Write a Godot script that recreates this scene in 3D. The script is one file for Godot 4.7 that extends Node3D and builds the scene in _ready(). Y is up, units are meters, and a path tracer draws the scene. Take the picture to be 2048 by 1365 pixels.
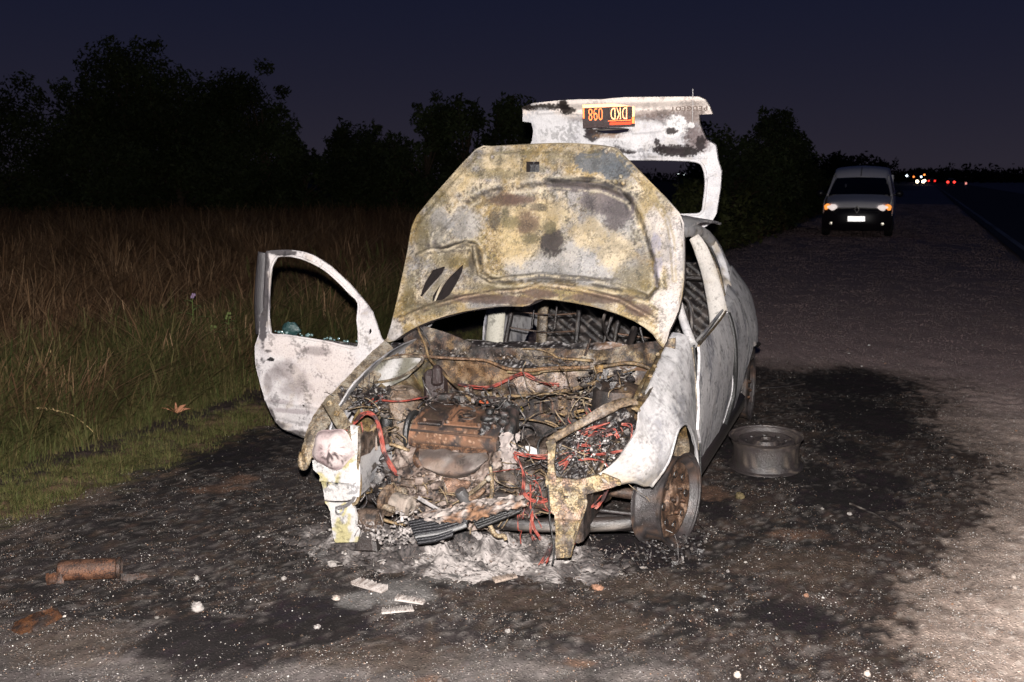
extends Node3D
# A burnt-out hatchback on a gravel shoulder at dusk, lit by the photographer's flash.

class MB:
	# collects smooth patches, flat faces and tubes, and commits them as one mesh
	var v := PackedVector3Array()
	var ix := PackedInt32Array()

	func grid(p: PackedVector3Array, nu: int, nv: int) -> void:
		var b := v.size()
		v.append_array(p)
		for j in nv - 1:
			for i in nu - 1:
				var a := b + j * nu + i
				ix.append_array(PackedInt32Array([a, a + 1, a + nu, a + 1, a + nu + 1, a + nu]))

	func face(p: Array) -> void:
		var b := v.size()
		for q in p:
			v.append(q)
		for i in range(1, p.size() - 1):
			ix.append_array(PackedInt32Array([b, b + i, b + i + 1]))

	func face_out(c: Vector3, p: Array) -> void:
		var n: Vector3 = (p[2] - p[0]).cross(p[1] - p[0])
		if n.dot(p[0] - c) < 0.0:
			p.reverse()
		face(p)

	func box(c: Vector3, s: Vector3, r := 0.004, bs := Basis()) -> void:
		var h := s * 0.5
		r = minf(r, minf(h.x, minf(h.y, h.z)) * 0.6)
		var P := {}
		for sx in [-1, 1]:
			for sy in [-1, 1]:
				for sz in [-1, 1]:
					var g := Vector3(sx, sy, sz)
					for a in 3:
						var q := (h - Vector3.ONE * r) * g
						q[a] = h[a] * g[a]
						P[[sx, sy, sz, a]] = c + bs * q
		for a in 3:
			var b := (a + 1) % 3
			var d := (a + 2) % 3
			for s0 in [-1, 1]:
				var k := []
				for m in [[-1, -1], [1, -1], [1, 1], [-1, 1]]:
					var g := [0, 0, 0]
					g[a] = s0; g[b] = m[0]; g[d] = m[1]
					k.append(P[[g[0], g[1], g[2], a]])
				face_out(c, k)
			for s0 in [-1, 1]:
				for s1 in [-1, 1]:
					var k2 := []
					for m in [[-1, b], [1, b], [1, d], [-1, d]]:
						var g := [0, 0, 0]
						g[a] = m[0]; g[b] = s0; g[d] = s1
						k2.append(P[[g[0], g[1], g[2], m[1]]])
					face_out(c, k2)
		for sx in [-1, 1]:
			for sy in [-1, 1]:
				for sz in [-1, 1]:
					face_out(c, [P[[sx, sy, sz, 0]], P[[sx, sy, sz, 1]], P[[sx, sy, sz, 2]]])

	static func path(p: Array, sub: int) -> PackedVector3Array:
		var o := PackedVector3Array()
		var n := p.size()
		for i in n - 1:
			var a: Vector3 = p[maxi(i - 1, 0)]
			var b: Vector3 = p[i]
			var c: Vector3 = p[i + 1]
			var d: Vector3 = p[mini(i + 2, n - 1)]
			for k in sub:
				o.append(b.cubic_interpolate(c, a, d, float(k) / sub))
		o.append(p[n - 1])
		return o

	func tube(p: Array, r, sides := 6, sub := 4, asp := 1.0, ref := Vector3.ZERO) -> void:
		var q := path(p, sub) if sub > 1 else PackedVector3Array(p)
		var n := q.size()
		var pts := PackedVector3Array()
		var up := ref if ref != Vector3.ZERO else Vector3(0.31, 0.9, 0.27)
		for i in n:
			var t := (q[mini(i + 1, n - 1)] - q[maxi(i - 1, 0)]).normalized()
			var x := up.cross(t)
			if x.length() < 0.05:
				x = Vector3(0.9, 0.1, -0.3).cross(t)
			x = x.normalized()
			var y := t.cross(x).normalized()
			if ref == Vector3.ZERO:
				up = y
			var f := float(i) / (n - 1)
			var rr: float
			if r is float:
				rr = r
			else:
				var g: float = f * (r.size() - 1)
				var k := mini(int(g), r.size() - 2)
				rr = lerpf(r[k], r[k + 1], g - k)
			for s in sides + 1:
				var an := TAU * s / sides
				pts.append(q[i] + x * cos(an) * rr + y * sin(an) * rr * asp)
		grid(pts, sides + 1, n)
		for e in [0, n - 1]:
			var k := []
			for s in sides:
				k.append(pts[e * (sides + 1) + s])
			if e == 0:
				k.reverse()
			face(k)

	func lathe(prof: Array, tr: Transform3D, sides := 24, sweep := TAU, start := 0.0) -> void:
		# prof: Vector2(radius, height along y)
		# a corner sharper than about 40 degrees stays an edge
		var pts := PackedVector3Array()
		var rows := 0
		for k in prof.size():
			var q: Vector2 = prof[k]
			for s in sides + 1:
				var an := start + sweep * s / sides
				pts.append(tr * Vector3(q.x * cos(an), q.y, q.x * sin(an)))
			rows += 1
			var sharp := false
			if k > 0 and k < prof.size() - 1:
				sharp = absf((q - prof[k - 1]).angle_to(prof[k + 1] - q)) > 0.7
			if sharp or k == prof.size() - 1:
				grid(pts, sides + 1, rows)
				pts = pts.slice(pts.size() - sides - 1)
				rows = 1

	func blob(c: Vector3, s: Vector3, nz: FastNoiseLite, amp := 0.35, nu := 12, nv := 8, bs := Basis()) -> void:
		var pts := PackedVector3Array()
		for j in nv + 1:
			var la := PI * j / nv - PI / 2
			for i in nu + 1:
				var lo := TAU * (i % nu) / nu
				var d := Vector3(cos(la) * cos(lo), sin(la), cos(la) * sin(lo))
				var k := 1.0 + amp * nz.get_noise_3dv(d * 0.9 + c * 31.0)
				pts.append(c + bs * (d * s * k))
		grid(pts, nu + 1, nv + 1)

	func net(rows: Array, su: int, sv: int, thick := Vector3.ZERO) -> void:
		var wide := []
		for r in rows:
			wide.append(path(r, su))
		var nu: int = wide[0].size()
		var cols := []
		for i in nu:
			var c := []
			for r in wide:
				c.append(r[i])
			cols.append(path(c, sv))
		var nv: int = cols[0].size()
		var pts := PackedVector3Array()
		for j in nv:
			for i in nu:
				pts.append(cols[i][j])
		grid(pts, nu, nv)
		if thick != Vector3.ZERO:
			var back := PackedVector3Array()
			for q in pts:
				back.append(q + thick)
			grid(back, nu, nv)
			for i in nu - 1:
				for j in [0, nv - 1]:
					var a: int = j * nu + i
					face([pts[a], pts[a + 1], back[a + 1], back[a]])
			for j in nv - 1:
				for i in [0, nu - 1]:
					var a: int = j * nu + i
					face([pts[a], pts[a + nu], back[a + nu], back[a]])

	func sheet(map: Callable, poly: PackedVector2Array, holes: Array, cell: float, back: Vector3) -> void:
		# a sheet cut to an outline with holes; map(u, v) gives the point, back the way to its far side
		var lo := poly[0]
		var hi := poly[0]
		for q in poly:
			lo = lo.min(q); hi = hi.max(q)
		var nx := int(ceil((hi.x - lo.x) / cell)) + 1
		var ny := int(ceil((hi.y - lo.y) / cell)) + 1
		lo -= Vector2(cell, cell) * 0.5
		var ok := PackedByteArray()
		ok.resize(nx * ny)
		for j in ny:
			for i in nx:
				var c := lo + Vector2(i + 0.5, j + 0.5) * cell
				var t := Geometry2D.is_point_in_polygon(c, poly)
				if t:
					for h in holes:
						if Geometry2D.is_point_in_polygon(c, h):
							t = false
							break
				ok[j * nx + i] = 1 if t else 0
		var edges := []
		for p in [poly] + holes:
			for k in p.size():
				edges.append([p[k], p[(k + 1) % p.size()]])
		var id := PackedInt32Array()
		id.resize((nx + 1) * (ny + 1))
		id.fill(-1)
		var base := v.size()
		for j in ny + 1:
			for i in nx + 1:
				var n := 0
				for d in [[0, 0], [-1, 0], [0, -1], [-1, -1]]:
					var a: int = i + d[0]
					var b: int = j + d[1]
					if a >= 0 and b >= 0 and a < nx and b < ny and ok[b * nx + a]:
						n += 1
				if n == 0:
					continue
				var q := lo + Vector2(i, j) * cell
				if n < 4:
					var best := q
					var bd := cell * 1.1
					for e in edges:
						var m := Geometry2D.get_closest_point_to_segment(q, e[0], e[1])
						var dd := m.distance_to(q)
						if dd < bd:
							bd = dd; best = m
					q = best
				id[j * (nx + 1) + i] = v.size()
				v.append(map.call(q.x, q.y))
		var cnt := v.size() - base
		if back != Vector3.ZERO:
			for k in cnt:
				v.append(v[base + k] + back)
		for j in ny:
			for i in nx:
				if not ok[j * nx + i]:
					continue
				var a := id[j * (nx + 1) + i]
				var b := id[j * (nx + 1) + i + 1]
				var c := id[(j + 1) * (nx + 1) + i + 1]
				var d := id[(j + 1) * (nx + 1) + i]
				ix.append_array(PackedInt32Array([a, c, b, a, d, c]))
				if back == Vector3.ZERO:
					continue
				ix.append_array(PackedInt32Array([a + cnt, b + cnt, c + cnt, a + cnt, c + cnt, d + cnt]))
				for e in [[-1, 0, a, d], [1, 0, c, b], [0, -1, b, a], [0, 1, d, c]]:
					var x: int = i + e[0]
					var y: int = j + e[1]
					if x < 0 or y < 0 or x >= nx or y >= ny or not ok[y * nx + x]:
						face([v[e[2]], v[e[3]], v[e[3] + cnt], v[e[2] + cnt]])

	func normals() -> PackedVector3Array:
		var n := PackedVector3Array()
		n.resize(v.size())
		for k in range(0, ix.size(), 3):
			var a := ix[k]
			var b := ix[k + 1]
			var c := ix[k + 2]
			var m := (v[c] - v[a]).cross(v[b] - v[a])
			n[a] += m; n[b] += m; n[c] += m
		for k in n.size():
			n[k] = n[k].normalized() if n[k].length_squared() > 1e-20 else Vector3.UP
		return n

	func dent(nz: FastNoiseLite, amp: float, k := 1.0) -> MB:
		for i in v.size():
			var p := v[i] * k
			v[i] += Vector3(nz.get_noise_3dv(p), nz.get_noise_3d(p.y + 7.0, p.z, p.x), nz.get_noise_3d(p.z, p.x - 5.0, p.y)) * amp
		return self

	func mesh(col = null, uv = null) -> ArrayMesh:
		var ar := []
		ar.resize(Mesh.ARRAY_MAX)
		ar[Mesh.ARRAY_VERTEX] = v
		ar[Mesh.ARRAY_NORMAL] = normals()
		ar[Mesh.ARRAY_INDEX] = ix
		if col is Color:
			var cs := PackedColorArray()
			cs.resize(v.size())
			cs.fill(col)
			ar[Mesh.ARRAY_COLOR] = cs
		elif col is PackedColorArray:
			ar[Mesh.ARRAY_COLOR] = col
		elif col is Callable:
			var cs := PackedColorArray()
			cs.resize(v.size())
			for i in v.size():
				cs[i] = col.call(v[i])
			ar[Mesh.ARRAY_COLOR] = cs
		if uv != null:
			ar[Mesh.ARRAY_TEX_UV] = uv
		var m := ArrayMesh.new()
		m.add_surface_from_arrays(Mesh.PRIMITIVE_TRIANGLES, ar)
		return m


var rng := RandomNumberGenerator.new()
var na: FastNoiseLite   # broad
var nb: FastNoiseLite   # middle
var nc: FastNoiseLite   # fine
var nw: FastNoiseLite   # streaks
var M := {}
var car: Node3D

func V(x: float, y: float, z: float) -> Vector3:
	return Vector3(x, y, z)

func Q(a: Array) -> PackedVector2Array:
	var o := PackedVector2Array()
	for i in range(0, a.size(), 2):
		o.append(Vector2(a[i], a[i + 1]))
	return o

func noise(s: int, f: float, oct := 4) -> FastNoiseLite:
	var n := FastNoiseLite.new()
	n.noise_type = FastNoiseLite.TYPE_SIMPLEX_SMOOTH
	n.seed = s
	n.frequency = f
	n.fractal_octaves = oct
	return n

func C(r: float, g: float, b: float) -> Color:
	return Color(r, g, b)

func obj(called: String, mb: MB, m: Material, parent: Node, col = null) -> MeshInstance3D:
	var o := MeshInstance3D.new()
	o.name = called
	o.mesh = mb.mesh(col)
	o.material_override = m
	parent.add_child(o, true)
	return o

func tag(o: Node, label: String, category: String, group := "", kind := "") -> void:
	if label: o.set_meta("label", label)
	if category: o.set_meta("category", category)
	if group: o.set_meta("group", group)
	if kind: o.set_meta("kind", kind)

func thing(called: String, label: String, category: String, at := Vector3.ZERO, turn := 0.0, group := "") -> Node3D:
	var o := Node3D.new()
	o.name = called
	add_child(o, true)
	o.position = at
	o.rotation.y = turn
	tag(o, label, category, group)
	return o

func sstep(a: float, b: float, x: float) -> float:
	return smoothstep(a, b, x)

func bytes_of(n: FastNoiseLite, size: int) -> PackedByteArray:
	var im := n.get_seamless_image(size, size)
	im.convert(Image.FORMAT_L8)
	return im.get_data()

func tex(data: PackedByteArray, size: int, fmt := Image.FORMAT_L8) -> ImageTexture:
	return ImageTexture.create_from_image(Image.create_from_data(size, size, false, fmt, data))

func bump(data: PackedByteArray, size: int, strength: float) -> ImageTexture:
	var im := Image.create_from_data(size, size, false, Image.FORMAT_L8, data)
	im.convert(Image.FORMAT_RGBA8)
	im.bump_map_to_normal_map(strength)
	return ImageTexture.create_from_image(im)

func mat(rough: float, spec := 0.5, metal := 0.0) -> StandardMaterial3D:
	var m := StandardMaterial3D.new()
	m.vertex_color_use_as_albedo = true
	m.roughness = rough
	m.metallic = metal
	m.metallic_specular = spec
	return m

func triplanar(m: StandardMaterial3D, t: Texture2D, n: Texture2D, scale: float, world := false, nscale := 1.0) -> void:
	m.uv1_triplanar = true
	m.uv1_world_triplanar = world
	m.uv1_scale = Vector3.ONE * scale
	m.albedo_texture = t
	if n:
		m.normal_enabled = true
		m.normal_texture = n
		m.normal_scale = nscale

func overlay(m: StandardMaterial3D, t: Texture2D, scale: float) -> void:
	m.detail_enabled = true
	m.detail_albedo = t
	m.detail_blend_mode = BaseMaterial3D.BLEND_MODE_MUL
	m.detail_uv_layer = BaseMaterial3D.DETAIL_UV_2
	m.uv2_triplanar = true
	m.uv2_scale = Vector3.ONE * scale

func flat_mat(c: Color, rough: float, metal := 0.0, spec := 0.5) -> StandardMaterial3D:
	var m := StandardMaterial3D.new()
	m.albedo_color = c.linear_to_srgb()
	m.roughness = rough
	m.metallic = metal
	m.metallic_specular = spec
	return m

func glow(c: Color, e: float) -> StandardMaterial3D:
	var m := flat_mat(c * 0.5, 0.5)
	m.emission_enabled = true
	m.emission = c.linear_to_srgb()
	m.emission_energy_multiplier = e
	return m

func make_materials() -> void:
	var sz := 512
	var f1 := bytes_of(noise(11, 0.05, 5), sz)
	var f2 := bytes_of(noise(12, 0.16, 3), sz)
	var cn := noise(13, 0.05, 1)
	cn.noise_type = FastNoiseLite.TYPE_CELLULAR
	cn.cellular_return_type = FastNoiseLite.RETURN_DISTANCE
	var f3 := bytes_of(cn, sz)
	var al := PackedByteArray()
	al.resize(sz * sz)
	var hb := PackedByteArray()
	hb.resize(sz * sz)
	var sl := PackedByteArray()
	sl.resize(sz * sz)
	for i in sz * sz:
		var a := f1[i] / 255.0
		var b := f2[i] / 255.0
		var c := f3[i] / 255.0
		var x := 0.62 + 0.28 * a + 0.22 * (b - 0.5)
		x *= lerpf(0.55, 1.0, sstep(0.02, 0.16, c + 0.9 * (a - 0.42)))
		x *= lerpf(0.7, 1.0, sstep(0.2, 0.34, b))
		al[i] = int(pow(clampf(x + 0.06, 0.0, 1.0), 0.4545) * 255)
		sl[i] = int(pow(clampf(0.74 + 0.22 * a + 0.10 * (b - 0.5), 0.0, 1.0) * lerpf(0.72, 1.0, sstep(0.02, 0.12, c + 0.9 * (a - 0.36))), 0.4545) * 255)
		hb[i] = int(clampf(0.5 * a + 0.35 * b + 0.2 * sstep(0.0, 0.3, c), 0.0, 1.0) * 255)
	var grain := tex(al, sz)
	var gn := bump(hb, sz, 5.0)
	# soot that has crept over everything: dark veins and patches, rust round them
	var ds := 1024
	var w1 := noise(14, 0.008, 5)
	w1.domain_warp_enabled = true
	w1.domain_warp_amplitude = 40.0
	w1.domain_warp_frequency = 0.012
	var d1 := bytes_of(w1, ds)
	var d2 := bytes_of(noise(15, 0.05, 5), ds)
	var w3 := noise(16, 0.014, 4)
	w3.fractal_type = FastNoiseLite.FRACTAL_RIDGED
	w3.domain_warp_enabled = true
	w3.domain_warp_amplitude = 30.0
	var d3 := bytes_of(w3, ds)
	var heavy := PackedByteArray()
	heavy.resize(ds * ds * 3)
	var slight := PackedByteArray()
	slight.resize(ds * ds * 3)
	var tone := PackedByteArray()
	tone.resize(256)
	for i in 256:
		tone[i] = int(pow(i / 255.0, 0.4545) * 255)
	for i in ds * ds:
		var a := d1[i] / 255.0
		var b := d2[i] / 255.0
		var c := d3[i] / 255.0
		var s := sstep(0.50, 0.60, a * 0.6 + b * 0.45)
		var vein := sstep(0.66, 0.86, c + 0.3 * (b - 0.5)) * 0.75
		var k := maxf(s, vein)
		var rust := sstep(0.40, 0.50, a * 0.6 + b * 0.45) * (1.0 - k)
		var r := 1.0 - 0.80 * k - 0.10 * rust
		var g := 1.0 - 0.83 * k - 0.26 * rust
		var bl := 1.0 - 0.84 * k - 0.42 * rust
		heavy[i * 3] = tone[int(r * 255)]; heavy[i * 3 + 1] = tone[int(g * 255)]; heavy[i * 3 + 2] = tone[int(bl * 255)]
		var k2 := sstep(0.63, 0.76, a * 0.66 + b * 0.40) * 0.6 + vein * 0.14
		var r2 := 1.0 - 0.80 * k2
		slight[i * 3] = tone[int(r2 * 255)]; slight[i * 3 + 1] = tone[int((r2 * 0.985) * 255)]; slight[i * 3 + 2] = tone[int((r2 * 0.985) * 255)]
	var soot_heavy := tex(heavy, ds, Image.FORMAT_RGB8)
	var soot_slight := tex(slight, ds, Image.FORMAT_RGB8)
	M.ash = mat(0.82, 0.35)
	triplanar(M.ash, tex(sl, sz), gn, 3.1, false, 0.7)
	M.burnt = mat(0.62, 0.5)
	triplanar(M.burnt, grain, gn, 4.3, false, 1.2)
	M.char = mat(0.42, 0.6)
	triplanar(M.char, grain, gn, 5.1, false, 1.6)
	overlay(M.ash, soot_slight, 0.85)
	overlay(M.burnt, soot_heavy, 1.9)
	M.panel = mat(0.68, 0.45)
	triplanar(M.panel, M.ash.albedo_texture, gn, 3.7, false, 0.9)
	overlay(M.panel, soot_slight, 1.4)
	M.ash_bright = M.ash.duplicate()  # brighter copy of the ash, offsetting the weaker flash at the tailgate
	overlay(M.ash_bright, soot_slight, 0.6)
	M.wire = mat(0.6, 0.4)
	triplanar(M.wire, grain, gn, 9.0, false, 0.8)
	M.paint = mat(0.35, 0.5)
	M.leaf = mat(0.7, 0.3)
	M.leaf.backlight_enabled = true
	M.leaf.backlight = Color(0.25, 0.3, 0.12)
	M.bark = mat(0.9, 0.2)
	M.grass = mat(0.8, 0.25)
	M.stone = mat(0.75, 0.4)
	M.chip = mat(0.15, 0.8)
	# gravel: cells for the little stones, a coarse noise so that the tile does not show
	var gs := 1024
	var gc := noise(21, 0.13, 1)
	gc.noise_type = FastNoiseLite.TYPE_CELLULAR
	gc.cellular_return_type = FastNoiseLite.RETURN_CELL_VALUE
	var cv := bytes_of(gc, gs)
	gc.cellular_return_type = FastNoiseLite.RETURN_DISTANCE
	var cd := bytes_of(gc, gs)
	var g1 := bytes_of(noise(22, 0.02, 5), gs)
	var g2 := bytes_of(noise(23, 0.3, 2), gs)
	var ga := PackedByteArray()
	ga.resize(gs * gs)
	var gh := PackedByteArray()
	gh.resize(gs * gs)
	for i in gs * gs:
		var val := cv[i] / 255.0
		var d := cd[i] / 255.0
		var bro := g1[i] / 255.0
		var fi := g2[i] / 255.0
		var stone := sstep(0.5, 0.2, d) * sstep(0.55, 0.62, val)
		var x := 0.40 + 0.3 * bro + 0.24 * (fi - 0.5)
		x = lerpf(x, 0.4 + 0.6 * sstep(0.66, 0.95, val), stone)
		ga[i] = int(pow(clampf(x, 0.0, 1.0), 0.4545) * 255)
		gh[i] = int(clampf(0.35 * bro + 0.25 * fi + 0.4 * stone, 0.0, 1.0) * 255)
	M.ground = mat(0.85, 0.35)
	triplanar(M.ground, tex(ga, gs), bump(gh, gs, 6.0), 0.83, true, 1.0)
	for k in ["ash", "burnt", "panel", "char", "wire", "stone"]:
		M[k].albedo_color = C(.78, .78, .78).linear_to_srgb()

# ---- colours of burnt things: linear, by place on the thing -------------------------------------------------------------
func mixc(a: Color, b: Color, t: float) -> Color:
	return a.lerp(b, clampf(t, 0.0, 1.0))

func white_ash(p: Vector3) -> Color:
	var s := nw.get_noise_3d(p.x * 1.2, p.y * 0.55, p.z * 1.2)
	var a := na.get_noise_3dv(p * 1.4)
	var b := nb.get_noise_3dv(p)
	var f := nc.get_noise_3dv(p)
	var c := mixc(C(.68, .68, .69), C(.28, .29, .33), sstep(-0.02, 0.42, s + 0.4 * b))
	c = mixc(c, C(.80, .79, .77), sstep(0.05, 0.35, a))
	c = mixc(c, C(.50, .42, .29), sstep(0.22, 0.45, b - 0.3 * a) * 0.55)
	c = mixc(c, C(.10, .09, .09), sstep(0.30, 0.42, f * 0.8 + b * 0.5 - 0.1) * 0.75)
	return c

func ochre(p: Vector3) -> Color:
	var a := na.get_noise_3dv(p * 1.7)
	var b := nb.get_noise_3dv(p)
	var b2 := nb.get_noise_3d(p.z + 3.0, p.x + 9.0, p.y)
	var f := nc.get_noise_3dv(p)
	var c := mixc(C(.30, .22, .095), C(.29, .28, .27), sstep(-0.15, 0.3, a + 0.5 * b))
	c = mixc(c, C(.56, .48, .34), sstep(0.08, 0.38, b2) * 0.75)
	c = mixc(c, C(.18, .15, .06), sstep(0.12, 0.4, b - 0.4 * b2 + .3 * f) * 0.55)
	# tide lines where the heat stopped
	var t := nw.get_noise_3d(p.x * .9 + 4.0, p.y * .9, p.z * .9)
	c = mixc(c, C(.13, .085, .045), exp(-pow((t + .02 * f) / .030, 2.0)) * .75)
	c = mixc(c, C(.52, .44, .29), exp(-pow((t - .07) / .035, 2.0)) * .5)
	var t2 := nw.get_noise_3d(p.z * 2.0, p.x * 2.0 - 6.0, p.y * 2.0)
	c = mixc(c, C(.09, .075, .05), exp(-pow((t2 + .03 * f) / .028, 2.0)) * .5)
	c = mixc(c, C(.05, .04, .035), sstep(0.30, 0.40, f + 0.4 * b) * 0.7)
	c = mixc(c, C(.62, .58, .48), sstep(0.32, 0.42, -f) * 0.4)
	return c

func rusty(p: Vector3) -> Color:
	var a := na.get_noise_3dv(p * 3.0)
	var b := nb.get_noise_3dv(p)
	var f := nc.get_noise_3dv(p)
	var c := mixc(C(.17, .09, .05), C(.10, .07, .055), sstep(-0.2, 0.3, a + b * .5))
	c = mixc(c, C(.025, .02, .02), sstep(0.0, 0.3, b + 0.3 * f))
	c = mixc(c, C(.38, .24, .16), sstep(0.25, 0.4, f))
	return c

func casting(p: Vector3) -> Color:
	var a := na.get_noise_3dv(p * 4.0)
	var b := nb.get_noise_3dv(p * 1.5)
	var f := nc.get_noise_3dv(p)
	var c := mixc(C(.29, .225, .19), C(.15, .11, .09), sstep(-0.2, 0.3, a))
	c = mixc(c, C(.46, .39, .34), sstep(0.08, 0.35, b) * 0.8)
	c = mixc(c, C(.025, .02, .02), sstep(0.05, 0.24, f * 0.7 - b * 0.6 - 0.05))
	return c

func soot(p: Vector3) -> Color:
	var b := nb.get_noise_3dv(p)
	var f := nc.get_noise_3dv(p)
	var c := mixc(C(.016, .014, .015), C(.05, .038, .033), sstep(-0.05, 0.3, b + .5 * f))
	return mixc(c, C(.34, .30, .27), sstep(0.32, 0.42, f + 0.2 * b) * 0.8)

func brown_bulk(p: Vector3) -> Color:
	var a := na.get_noise_3dv(p * 3.0)
	var b := nb.get_noise_3dv(p)
	var f := nc.get_noise_3dv(p)
	var c := mixc(C(.10, .065, .05), C(.06, .05, .05), sstep(-0.2, 0.2, a))
	c = mixc(c, C(.27, .19, .11), sstep(0.08, 0.4, b))
	c = mixc(c, C(.02, .018, .018), sstep(0.15, 0.35, f - b * .3))
	return c

func tan_rod(p: Vector3) -> Color:
	return mixc(C(.40, .30, .17), C(.13, .09, .05), sstep(-0.1, 0.35, nb.get_noise_3dv(p * 2.0)) )

func red_wire(p: Vector3) -> Color:
	var f := nc.get_noise_3dv(p * 0.6)
	return mixc(mixc(C(.36, .070, .048), C(.46, .19, .15), sstep(0.0, 0.4, f)), C(.05, .025, .025), sstep(0.0, 0.2, nb.get_noise_3dv(p * 1.9)))

func spots_on(c: Color, u: float, v: float, list: Array, wob: float) -> Color:
	for s in list:
		var e: Array = s[0]
		var dx: float = (u - e[0]) / e[2]
		var dy: float = (v - e[1]) / e[3]
		var d := dx * dx + dy * dy
		if d > 3.2:
			continue
		var w: float = sstep(1.0 + s[3], 1.0 - s[3], d + wob * 1.1)
		c = mixc(c, s[1], w * s[2])
	return c

func spread(list: Array, col: Color, strength: float, soft: float) -> Array:
	var o := []
	for e in list:
		o.append([e, col, strength, soft])
	return o

func on(f: Transform3D, relief = null) -> Callable:
	if relief == null:
		return func(u: float, v: float) -> Vector3: return f.origin + f.basis.x * u + f.basis.y * v
	return func(u: float, v: float) -> Vector3: return f.origin + f.basis.x * u + f.basis.y * v + f.basis.z * relief.call(u, v)

func plate(called: String, f: Transform3D, poly: PackedVector2Array, holes: Array, cell: float, thick: float, m: Material, col, parent: Node, relief = null) -> MeshInstance3D:
	var b := MB.new()
	b.sheet(on(f, relief), poly, holes, cell, -f.basis.z * thick)
	return obj(called, b, m, parent, col)

func rod(called: String, p: Array, r, m: Material, col, parent: Node, sides := 6, sub := 4, asp := 1.0, ref := Vector3.ZERO) -> MeshInstance3D:
	var b := MB.new()
	b.tube(p, r, sides, sub, asp, ref)
	return obj(called, b, m, parent, col)

func dist_line(q: Vector2, l: PackedVector2Array) -> float:
	var d := 9.0
	for k in l.size() - 1:
		d = minf(d, Geometry2D.get_closest_point_to_segment(q, l[k], l[k + 1]).distance_to(q))
	return d

func dist_poly(q: Vector2, l: PackedVector2Array) -> float:
	# negative inside
	var d := 99.0
	for k in l.size():
		d = minf(d, Geometry2D.get_closest_point_to_segment(q, l[k], l[(k + 1) % l.size()]).distance_to(q))
	return -d if Geometry2D.is_point_in_polygon(q, l) else d

# ---- the place ----------------------------------------------------------------------------------------------------------
func across(x: float, z: float) -> float:
	return 0.925 * x + 0.381 * z   # metres to the right of the line the vehicles stand on, along the road

func road_at(s: float, t: float, y := 0.0) -> Vector3:
	return Vector3(0.925 * t + 0.381 * s, y, 0.381 * t - 0.925 * s)

func verge(x: float, z: float) -> float:
	# above 0 in the grass
	return -3.95 - across(x, z) + 0.16 * na.get_noise_2d(x * 3.0, z * 3.0) + 0.12 * nb.get_noise_2d(x, z)

func height(x: float, z: float) -> float:
	var d := Vector2(x, z).length()
	var g := verge(x, z)
	var h := 0.010 * nb.get_noise_2d(x, z) + 0.018 * na.get_noise_2d(x * 1.3, z * 1.3)
	if d < 12.0:
		h += 0.004 * nc.get_noise_2d(x, z)
	if g > 0.0:
		h += 0.05 * sstep(0.0, 0.5, g) + 0.15 * sstep(1.5, 9.0, g) * (1.0 + 0.4 * na.get_noise_2d(x * 0.15, z * 0.15))
	var t := across(x, z)
	h -= 0.05 * sstep(1.4, 2.0, t)
	return h

var burn_poly: PackedVector2Array
var ground_spots := []

func ground_color(x: float, z: float) -> Color:
	var a := na.get_noise_2d(x * 1.2, z * 1.2)
	var b := nb.get_noise_2d(x, z)
	var f := nc.get_noise_2d(x, z)
	var c := mixc(C(.90, .73, .62), C(.66, .53, .45), sstep(-0.3, 0.3, a))
	c = mixc(c, C(.30, .22, .18), sstep(0.12, 0.4, b) * 0.6)
	c = mixc(c, C(.95, .84, .75), sstep(0.2, 0.45, f) * 0.5)
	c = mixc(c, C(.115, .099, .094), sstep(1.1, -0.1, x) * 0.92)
	var r := Vector2(x + 0.2, z + 4.3).length()
	c = mixc(c, C(.60, .445, .42), sstep(2.8, 6.0, r))
	if r < 7.0:
		var sd := dist_poly(Vector2(x, z), burn_poly)
		var e := sd + 0.22 * b + 0.25 * a + 0.12 * f
		var dark := mixc(mixc(C(.036, .029, .028), C(.044, .031, .026), sstep(.2, 1.0, x)), C(.019, .015, .015), sstep(-0.1, 0.35, a + 0.5 * b))
		dark = mixc(dark, C(.085, .055, .040), sstep(0.05, 0.4, nb.get_noise_2d(z + 40.0, x)) * 0.7)
		dark = mixc(dark, C(.22, .195, .18), sstep(0.18, 0.40, f) * 0.55)
		c = mixc(c, C(.16, .115, .092), sstep(0.45, 0.1, e) * 0.6)
		c = mixc(c, dark, sstep(0.10, -0.10, e))
		c = spots_on(c, x, z, ground_spots, 0.8 * b + 0.6 * f + 0.4 * a)
	var g := verge(x, z)
	if g > -0.3:
		var soil := mixc(C(.11, .10, .045), C(.16, .10, .06), sstep(-0.2, 0.3, a + b))
		c = mixc(c, soil, sstep(-0.22, 0.05, g + 0.2 * f))
		var rut := absf(g - 0.44 - 0.1 * na.get_noise_2d(x * 2.0, z * 2.0))
		c = mixc(c, C(.050, .034, .028), sstep(0.17, 0.08, rut + .05 * b))
	return c

func steps(fine_lo: float, fine_hi: float, st: float, lo: float, hi: float) -> PackedFloat32Array:
	var o := PackedFloat32Array()
	var q := fine_lo
	var w := st
	var l := []
	while q > lo:
		w *= 1.085
		q -= w
		l.append(q)
	l.reverse()
	for e in l: o.append(e)
	q = fine_lo
	while q < fine_hi:
		o.append(q)
		q += st
	w = st
	while q < hi:
		o.append(q)
		w *= 1.085
		q += w
	o.append(hi)
	return o

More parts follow.
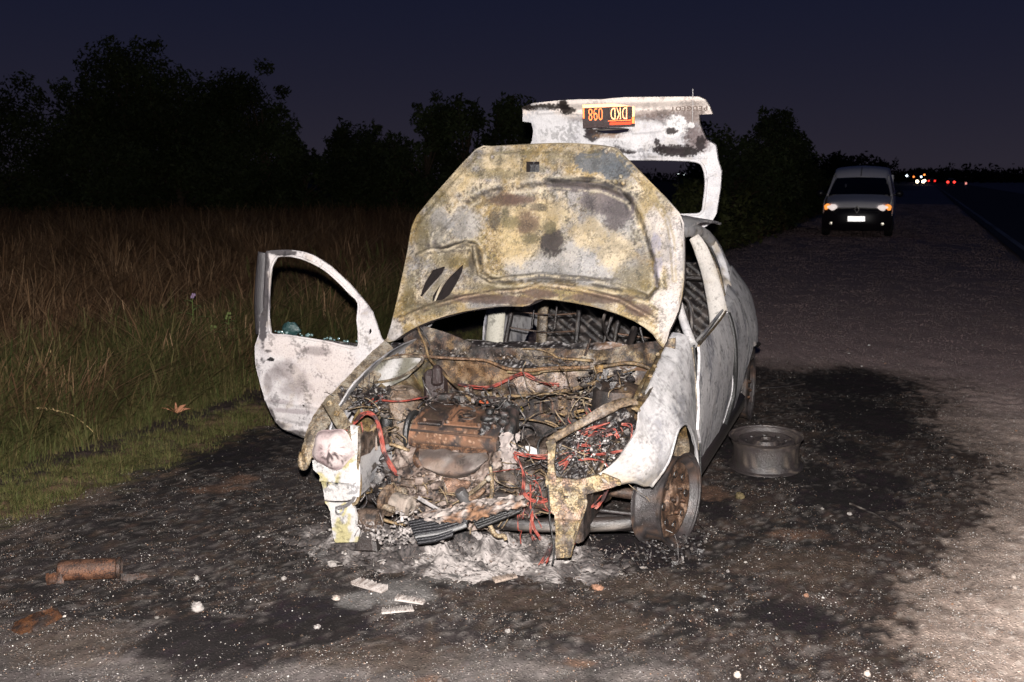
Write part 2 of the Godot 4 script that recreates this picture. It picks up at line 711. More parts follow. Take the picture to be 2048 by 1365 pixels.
func build_ground() -> void:
	burn_poly = Q([2.251,-8.331,2.827,-8.263,3.314,-7.7,2.911,-6.608,2.779,-5.669,2.593,-5.129,2.183,-4.498,1.92,-4.114,1.731,-3.945,1.577,-3.642,1.441,-3.262,1.353,-2.968,0.975,-2.634,0.182,-2.634,-0.54,-2.634,-1.333,-2.634,-2.204,-3.081,-2.544,-3.596,-2.668,-4.114,-2.251,-4.331,-1.993,-5.267,-1.605,-6.397,-1.211,-7.242,-0.524,-8.219,1.301,-9.205])
	ground_spots = spread([[1.032,-3.463,0.173,0.145],[2.381,-6.608,0.326,0.614],[2.648,-7.604,0.47,0.419],[-1.049,-3.224,0.254,0.225],[-0.741,-3.421,0.229,0.209],[1.702,-4.794,0.281,0.236],[0.61,-4.174,0.248,0.304],[1.359,-5.724,0.18,0.669],[1.985,-5.724,0.18,0.265],[1.627,-5.22,0.193,0.24],[1.976,-5.129,0.163,0.179],[-1.711,-5.724,0.36,0.443],[0.997,-4.794,0.102,0.315]], C(.014, .010, .011), 0.94, 0.3)
	ground_spots = spread([[-1.505,-3.081,0.595,0.277],[-0.039,-3.03,0.57,0.154],[-0.659,-3.013,0.275,0.086]], C(.115, .100, .094), 0.8, 0.9) + ground_spots
	ground_spots += spread([[0.01,-3.03,0.225,0.067],[-0.63,-3.03,0.156,0.06],[0.434,-3.013,0.138,0.046],[-1.365,-3.064,0.209,0.054]], C(.24, .21, .195), 0.5, 0.85)
	ground_spots += spread([[-0.053,-4.205,0.25,0.246],[-0.583,-4.174,0.203,0.157],[-0.438,-3.666,0.121,0.123],[-0.248,-3.918,0.128,0.183],[0.119,-4,0.087,0.134],[-0.783,-4.056,0.066,0.08],[-0.584,-3.596,0.079,0.073]], C(.28, .265, .255), 0.75, 0.7)
	ground_spots += spread([[0.822,-5.129,0.163,0.107],[1.021,-4.915,0.104,0.115],[-1.46,-5.129,0.081,0.089],[0.228,-3.098,0.07,0.031],[-0.264,-2.974,0.051,0.039],[1.285,-4.298,0.139,0.077],[-1.544,-4.956,0.158,0.084]], C(.20, .113, .074), 0.7, 0.6)
	ground_spots += spread([[0.031,-3.596,0.238,0.128],[-1.552,-3.224,0.218,0.15],[-0.449,-3.151,0.267,0.107],[0.55,-3.738,0.267,0.128],[1.207,-3.945,0.279,0.163],[0.319,-3.38,0.226,0.122]], C(.09, .062, .046), 0.6, 0.6)
	ground_spots += spread([[4.407,-13.656,0.416,0.476],[1.184,-3.596,0.079,0.037],[4.599,-16.971,0.344,0.456],[3.86,-11.206,0.343,0.242]], C(.12, .088, .078), 0.6, 0.6)
	var xs := steps(-2.6, 3.6, 0.024, -520.0, 700.0)
	var zs := steps(-7.6, -2.4, 0.024, -900.0, 30.0)
	var b := MB.new()
	var p := PackedVector3Array()
	var cs := PackedColorArray()
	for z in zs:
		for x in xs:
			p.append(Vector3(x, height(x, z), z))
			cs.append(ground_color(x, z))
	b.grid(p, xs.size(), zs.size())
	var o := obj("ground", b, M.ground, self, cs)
	tag(o, "gravel shoulder and grassy soil with a broad scorched patch", "", "", "structure")
	# the asphalt road, its edge line and its own dark surface
	var am := mat(0.75, 0.4)
	triplanar(am, M.ground.albedo_texture, M.ground.normal_texture, 1.7, true, 0.5)
	var rb := MB.new()
	var rp := PackedVector3Array()
	var n := 0
	var s := -6.0
	while s < 900.0:
		for t in [1.86, 3.0, 5.5, 7.5, 9.2]:
			rp.append(road_at(s, t + 0.03 * nb.get_noise_2d(s, t), 0.022 + 0.02 * (1.0 - absf(t - 5.5) / 3.7)))
		n += 1
		s += maxf(0.8, s * 0.05)
	rb.grid(rp, 5, n)
	o = obj("road", rb, am, self, C(.075, .075, .095))
	tag(o, "dark asphalt road running away to the horizon", "", "", "structure")
	var lm := mat(0.6, 0.4)
	triplanar(lm, M.ground.albedo_texture, null, 1.3, true)
	var lb := MB.new()
	var lp := PackedVector3Array()
	n = 0
	s = -6.0
	while s < 900.0:
		lp.append(road_at(s, 2.08, 0.032))
		lp.append(road_at(s, 2.22, 0.033))
		n += 1
		s += maxf(0.8, s * 0.05)
	lb.grid(lp, 2, n)
	o = obj("road_edge_line", lb, lm, self, func(q: Vector3) -> Color: return mixc(C(.50, .49, .48), C(.16, .155, .15), sstep(-0.1, 0.3, nb.get_noise_3dv(q))))
	tag(o, "worn white line along the asphalt edge", "", "", "structure")

func scatter_stones() -> void:
	var meshes := []
	for k in 3:
		var b := MB.new()
		b.blob(Vector3.ZERO, Vector3(1.0, 0.62, 0.8), nb, 0.5, 6, 4)
		for i in b.v.size():
			b.v[i] += Vector3.ONE * 0.0
		meshes.append(b.mesh())
	var shown := [C(.62, .57, .52), C(.42, .36, .31), C(.75, .73, .70), C(.25, .17, .12), C(.34, .20, .13), C(.50, .46, .44), C(.12, .10, .10)]
	for k in 3:
		var mm := MultiMesh.new()
		mm.transform_format = MultiMesh.TRANSFORM_3D
		mm.use_colors = true
		mm.mesh = meshes[k]
		var T := []
		var K := []
		var n := 72000
		while T.size() < n:
			var z := -2.5 - 13.0 * pow(rng.randf(), 1.9)
			var x := rng.randf_range(-0.62, 0.66) * (-z + 0.8)
			if verge(x, z) > -0.02 or across(x, z) > 1.8:
				continue
			var wet := false
			for e in ground_spots.slice(3, 16):
				if pow((x - e[0][0]) / e[0][2], 2.0) + pow((z - e[0][1]) / e[0][3], 2.0) < 0.9:
					wet = true
			if wet and rng.randf() < 0.8:
				continue
			# stones lie in drifts
			var drift := nb.get_noise_2d(x * 0.7 + 50.0, z * 0.7) + 0.6 * na.get_noise_2d(x * 2.0, z * 2.0)
			if rng.randf() > sstep(-0.5, 0.5, drift):
				continue
			var sz: float = 0.0010 + 0.0020 * pow(rng.randf(), 3.5)
			if rng.randf() < 0.002:
				sz = rng.randf_range(0.004, 0.008)
			sz *= 1.0 + 0.05 * (-z - 2.5)
			var bs := Basis.from_euler(Vector3(rng.randf_range(-.4, .4), rng.randf() * TAU, rng.randf_range(-.4, .4))).scaled(Vector3(sz, sz, sz) * rng.randf_range(0.8, 1.3))
			T.append(Transform3D(bs, Vector3(x, height(x, z) + sz * 0.25, z)))
			var c: Color = shown[rng.randi() % shown.size()]
			var burnt := Geometry2D.is_point_in_polygon(Vector2(x, z), burn_poly)
			if burnt and rng.randf() < 0.62:
				c = c * 0.28
			K.append(c * rng.randf_range(0.35, 0.85))
		mm.instance_count = n
		for i in n:
			mm.set_instance_transform(i, T[i])
			mm.set_instance_color(i, K[i])
		var o := MultiMeshInstance3D.new()
		o.name = "gravel"
		o.multimesh = mm
		o.material_override = M.stone
		add_child(o, true)
		tag(o, "small loose stones and grit strewn over the shoulder", "gravel", "", "stuff")

func far_gravel() -> void:
	var b := MB.new()
	b.blob(Vector3.ZERO, Vector3(1.0, 0.75, 0.9), nb, 0.5, 6, 4)
	var mm := MultiMesh.new()
	mm.transform_format = MultiMesh.TRANSFORM_3D
	mm.use_colors = true
	mm.mesh = b.mesh()
	var n := 90000
	mm.instance_count = n
	for i in n:
		var s := 6.0 + 60.0 * pow(rng.randf(), 1.6)
		var t := rng.randf_range(-3.9, 1.85)
		var q := road_at(s, t)
		if Geometry2D.is_point_in_polygon(Vector2(q.x, q.z), burn_poly):
			t = rng.randf_range(0.8, 1.85)
			q = road_at(s + 4.0, t)
		var near := sstep(5.5, 11.0, s) * sstep(-0.1, 0.9, dist_poly(Vector2(q.x, q.z), burn_poly) if s < 9.0 else 1.0)
		var sz := rng.randf_range(0.003, 0.008) * (0.5 + 0.05 * s) * (0.15 + 0.85 * near)
		mm.set_instance_transform(i, Transform3D(Basis.from_euler(Vector3(rng.randf_range(-.3, .3), rng.randf() * TAU, 0)).scaled(Vector3.ONE * sz), Vector3(q.x, height(q.x, q.z) + sz * .3, q.z)))
		mm.set_instance_color(i, C(.30, .215, .205) * rng.randf_range(0.4, 1.4) * (0.8 + .6 * na.get_noise_2d(q.x * .8, q.z * .8)) * (0.6 + 0.025 * s))  # colour rises with distance to offset the flash falling off
	var o := MultiMeshInstance3D.new()
	o.name = "gravel"
	o.multimesh = mm
	o.material_override = M.stone
	add_child(o, true)
	tag(o, "coarser stones on the shoulder running back towards the van", "gravel", "", "stuff")

# ---- plants ---------------------------------------------------------------------------------------------------------------
func blade(b: MB, cs: PackedColorArray, root: Vector3, dir: Vector2, h: float, lean: float, w: float, col: Color, tip: Color, seeds := false) -> void:
	var side := Vector3(-dir.y, 0, dir.x)
	var pts := PackedVector3Array()
	var k := 4
	for i in k + 1:
		var f := float(i) / k
		var c := root + Vector3(dir.x, 0, dir.y) * lean * f * f + Vector3.UP * h * (f - 0.18 * f * f * (lean / maxf(h, 0.01)))
		var ww := w * (1.0 - f * 0.9)
		if seeds and f > 0.7:
			ww = w * 2.8 * (1.25 - f)
		pts.append(c - side * ww)
		pts.append(c + side * ww)
		var cc := col.lerp(tip, f)
		cs.append(cc); cs.append(cc)
	b.grid(pts, 2, k + 1)

func tuft_mesh(n: int, r: float, h0: float, h1: float, w: float, cols: Array, seedy: float, flop: float) -> ArrayMesh:
	var b := MB.new()
	var cs := PackedColorArray()
	for i in n:
		var a := rng.randf() * TAU
		var root := Vector3(cos(a), 0, sin(a)) * r * sqrt(rng.randf())
		root.y = -0.02
		var d := a + rng.randf_range(-0.9, 0.9)
		var h := rng.randf_range(h0, h1)
		var c: Color = cols[rng.randi() % cols.size()] * rng.randf_range(0.7, 1.25)
		var c2: Color = cols[rng.randi() % cols.size()] * rng.randf_range(0.8, 1.3)
		blade(b, cs, root, Vector2(cos(d), sin(d)), h, h * rng.randf_range(0.1, flop), w * rng.randf_range(0.7, 1.3), c, c2, rng.randf() < seedy)
	return b.mesh(cs)

func spread_tufts(called: String, label: String, m: ArrayMesh, n: int, where: Callable) -> void:
	var mm := MultiMesh.new()
	mm.transform_format = MultiMesh.TRANSFORM_3D
	mm.mesh = m
	var T := []
	var tries := 0
	while T.size() < n and tries < n * 60:
		tries += 1
		var q = where.call()
		if q == null:
			continue
		var sc := rng.randf_range(0.7, 1.3)
		var bs := Basis.from_euler(Vector3(rng.randf_range(-.08, .08), rng.randf() * TAU, rng.randf_range(-.08, .08))).scaled(Vector3(sc, sc * q[1], sc))
		T.append(Transform3D(bs, Vector3(q[0].x, height(q[0].x, q[0].y), q[0].y)))
	mm.instance_count = T.size()
	for i in T.size():
		mm.set_instance_transform(i, T[i])
	var o := MultiMeshInstance3D.new()
	o.name = called
	o.multimesh = mm
	o.material_override = M.grass
	add_child(o, true)
	tag(o, label, "grass", "", "stuff")

func in_view(z: float) -> float:
	return rng.randf_range(-0.62, 0.6) * (-z + 1.0)

func build_grass() -> void:
	var dry := [C(.120, .068, .036), C(.15, .088, .048), C(.075, .042, .024), C(.19, .12, .068)]
	var grn := [C(.050, .062, .019), C(.066, .072, .024), C(.036, .045, .015), C(.095, .082, .034)]
	var mix := grn + [C(.10, .072, .034), C(.06, .056, .022)]
	for k in 3:
		var tall := tuft_mesh(95, 0.20, 0.30, 0.85, 0.0020, dry, 0.5, 1.0)
		spread_tufts("tall_grass", "tall dry brown grass filling the field beyond the verge", tall, 2600, func():
			var z := -5.0 - 34.0 * pow(rng.randf(), 1.5)
			var x := rng.randf_range(-0.72, 0.1) * (-z + 1.5)
			var g := verge(x, z)
			if g < 0.9 or rng.randf() > sstep(0.7, 2.0, g + 1.0 * na.get_noise_2d(x, z)): return null
			return [Vector2(x, z), 0.42 + 0.28 * sstep(1.5, 7.0, g) + 0.36 * na.get_noise_2d(x * 0.7, z * 0.7)])
	for k in 2:
		var mid := tuft_mesh(75, 0.16, 0.15, 0.5, 0.0028, mix, 0.15, 0.8)
		spread_tufts("meadow_grass", "knee-high green grass between verge and dry field", mid, 800, func():
			var z := -4.0 - 16.0 * pow(rng.randf(), 1.5)
			var x := rng.randf_range(-0.72, 0.1) * (-z + 1.5)
			var g := verge(x, z)
			if g < 0.5 or g > 2.4 or rng.randf() > sstep(0.4, 1.2, g) * sstep(2.6, 1.4, g): return null
			return [Vector2(x, z), 0.55 + 0.45 * sstep(0.5, 1.8, g)])
	var straw := tuft_mesh(60, 0.16, 0.45, 1.0, 0.0021, [C(.20, .125, .07), C(.26, .17, .10), C(.15, .09, .05)], 0.8, 1.15)
	spread_tufts("straw_clump", "taller pale straw clumps bowing over the dry field", straw, 330, func():
		var z := -5.5 - 22.0 * pow(rng.randf(), 1.4)
		var x := rng.randf_range(-0.72, 0.1) * (-z + 1.5)
		var g := verge(x, z)
		if g < 1.0 or nb.get_noise_2d(x * .12, z * .12) < -.02: return null
		return [Vector2(x, z), 0.55 + 0.2 * sstep(1.0, 5.0, g)])
	for k in 2:
		var low := tuft_mesh(42, 0.075, 0.03, 0.085, 0.0022, mix, 0.0, 0.9)
		spread_tufts("verge_grass", "short worn green grass along the shoulder", low, 6500, func():
			var z := -3.4 - 11.0 * pow(rng.randf(), 1.6)
			var x := rng.randf_range(-0.75, 0.05) * (-z + 1.2)
			var g := verge(x, z)
			if g < -0.04 or g > 2.6 or (g < 0.5 and rng.randf() > sstep(-0.25, 0.35, g * 0.6 + nb.get_noise_2d(x * 0.5, z * 0.5))): return null
			# wheel rut of bare soil through the verge
			if absf(g - 0.44 - 0.1 * na.get_noise_2d(x * 2.0, z * 2.0)) < 0.125 + .05 * nb.get_noise_2d(x, z) and rng.randf() < 0.93: return null
			return [Vector2(x, z), 0.7 + 0.8 * sstep(0.3, 2.0, g)])
	# grass of the shoulder behind the wreck and on the far side of the road
	var far := tuft_mesh(40, 0.25, 0.15, 0.5, 0.006, dry + mix, 0.2, 0.6)
	spread_tufts("far_grass", "dim grass strip beyond the road and behind the wreck", far, 2600, func():
		var s := 10.0 + 80.0 * pow(rng.randf(), 1.4)
		var t := rng.randf_range(-8.0, -4.0) if rng.randf() < 0.6 else rng.randf_range(10.0, 16.0)
		var q := road_at(s, t)
		return [Vector2(q.x, q.z), 1.0 + 0.3 * na.get_noise_2d(q.x, q.z)])

func leaf_quad(b: MB, c: Vector3, s: float) -> void:
	var d := Vector3(rng.randf_range(-1, 1), rng.randf_range(-1, 1), rng.randf_range(-1, 1)).normalized()
	var e := d.cross(Vector3(rng.randf_range(-1, 1), rng.randf_range(-1, 1), rng.randf_range(-1, 1))).normalized()
	var n := b.v.size()
	b.v.append_array(PackedVector3Array([c - d * s, c + e * s * 0.42, c + d * s, c - e * s * 0.42]))
	b.ix.append_array(PackedInt32Array([n, n + 1, n + 2, n, n + 2, n + 3]))

func tree(called: String, label: String, at: Vector3, h: float, wide: float, leaves: int, size: float, tint: Color, group: String, low := 0.12, wisps := 26) -> void:
	var o := thing(called, label, "shrub" if called.contains("shrub") else "tree", at, rng.randf() * TAU, group)
	var tb := MB.new()
	tb.tube([V(0, -0.2, 0), V(.04 * h * .3, h * .3, .02), V(-.03 * h * .3, h * .62, .03), V(0, h * .86, 0)], [h * .032, h * .022, h * .012, .01], 7, 3)
	var clumps := []
	for i in 26:
		var f := rng.randf_range(low, 0.93)
		var rr := wide * 0.5 * sin(PI * clampf(f * 0.82 + 0.14, 0.0, 1.0)) * rng.randf_range(0.25, 0.95)
		var a := rng.randf() * TAU
		var c := V(cos(a) * rr, f * h, sin(a) * rr)
		clumps.append([c, wide * rng.randf_range(0.10, 0.22), rng.randf_range(0.55, 1.3)])
		tb.tube([V(0, f * h * 0.6, 0), V(c.x * .5, c.y * .85, c.z * .5), c], [h * .010, h * .006, .006], 5, 2)
	for i in wisps:
		var k: Array = clumps[rng.randi() % clumps.size()]
		var out: Vector3 = (k[0] - V(0, h * 0.45, 0)).normalized()
		out = (out + V(rng.randf_range(-.5, .5), rng.randf_range(.1, .9), rng.randf_range(-.5, .5))).normalized()
		var tip: Vector3 = k[0] + out * k[1] * rng.randf_range(1.2, 1.9)
		tip.y = minf(tip.y, h * 1.03)
		clumps.append([tip, k[1] * 0.38, rng.randf_range(0.7, 1.3)])
		tb.tube([k[0], tip], [0.012, 0.004], 4, 1)
	obj("trunk", tb, M.bark, o, C(.06, .045, .035))
	var b := MB.new()
	var cs := PackedColorArray()
	var vol := 0.0
	for k in clumps: vol += pow(k[1], 2.2)
	for k in clumps:
		for i in int(leaves * pow(k[1], 2.2) / vol):
			var d: Vector3 = Vector3(rng.randfn(), rng.randfn() * 0.85, rng.randfn()).normalized() * k[1] * pow(rng.randf(), 0.4)
			leaf_quad(b, k[0] + d, size * rng.randf_range(0.6, 1.3))
			var c: Color = tint * k[2] * rng.randf_range(0.7, 1.3)
			for q in 4: cs.append(c)
	obj("crown", b, M.leaf, o, cs)

func build_trees() -> void:
	var dark := C(.030, .038, .016)
	var g := "dark trees along the left of the field"
	tree("tree", "lowest tree at the left edge of the field, cut by the frame", V(-15.6, 0, -30.0), 4.45, 4.6, 14000, .075, dark, g)
	tree("tree", "rounded tree between the edge tree and the tallest tree", V(-12.9, 0, -30.0), 4.0, 4.4, 17000, .075, dark, g)
	tree("tree", "tallest tree of the left group, its top a broad double dome", V(-11.6, 0, -31.0), 5.25, 5.4, 24000, .075, dark, g)
	tree("tree", "second tallest tree of the left group, right beside the tallest", V(-9.9, 0, -30.0), 5.1, 4.6, 20000, .075, dark, g)
	tree("tree", "tree with a pointed spur stepping down from the tallest pair", V(-8.6, 0, -30.5), 4.8, 3.8, 17000, .075, dark, g)
	tree("tree", "last tree of the left group, sloping down to the gap", V(-7.4, 0, -30.0), 4.2, 3.2, 14000, .075, dark, g)
	tree("tree", "small thin-topped tree alone in the gap of the treeline", V(-5.6, 0, -33.5), 3.5, 1.7, 4500, .075, dark, "", .35, 14)
	tree("tree", "low bushy tree at the right foot of the gap in the treeline", V(-4.9, 0, -33.0), 3.0, 3.0, 10000, .075, dark, "")
	tree("tree", "low dark bush closing the gap beside the last tree of the left group", V(-6.5, 0, -31.5), 2.7, 3.0, 9000, .075, dark, "")
	tree("tree", "low dark bush left of the ragged tree behind the wreck", V(-3.6, 0, -31.0), 2.5, 2.8, 8000, .075, dark, "")
	g = "trees behind the wreck"
	tree("tree", "ragged tree left of the raised bonnet", V(-2.4, 0, -28.5), 3.45, 2.6, 10000, .075, dark * 1.1, g, .1, 40)
	tree("tree", "feathery tallest tree just left of the raised tailgate", V(-1.3, 0, -28.0), 3.8, 2.7, 9000, .075, dark * 1.1, g, .1, 44)
	tree("tree", "rounded tree partly hidden by the raised tailgate", V(-.1, 0, -28.5), 3.45, 3.4, 11000, .075, dark * 1.2, g, .1, 34)
	tree("tree", "broad tree right of the raised tailgate", V(6.2, 0, -28.0), 2.85, 3.4, 11000, .075, dark * 1.1, g, .1, 34)
	tree("tree", "taller pointed tree between the tailgate and the parked van", V(7.9, 0, -30.5), 3.45, 3.0, 12000, .075, dark * 1.1, g, .1, 38)
	tree("tree", "sloping small tree just left of the parked van", V(9.0, 0, -32.0), 2.6, 2.2, 8000, .075, dark, g, .1, 30)
	g = "shrubs on the verge behind the wreck"
	tree("shrub", "dim green shrub seen through the tailgate window", V(3.6, 0, -21.0), 1.25, 2.6, 3500, .07, C(.05, .055, .02), g, .1, 20)
	tree("shrub", "dim green shrub right of the tailgate window", V(4.7, 0, -23.5), 1.4, 2.4, 3500, .07, C(.055, .06, .02), g, .1, 20)
	tree("shrub", "low green shrub nearest the parked van", V(6.6, 0, -29.0), 1.3, 2.2, 3000, .07, C(.05, .05, .018), g, .1, 20)
	# far line of trees, one clump after another
	g = "far trees along the horizon"
	var far := [[1650, 325, 85.0], [1700, 322, 88.0], [1600, 318, 84.0], [1735, 335, 110.0]]
	var names := ["far tree peeping over the van's roof, left one", "far flat-topped tree above the middle of the van", "far tree at the left shoulder of the van's roof", "far low tree above the van's right roof edge"]
	for i in 4:
		var e: Array = far[i]
		var x: float = (e[0] - 1024.0) / 1982.0 * e[2]
		tree("tree", names[i], V(x, 0, -e[2]), 1.6 + (356.0 - e[1]) / 1982.0 * e[2], 6.5, 3500, .2, dark * 0.8, g)
	var b := MB.new()
	var cs := PackedColorArray()
	for i in 90:
		var f := float(i) / 89.0
		var d := rng.randf_range(330.0, 420.0)
		var px := lerpf(1790.0, 2330.0, f) if i % 3 else lerpf(-400.0, 1800.0, f)
		var x := (px - 1024.0) / 1982.0 * d
		var hh := rng.randf_range(2.4, 5.6) * (1.0 + 0.5 * na.get_noise_1d(px * 0.03))
		for q in 150:
			var p := V(x, 0, -d) + V(rng.randfn() * 5.0, hh * pow(rng.randf(), 0.7), rng.randfn() * 3.0)
			leaf_quad(b, p, rng.randf_range(0.5, 1.1))
			for k in 4: cs.append(dark * 0.8)
	var o := obj("treeline", b, M.leaf, self, cs)
	tag(o, "continuous far treeline on the horizon", "trees", "", "stuff")

func thistle(at: Vector3, h: float, label: String, flower: bool) -> void:
	var o := thing("thistle_plant", label, "plant", at + V(0, height(at.x, at.z), 0), rng.randf() * TAU, "thistles on the verge")
	var sb := MB.new()
	sb.tube([V(0, -.02, 0), V(.01, h * .5, .01), V(.0, h, .0)], [.007, .005, .003], 6, 3)
	obj("stem", sb, M.grass, o, C(.10, .13, .04))
	for i in 15:
		var f := 0.06 + 0.9 * i / 15.0
		var a := i * 2.4 + rng.randf()
		var L := h * lerpf(0.50, 0.14, f) * rng.randf_range(0.8, 1.15)
		var d := V(cos(a), 0, sin(a))
		var sd := V(-sin(a), 0, cos(a))
		var b := MB.new()
		var pts := PackedVector3Array()
		for k in 9:
			var g := k / 8.0
			var c := V(0, f * h, 0) + d * L * g + Vector3.UP * L * (0.55 * g - 0.5 * g * g)
			var w := L * 0.14 * sin(PI * (0.12 + 0.88 * g)) * (1.0 if k % 2 else 0.45) + 0.001
			pts.append(c - sd * w); pts.append(c + V(0, -.004, 0)); pts.append(c + sd * w)
		b.grid(pts, 3, 9)
		obj("leaf", b, M.grass, o, C(.15, .20, .075) * rng.randf_range(.7, 1.2))
	var fb := MB.new()
	for i in 5:
		fb.blob(V(rng.randf_range(-.02, .02), h + rng.randf_range(-.02, .03), rng.randf_range(-.02, .02)), V(.010, .013, .010), nb, 0.2, 8, 6)
	obj("flower_head", fb, M.grass, o, C(.28, .2, .3) if flower else C(.14, .17, .06))

func stalk(called: String, label: String, p: Array, r: float, ears: int) -> void:
	var o := thing(called, label, "grass stalk", Vector3.ZERO)
	var b := MB.new()
	b.tube(p, [r, r * .8, r * .5], 5, 5)
	obj("stem", b, M.grass, o, C(.36, .27, .13))
	var e := MB.new()
	var q := MB.path(p, 12)
	for i in ears:
		var k := q.size() - 1 - int(float(i) / ears * q.size() * 0.4)
		e.blob(q[k] + V(rng.randf_range(-.006, .006), rng.randf_range(-.004, .006), rng.randf_range(-.006, .006)), V(.005, .009, .004), nb, .3, 6, 4, Basis.from_euler(V(rng.randf(), rng.randf() * 6.0, rng.randf())))
	obj("seed_head", e, M.grass, o, C(.42, .30, .16))

# ---- the burnt car: local axes x to its left side, y up, z to its front; origin under the front axle ------------------------
func build_bonnet() -> void:
	var f := Transform3D(V(1,0,0),V(0,0.975,-0.222),V(0,0.222,0.975),V(0,0.85,-0.15))
	var outline := Q([-0.742,-0.043,-0.723,0.025,-0.688,0.237,-0.663,0.411,-0.656,0.486,-0.629,0.578,-0.493,0.735,-0.336,0.903,-0.259,0.915,-0.069,0.922,0.105,0.925,0.226,0.919,0.346,0.904,0.386,0.873,0.521,0.746,0.662,0.607,0.687,0.513,0.701,0.311,0.686,0.177,0.652,0.086,0.633,0.009,0.588,0.065,0.498,0.121,0.355,0.166,0.211,0.19,0.052,0.201,0.007,0.178,-0.036,0.162,-0.157,0.157,-0.334,0.125,-0.508,0.073,-0.629,0.015,-0.701,-0.035])
	var slot := Q([-0.452,0.336,-0.519,0.314,-0.554,0.252,-0.575,0.185,-0.556,0.183,-0.512,0.239,-0.469,0.289])
	var slot2 := Q([-0.505,0.161,-0.503,0.19,-0.475,0.238,-0.414,0.301,-0.356,0.356,-0.358,0.315,-0.384,0.251,-0.416,0.196,-0.448,0.17])
	var latch := Q([-0.072,0.841,-0.007,0.841,-0.003,0.791,-0.068,0.791])
	var pan := Q([-0.442,0.549,-0.366,0.647,-0.241,0.709,-0.053,0.729,0.07,0.745,0.312,0.727,0.438,0.673,0.507,0.554,0.564,0.397,0.591,0.274,0.554,0.22,0.418,0.256,0.228,0.281,0.033,0.285,-0.141,0.267,-0.228,0.283,-0.268,0.325,-0.275,0.402,-0.315,0.449,-0.419,0.442,-0.491,0.415,-0.518,0.449,-0.488,0.504])
	var ridge := Q([-0.601,0.383,-0.538,0.409,-0.438,0.417,-0.357,0.453,-0.304,0.439,-0.288,0.372,-0.266,0.306,-0.205,0.274,-0.067,0.293,0.043,0.309,0.226,0.299,0.417,0.269,0.535,0.229])
	var ridge2 := Q([-0.675,0.065,-0.519,0.133,-0.339,0.187,-0.162,0.219,-0.037,0.231,0.047,0.264,0.23,0.248,0.422,0.21,0.588,0.127])
	var ridge3 := Q([0.372,0.871,0.524,0.703,0.613,0.579,0.641,0.489,0.665,0.31])
	var ridge4 := Q([-0.604,0.536,-0.463,0.705,-0.319,0.862,-0.191,0.875,0.278,0.872])
	var groove := Q([0.057,0.745,0.166,0.76,0.287,0.751,0.384,0.718,0.43,0.663])
	var bosses := Q([0.392,0.769,0.405,0.741,0.365,0.751,0.074,0.689,-0.241,0.861,-0.524,0.488,-0.567,0.364,0.515,0.509,0.601,0.195,-0.219,0.29,0.159,0.854,-0.458,0.796,0.312,0.885,-0.651,0.164,-0.643,0.313])
	var relief := func(u: float, v: float) -> float:
		var q := Vector2(u, v)
		var d := dist_poly(q, pan)
		var h := 0.024 * sstep(-0.018, 0.014, d)
		h += 0.012 * exp(-pow(dist_line(q, ridge) / 0.013, 2.0))
		h += 0.010 * exp(-pow(dist_line(q, ridge2) / 0.012, 2.0))
		h += 0.008 * exp(-pow(dist_line(q, ridge3) / 0.012, 2.0))
		h += 0.007 * exp(-pow(dist_line(q, ridge4) / 0.014, 2.0))
		h -= 0.010 * exp(-pow(dist_line(q, groove) / 0.010, 2.0))
		for k in bosses:
			var r: float = k.distance_to(q)
			if r < 0.04:
				h += 0.006 * exp(-pow((r - 0.011) / 0.005, 2.0))
		h += 0.004 * nb.get_noise_2d(u * 0.6, v * 0.6) + 0.008 * na.get_noise_2d(u, v)
		h -= 0.05 * (u * u)
		return h
	var sp := []
	sp += spread([[0.373,0.552,0.102,0.162],[0.171,0.386,0.186,0.105],[0.341,0.344,0.161,0.092],[-0.37,0.54,0.097,0.087],[-0.021,0.333,0.141,0.061],[-0.502,0.538,0.059,0.098]], C(.34, .34, .335), 0.8, 0.6)
	sp += spread([[-0.084,0.497,0.104,0.142],[-0.415,0.754,0.098,0.064],[0.381,0.437,0.083,0.092],[0.033,0.594,0.142,0.071],[0.258,0.504,0.079,0.07],[-0.213,0.832,0.097,0.049]], C(.56, .45, .25), 0.6, 0.6)
	sp += spread([[-0.434,0.368,0.121,0.039],[-0.578,0.487,0.044,0.099],[-0.209,0.784,0.145,0.024],[-0.539,0.66,0.074,0.045],[0.484,0.304,0.091,0.068],[-0.164,0.245,0.142,0.021],[-0.632,0.19,0.034,0.099],[0.208,0.224,0.139,0.018]], C(.15, .12, .045), 0.65, 0.7)
	sp += spread([[-0.398,0.418,0.087,0.017],[-0.308,0.372,0.019,0.072],[-0.519,0.434,0.049,0.017],[0.154,0.301,0.278,0.012],[-0.217,0.567,0.029,0.048],[-0.007,0.629,0.047,0.019]], C(.045, .036, .028), 0.75, 0.7)
	sp += spread([[0.518,0.623,0.051,0.115],[0.583,0.51,0.032,0.137],[0.327,0.229,0.183,0.032],[-0.263,0.205,0.119,0.029]], C(.40, .30, .12), 0.6, 0.6)
	sp += spread([[0.329,0.663,0.144,0.06],[0.38,0.61,0.074,0.079],[0.217,0.725,0.211,0.021]], C(.10, .085, .09), 0.92, 0.4)
	sp += spread([[0.179,0.755,0.141,0.014],[0.347,0.732,0.084,0.019],[0.422,0.672,0.023,0.046]], C(.02, .018, .02), 0.9, 0.5)
	sp += spread([[0.292,0.841,0.122,0.052],[0.366,0.795,0.079,0.042]], C(.085, .10, .115), 0.92, 0.25)
	sp += spread([[0.083,0.46,0.063,0.066]], C(.035, .026, .023), 0.97, 0.3)
	sp += spread([[-0.051,0.557,0.062,0.062],[-0.174,0.668,0.082,0.034],[-0.098,0.664,0.081,0.024]], C(.10, .055, .04), 0.8, 0.7)
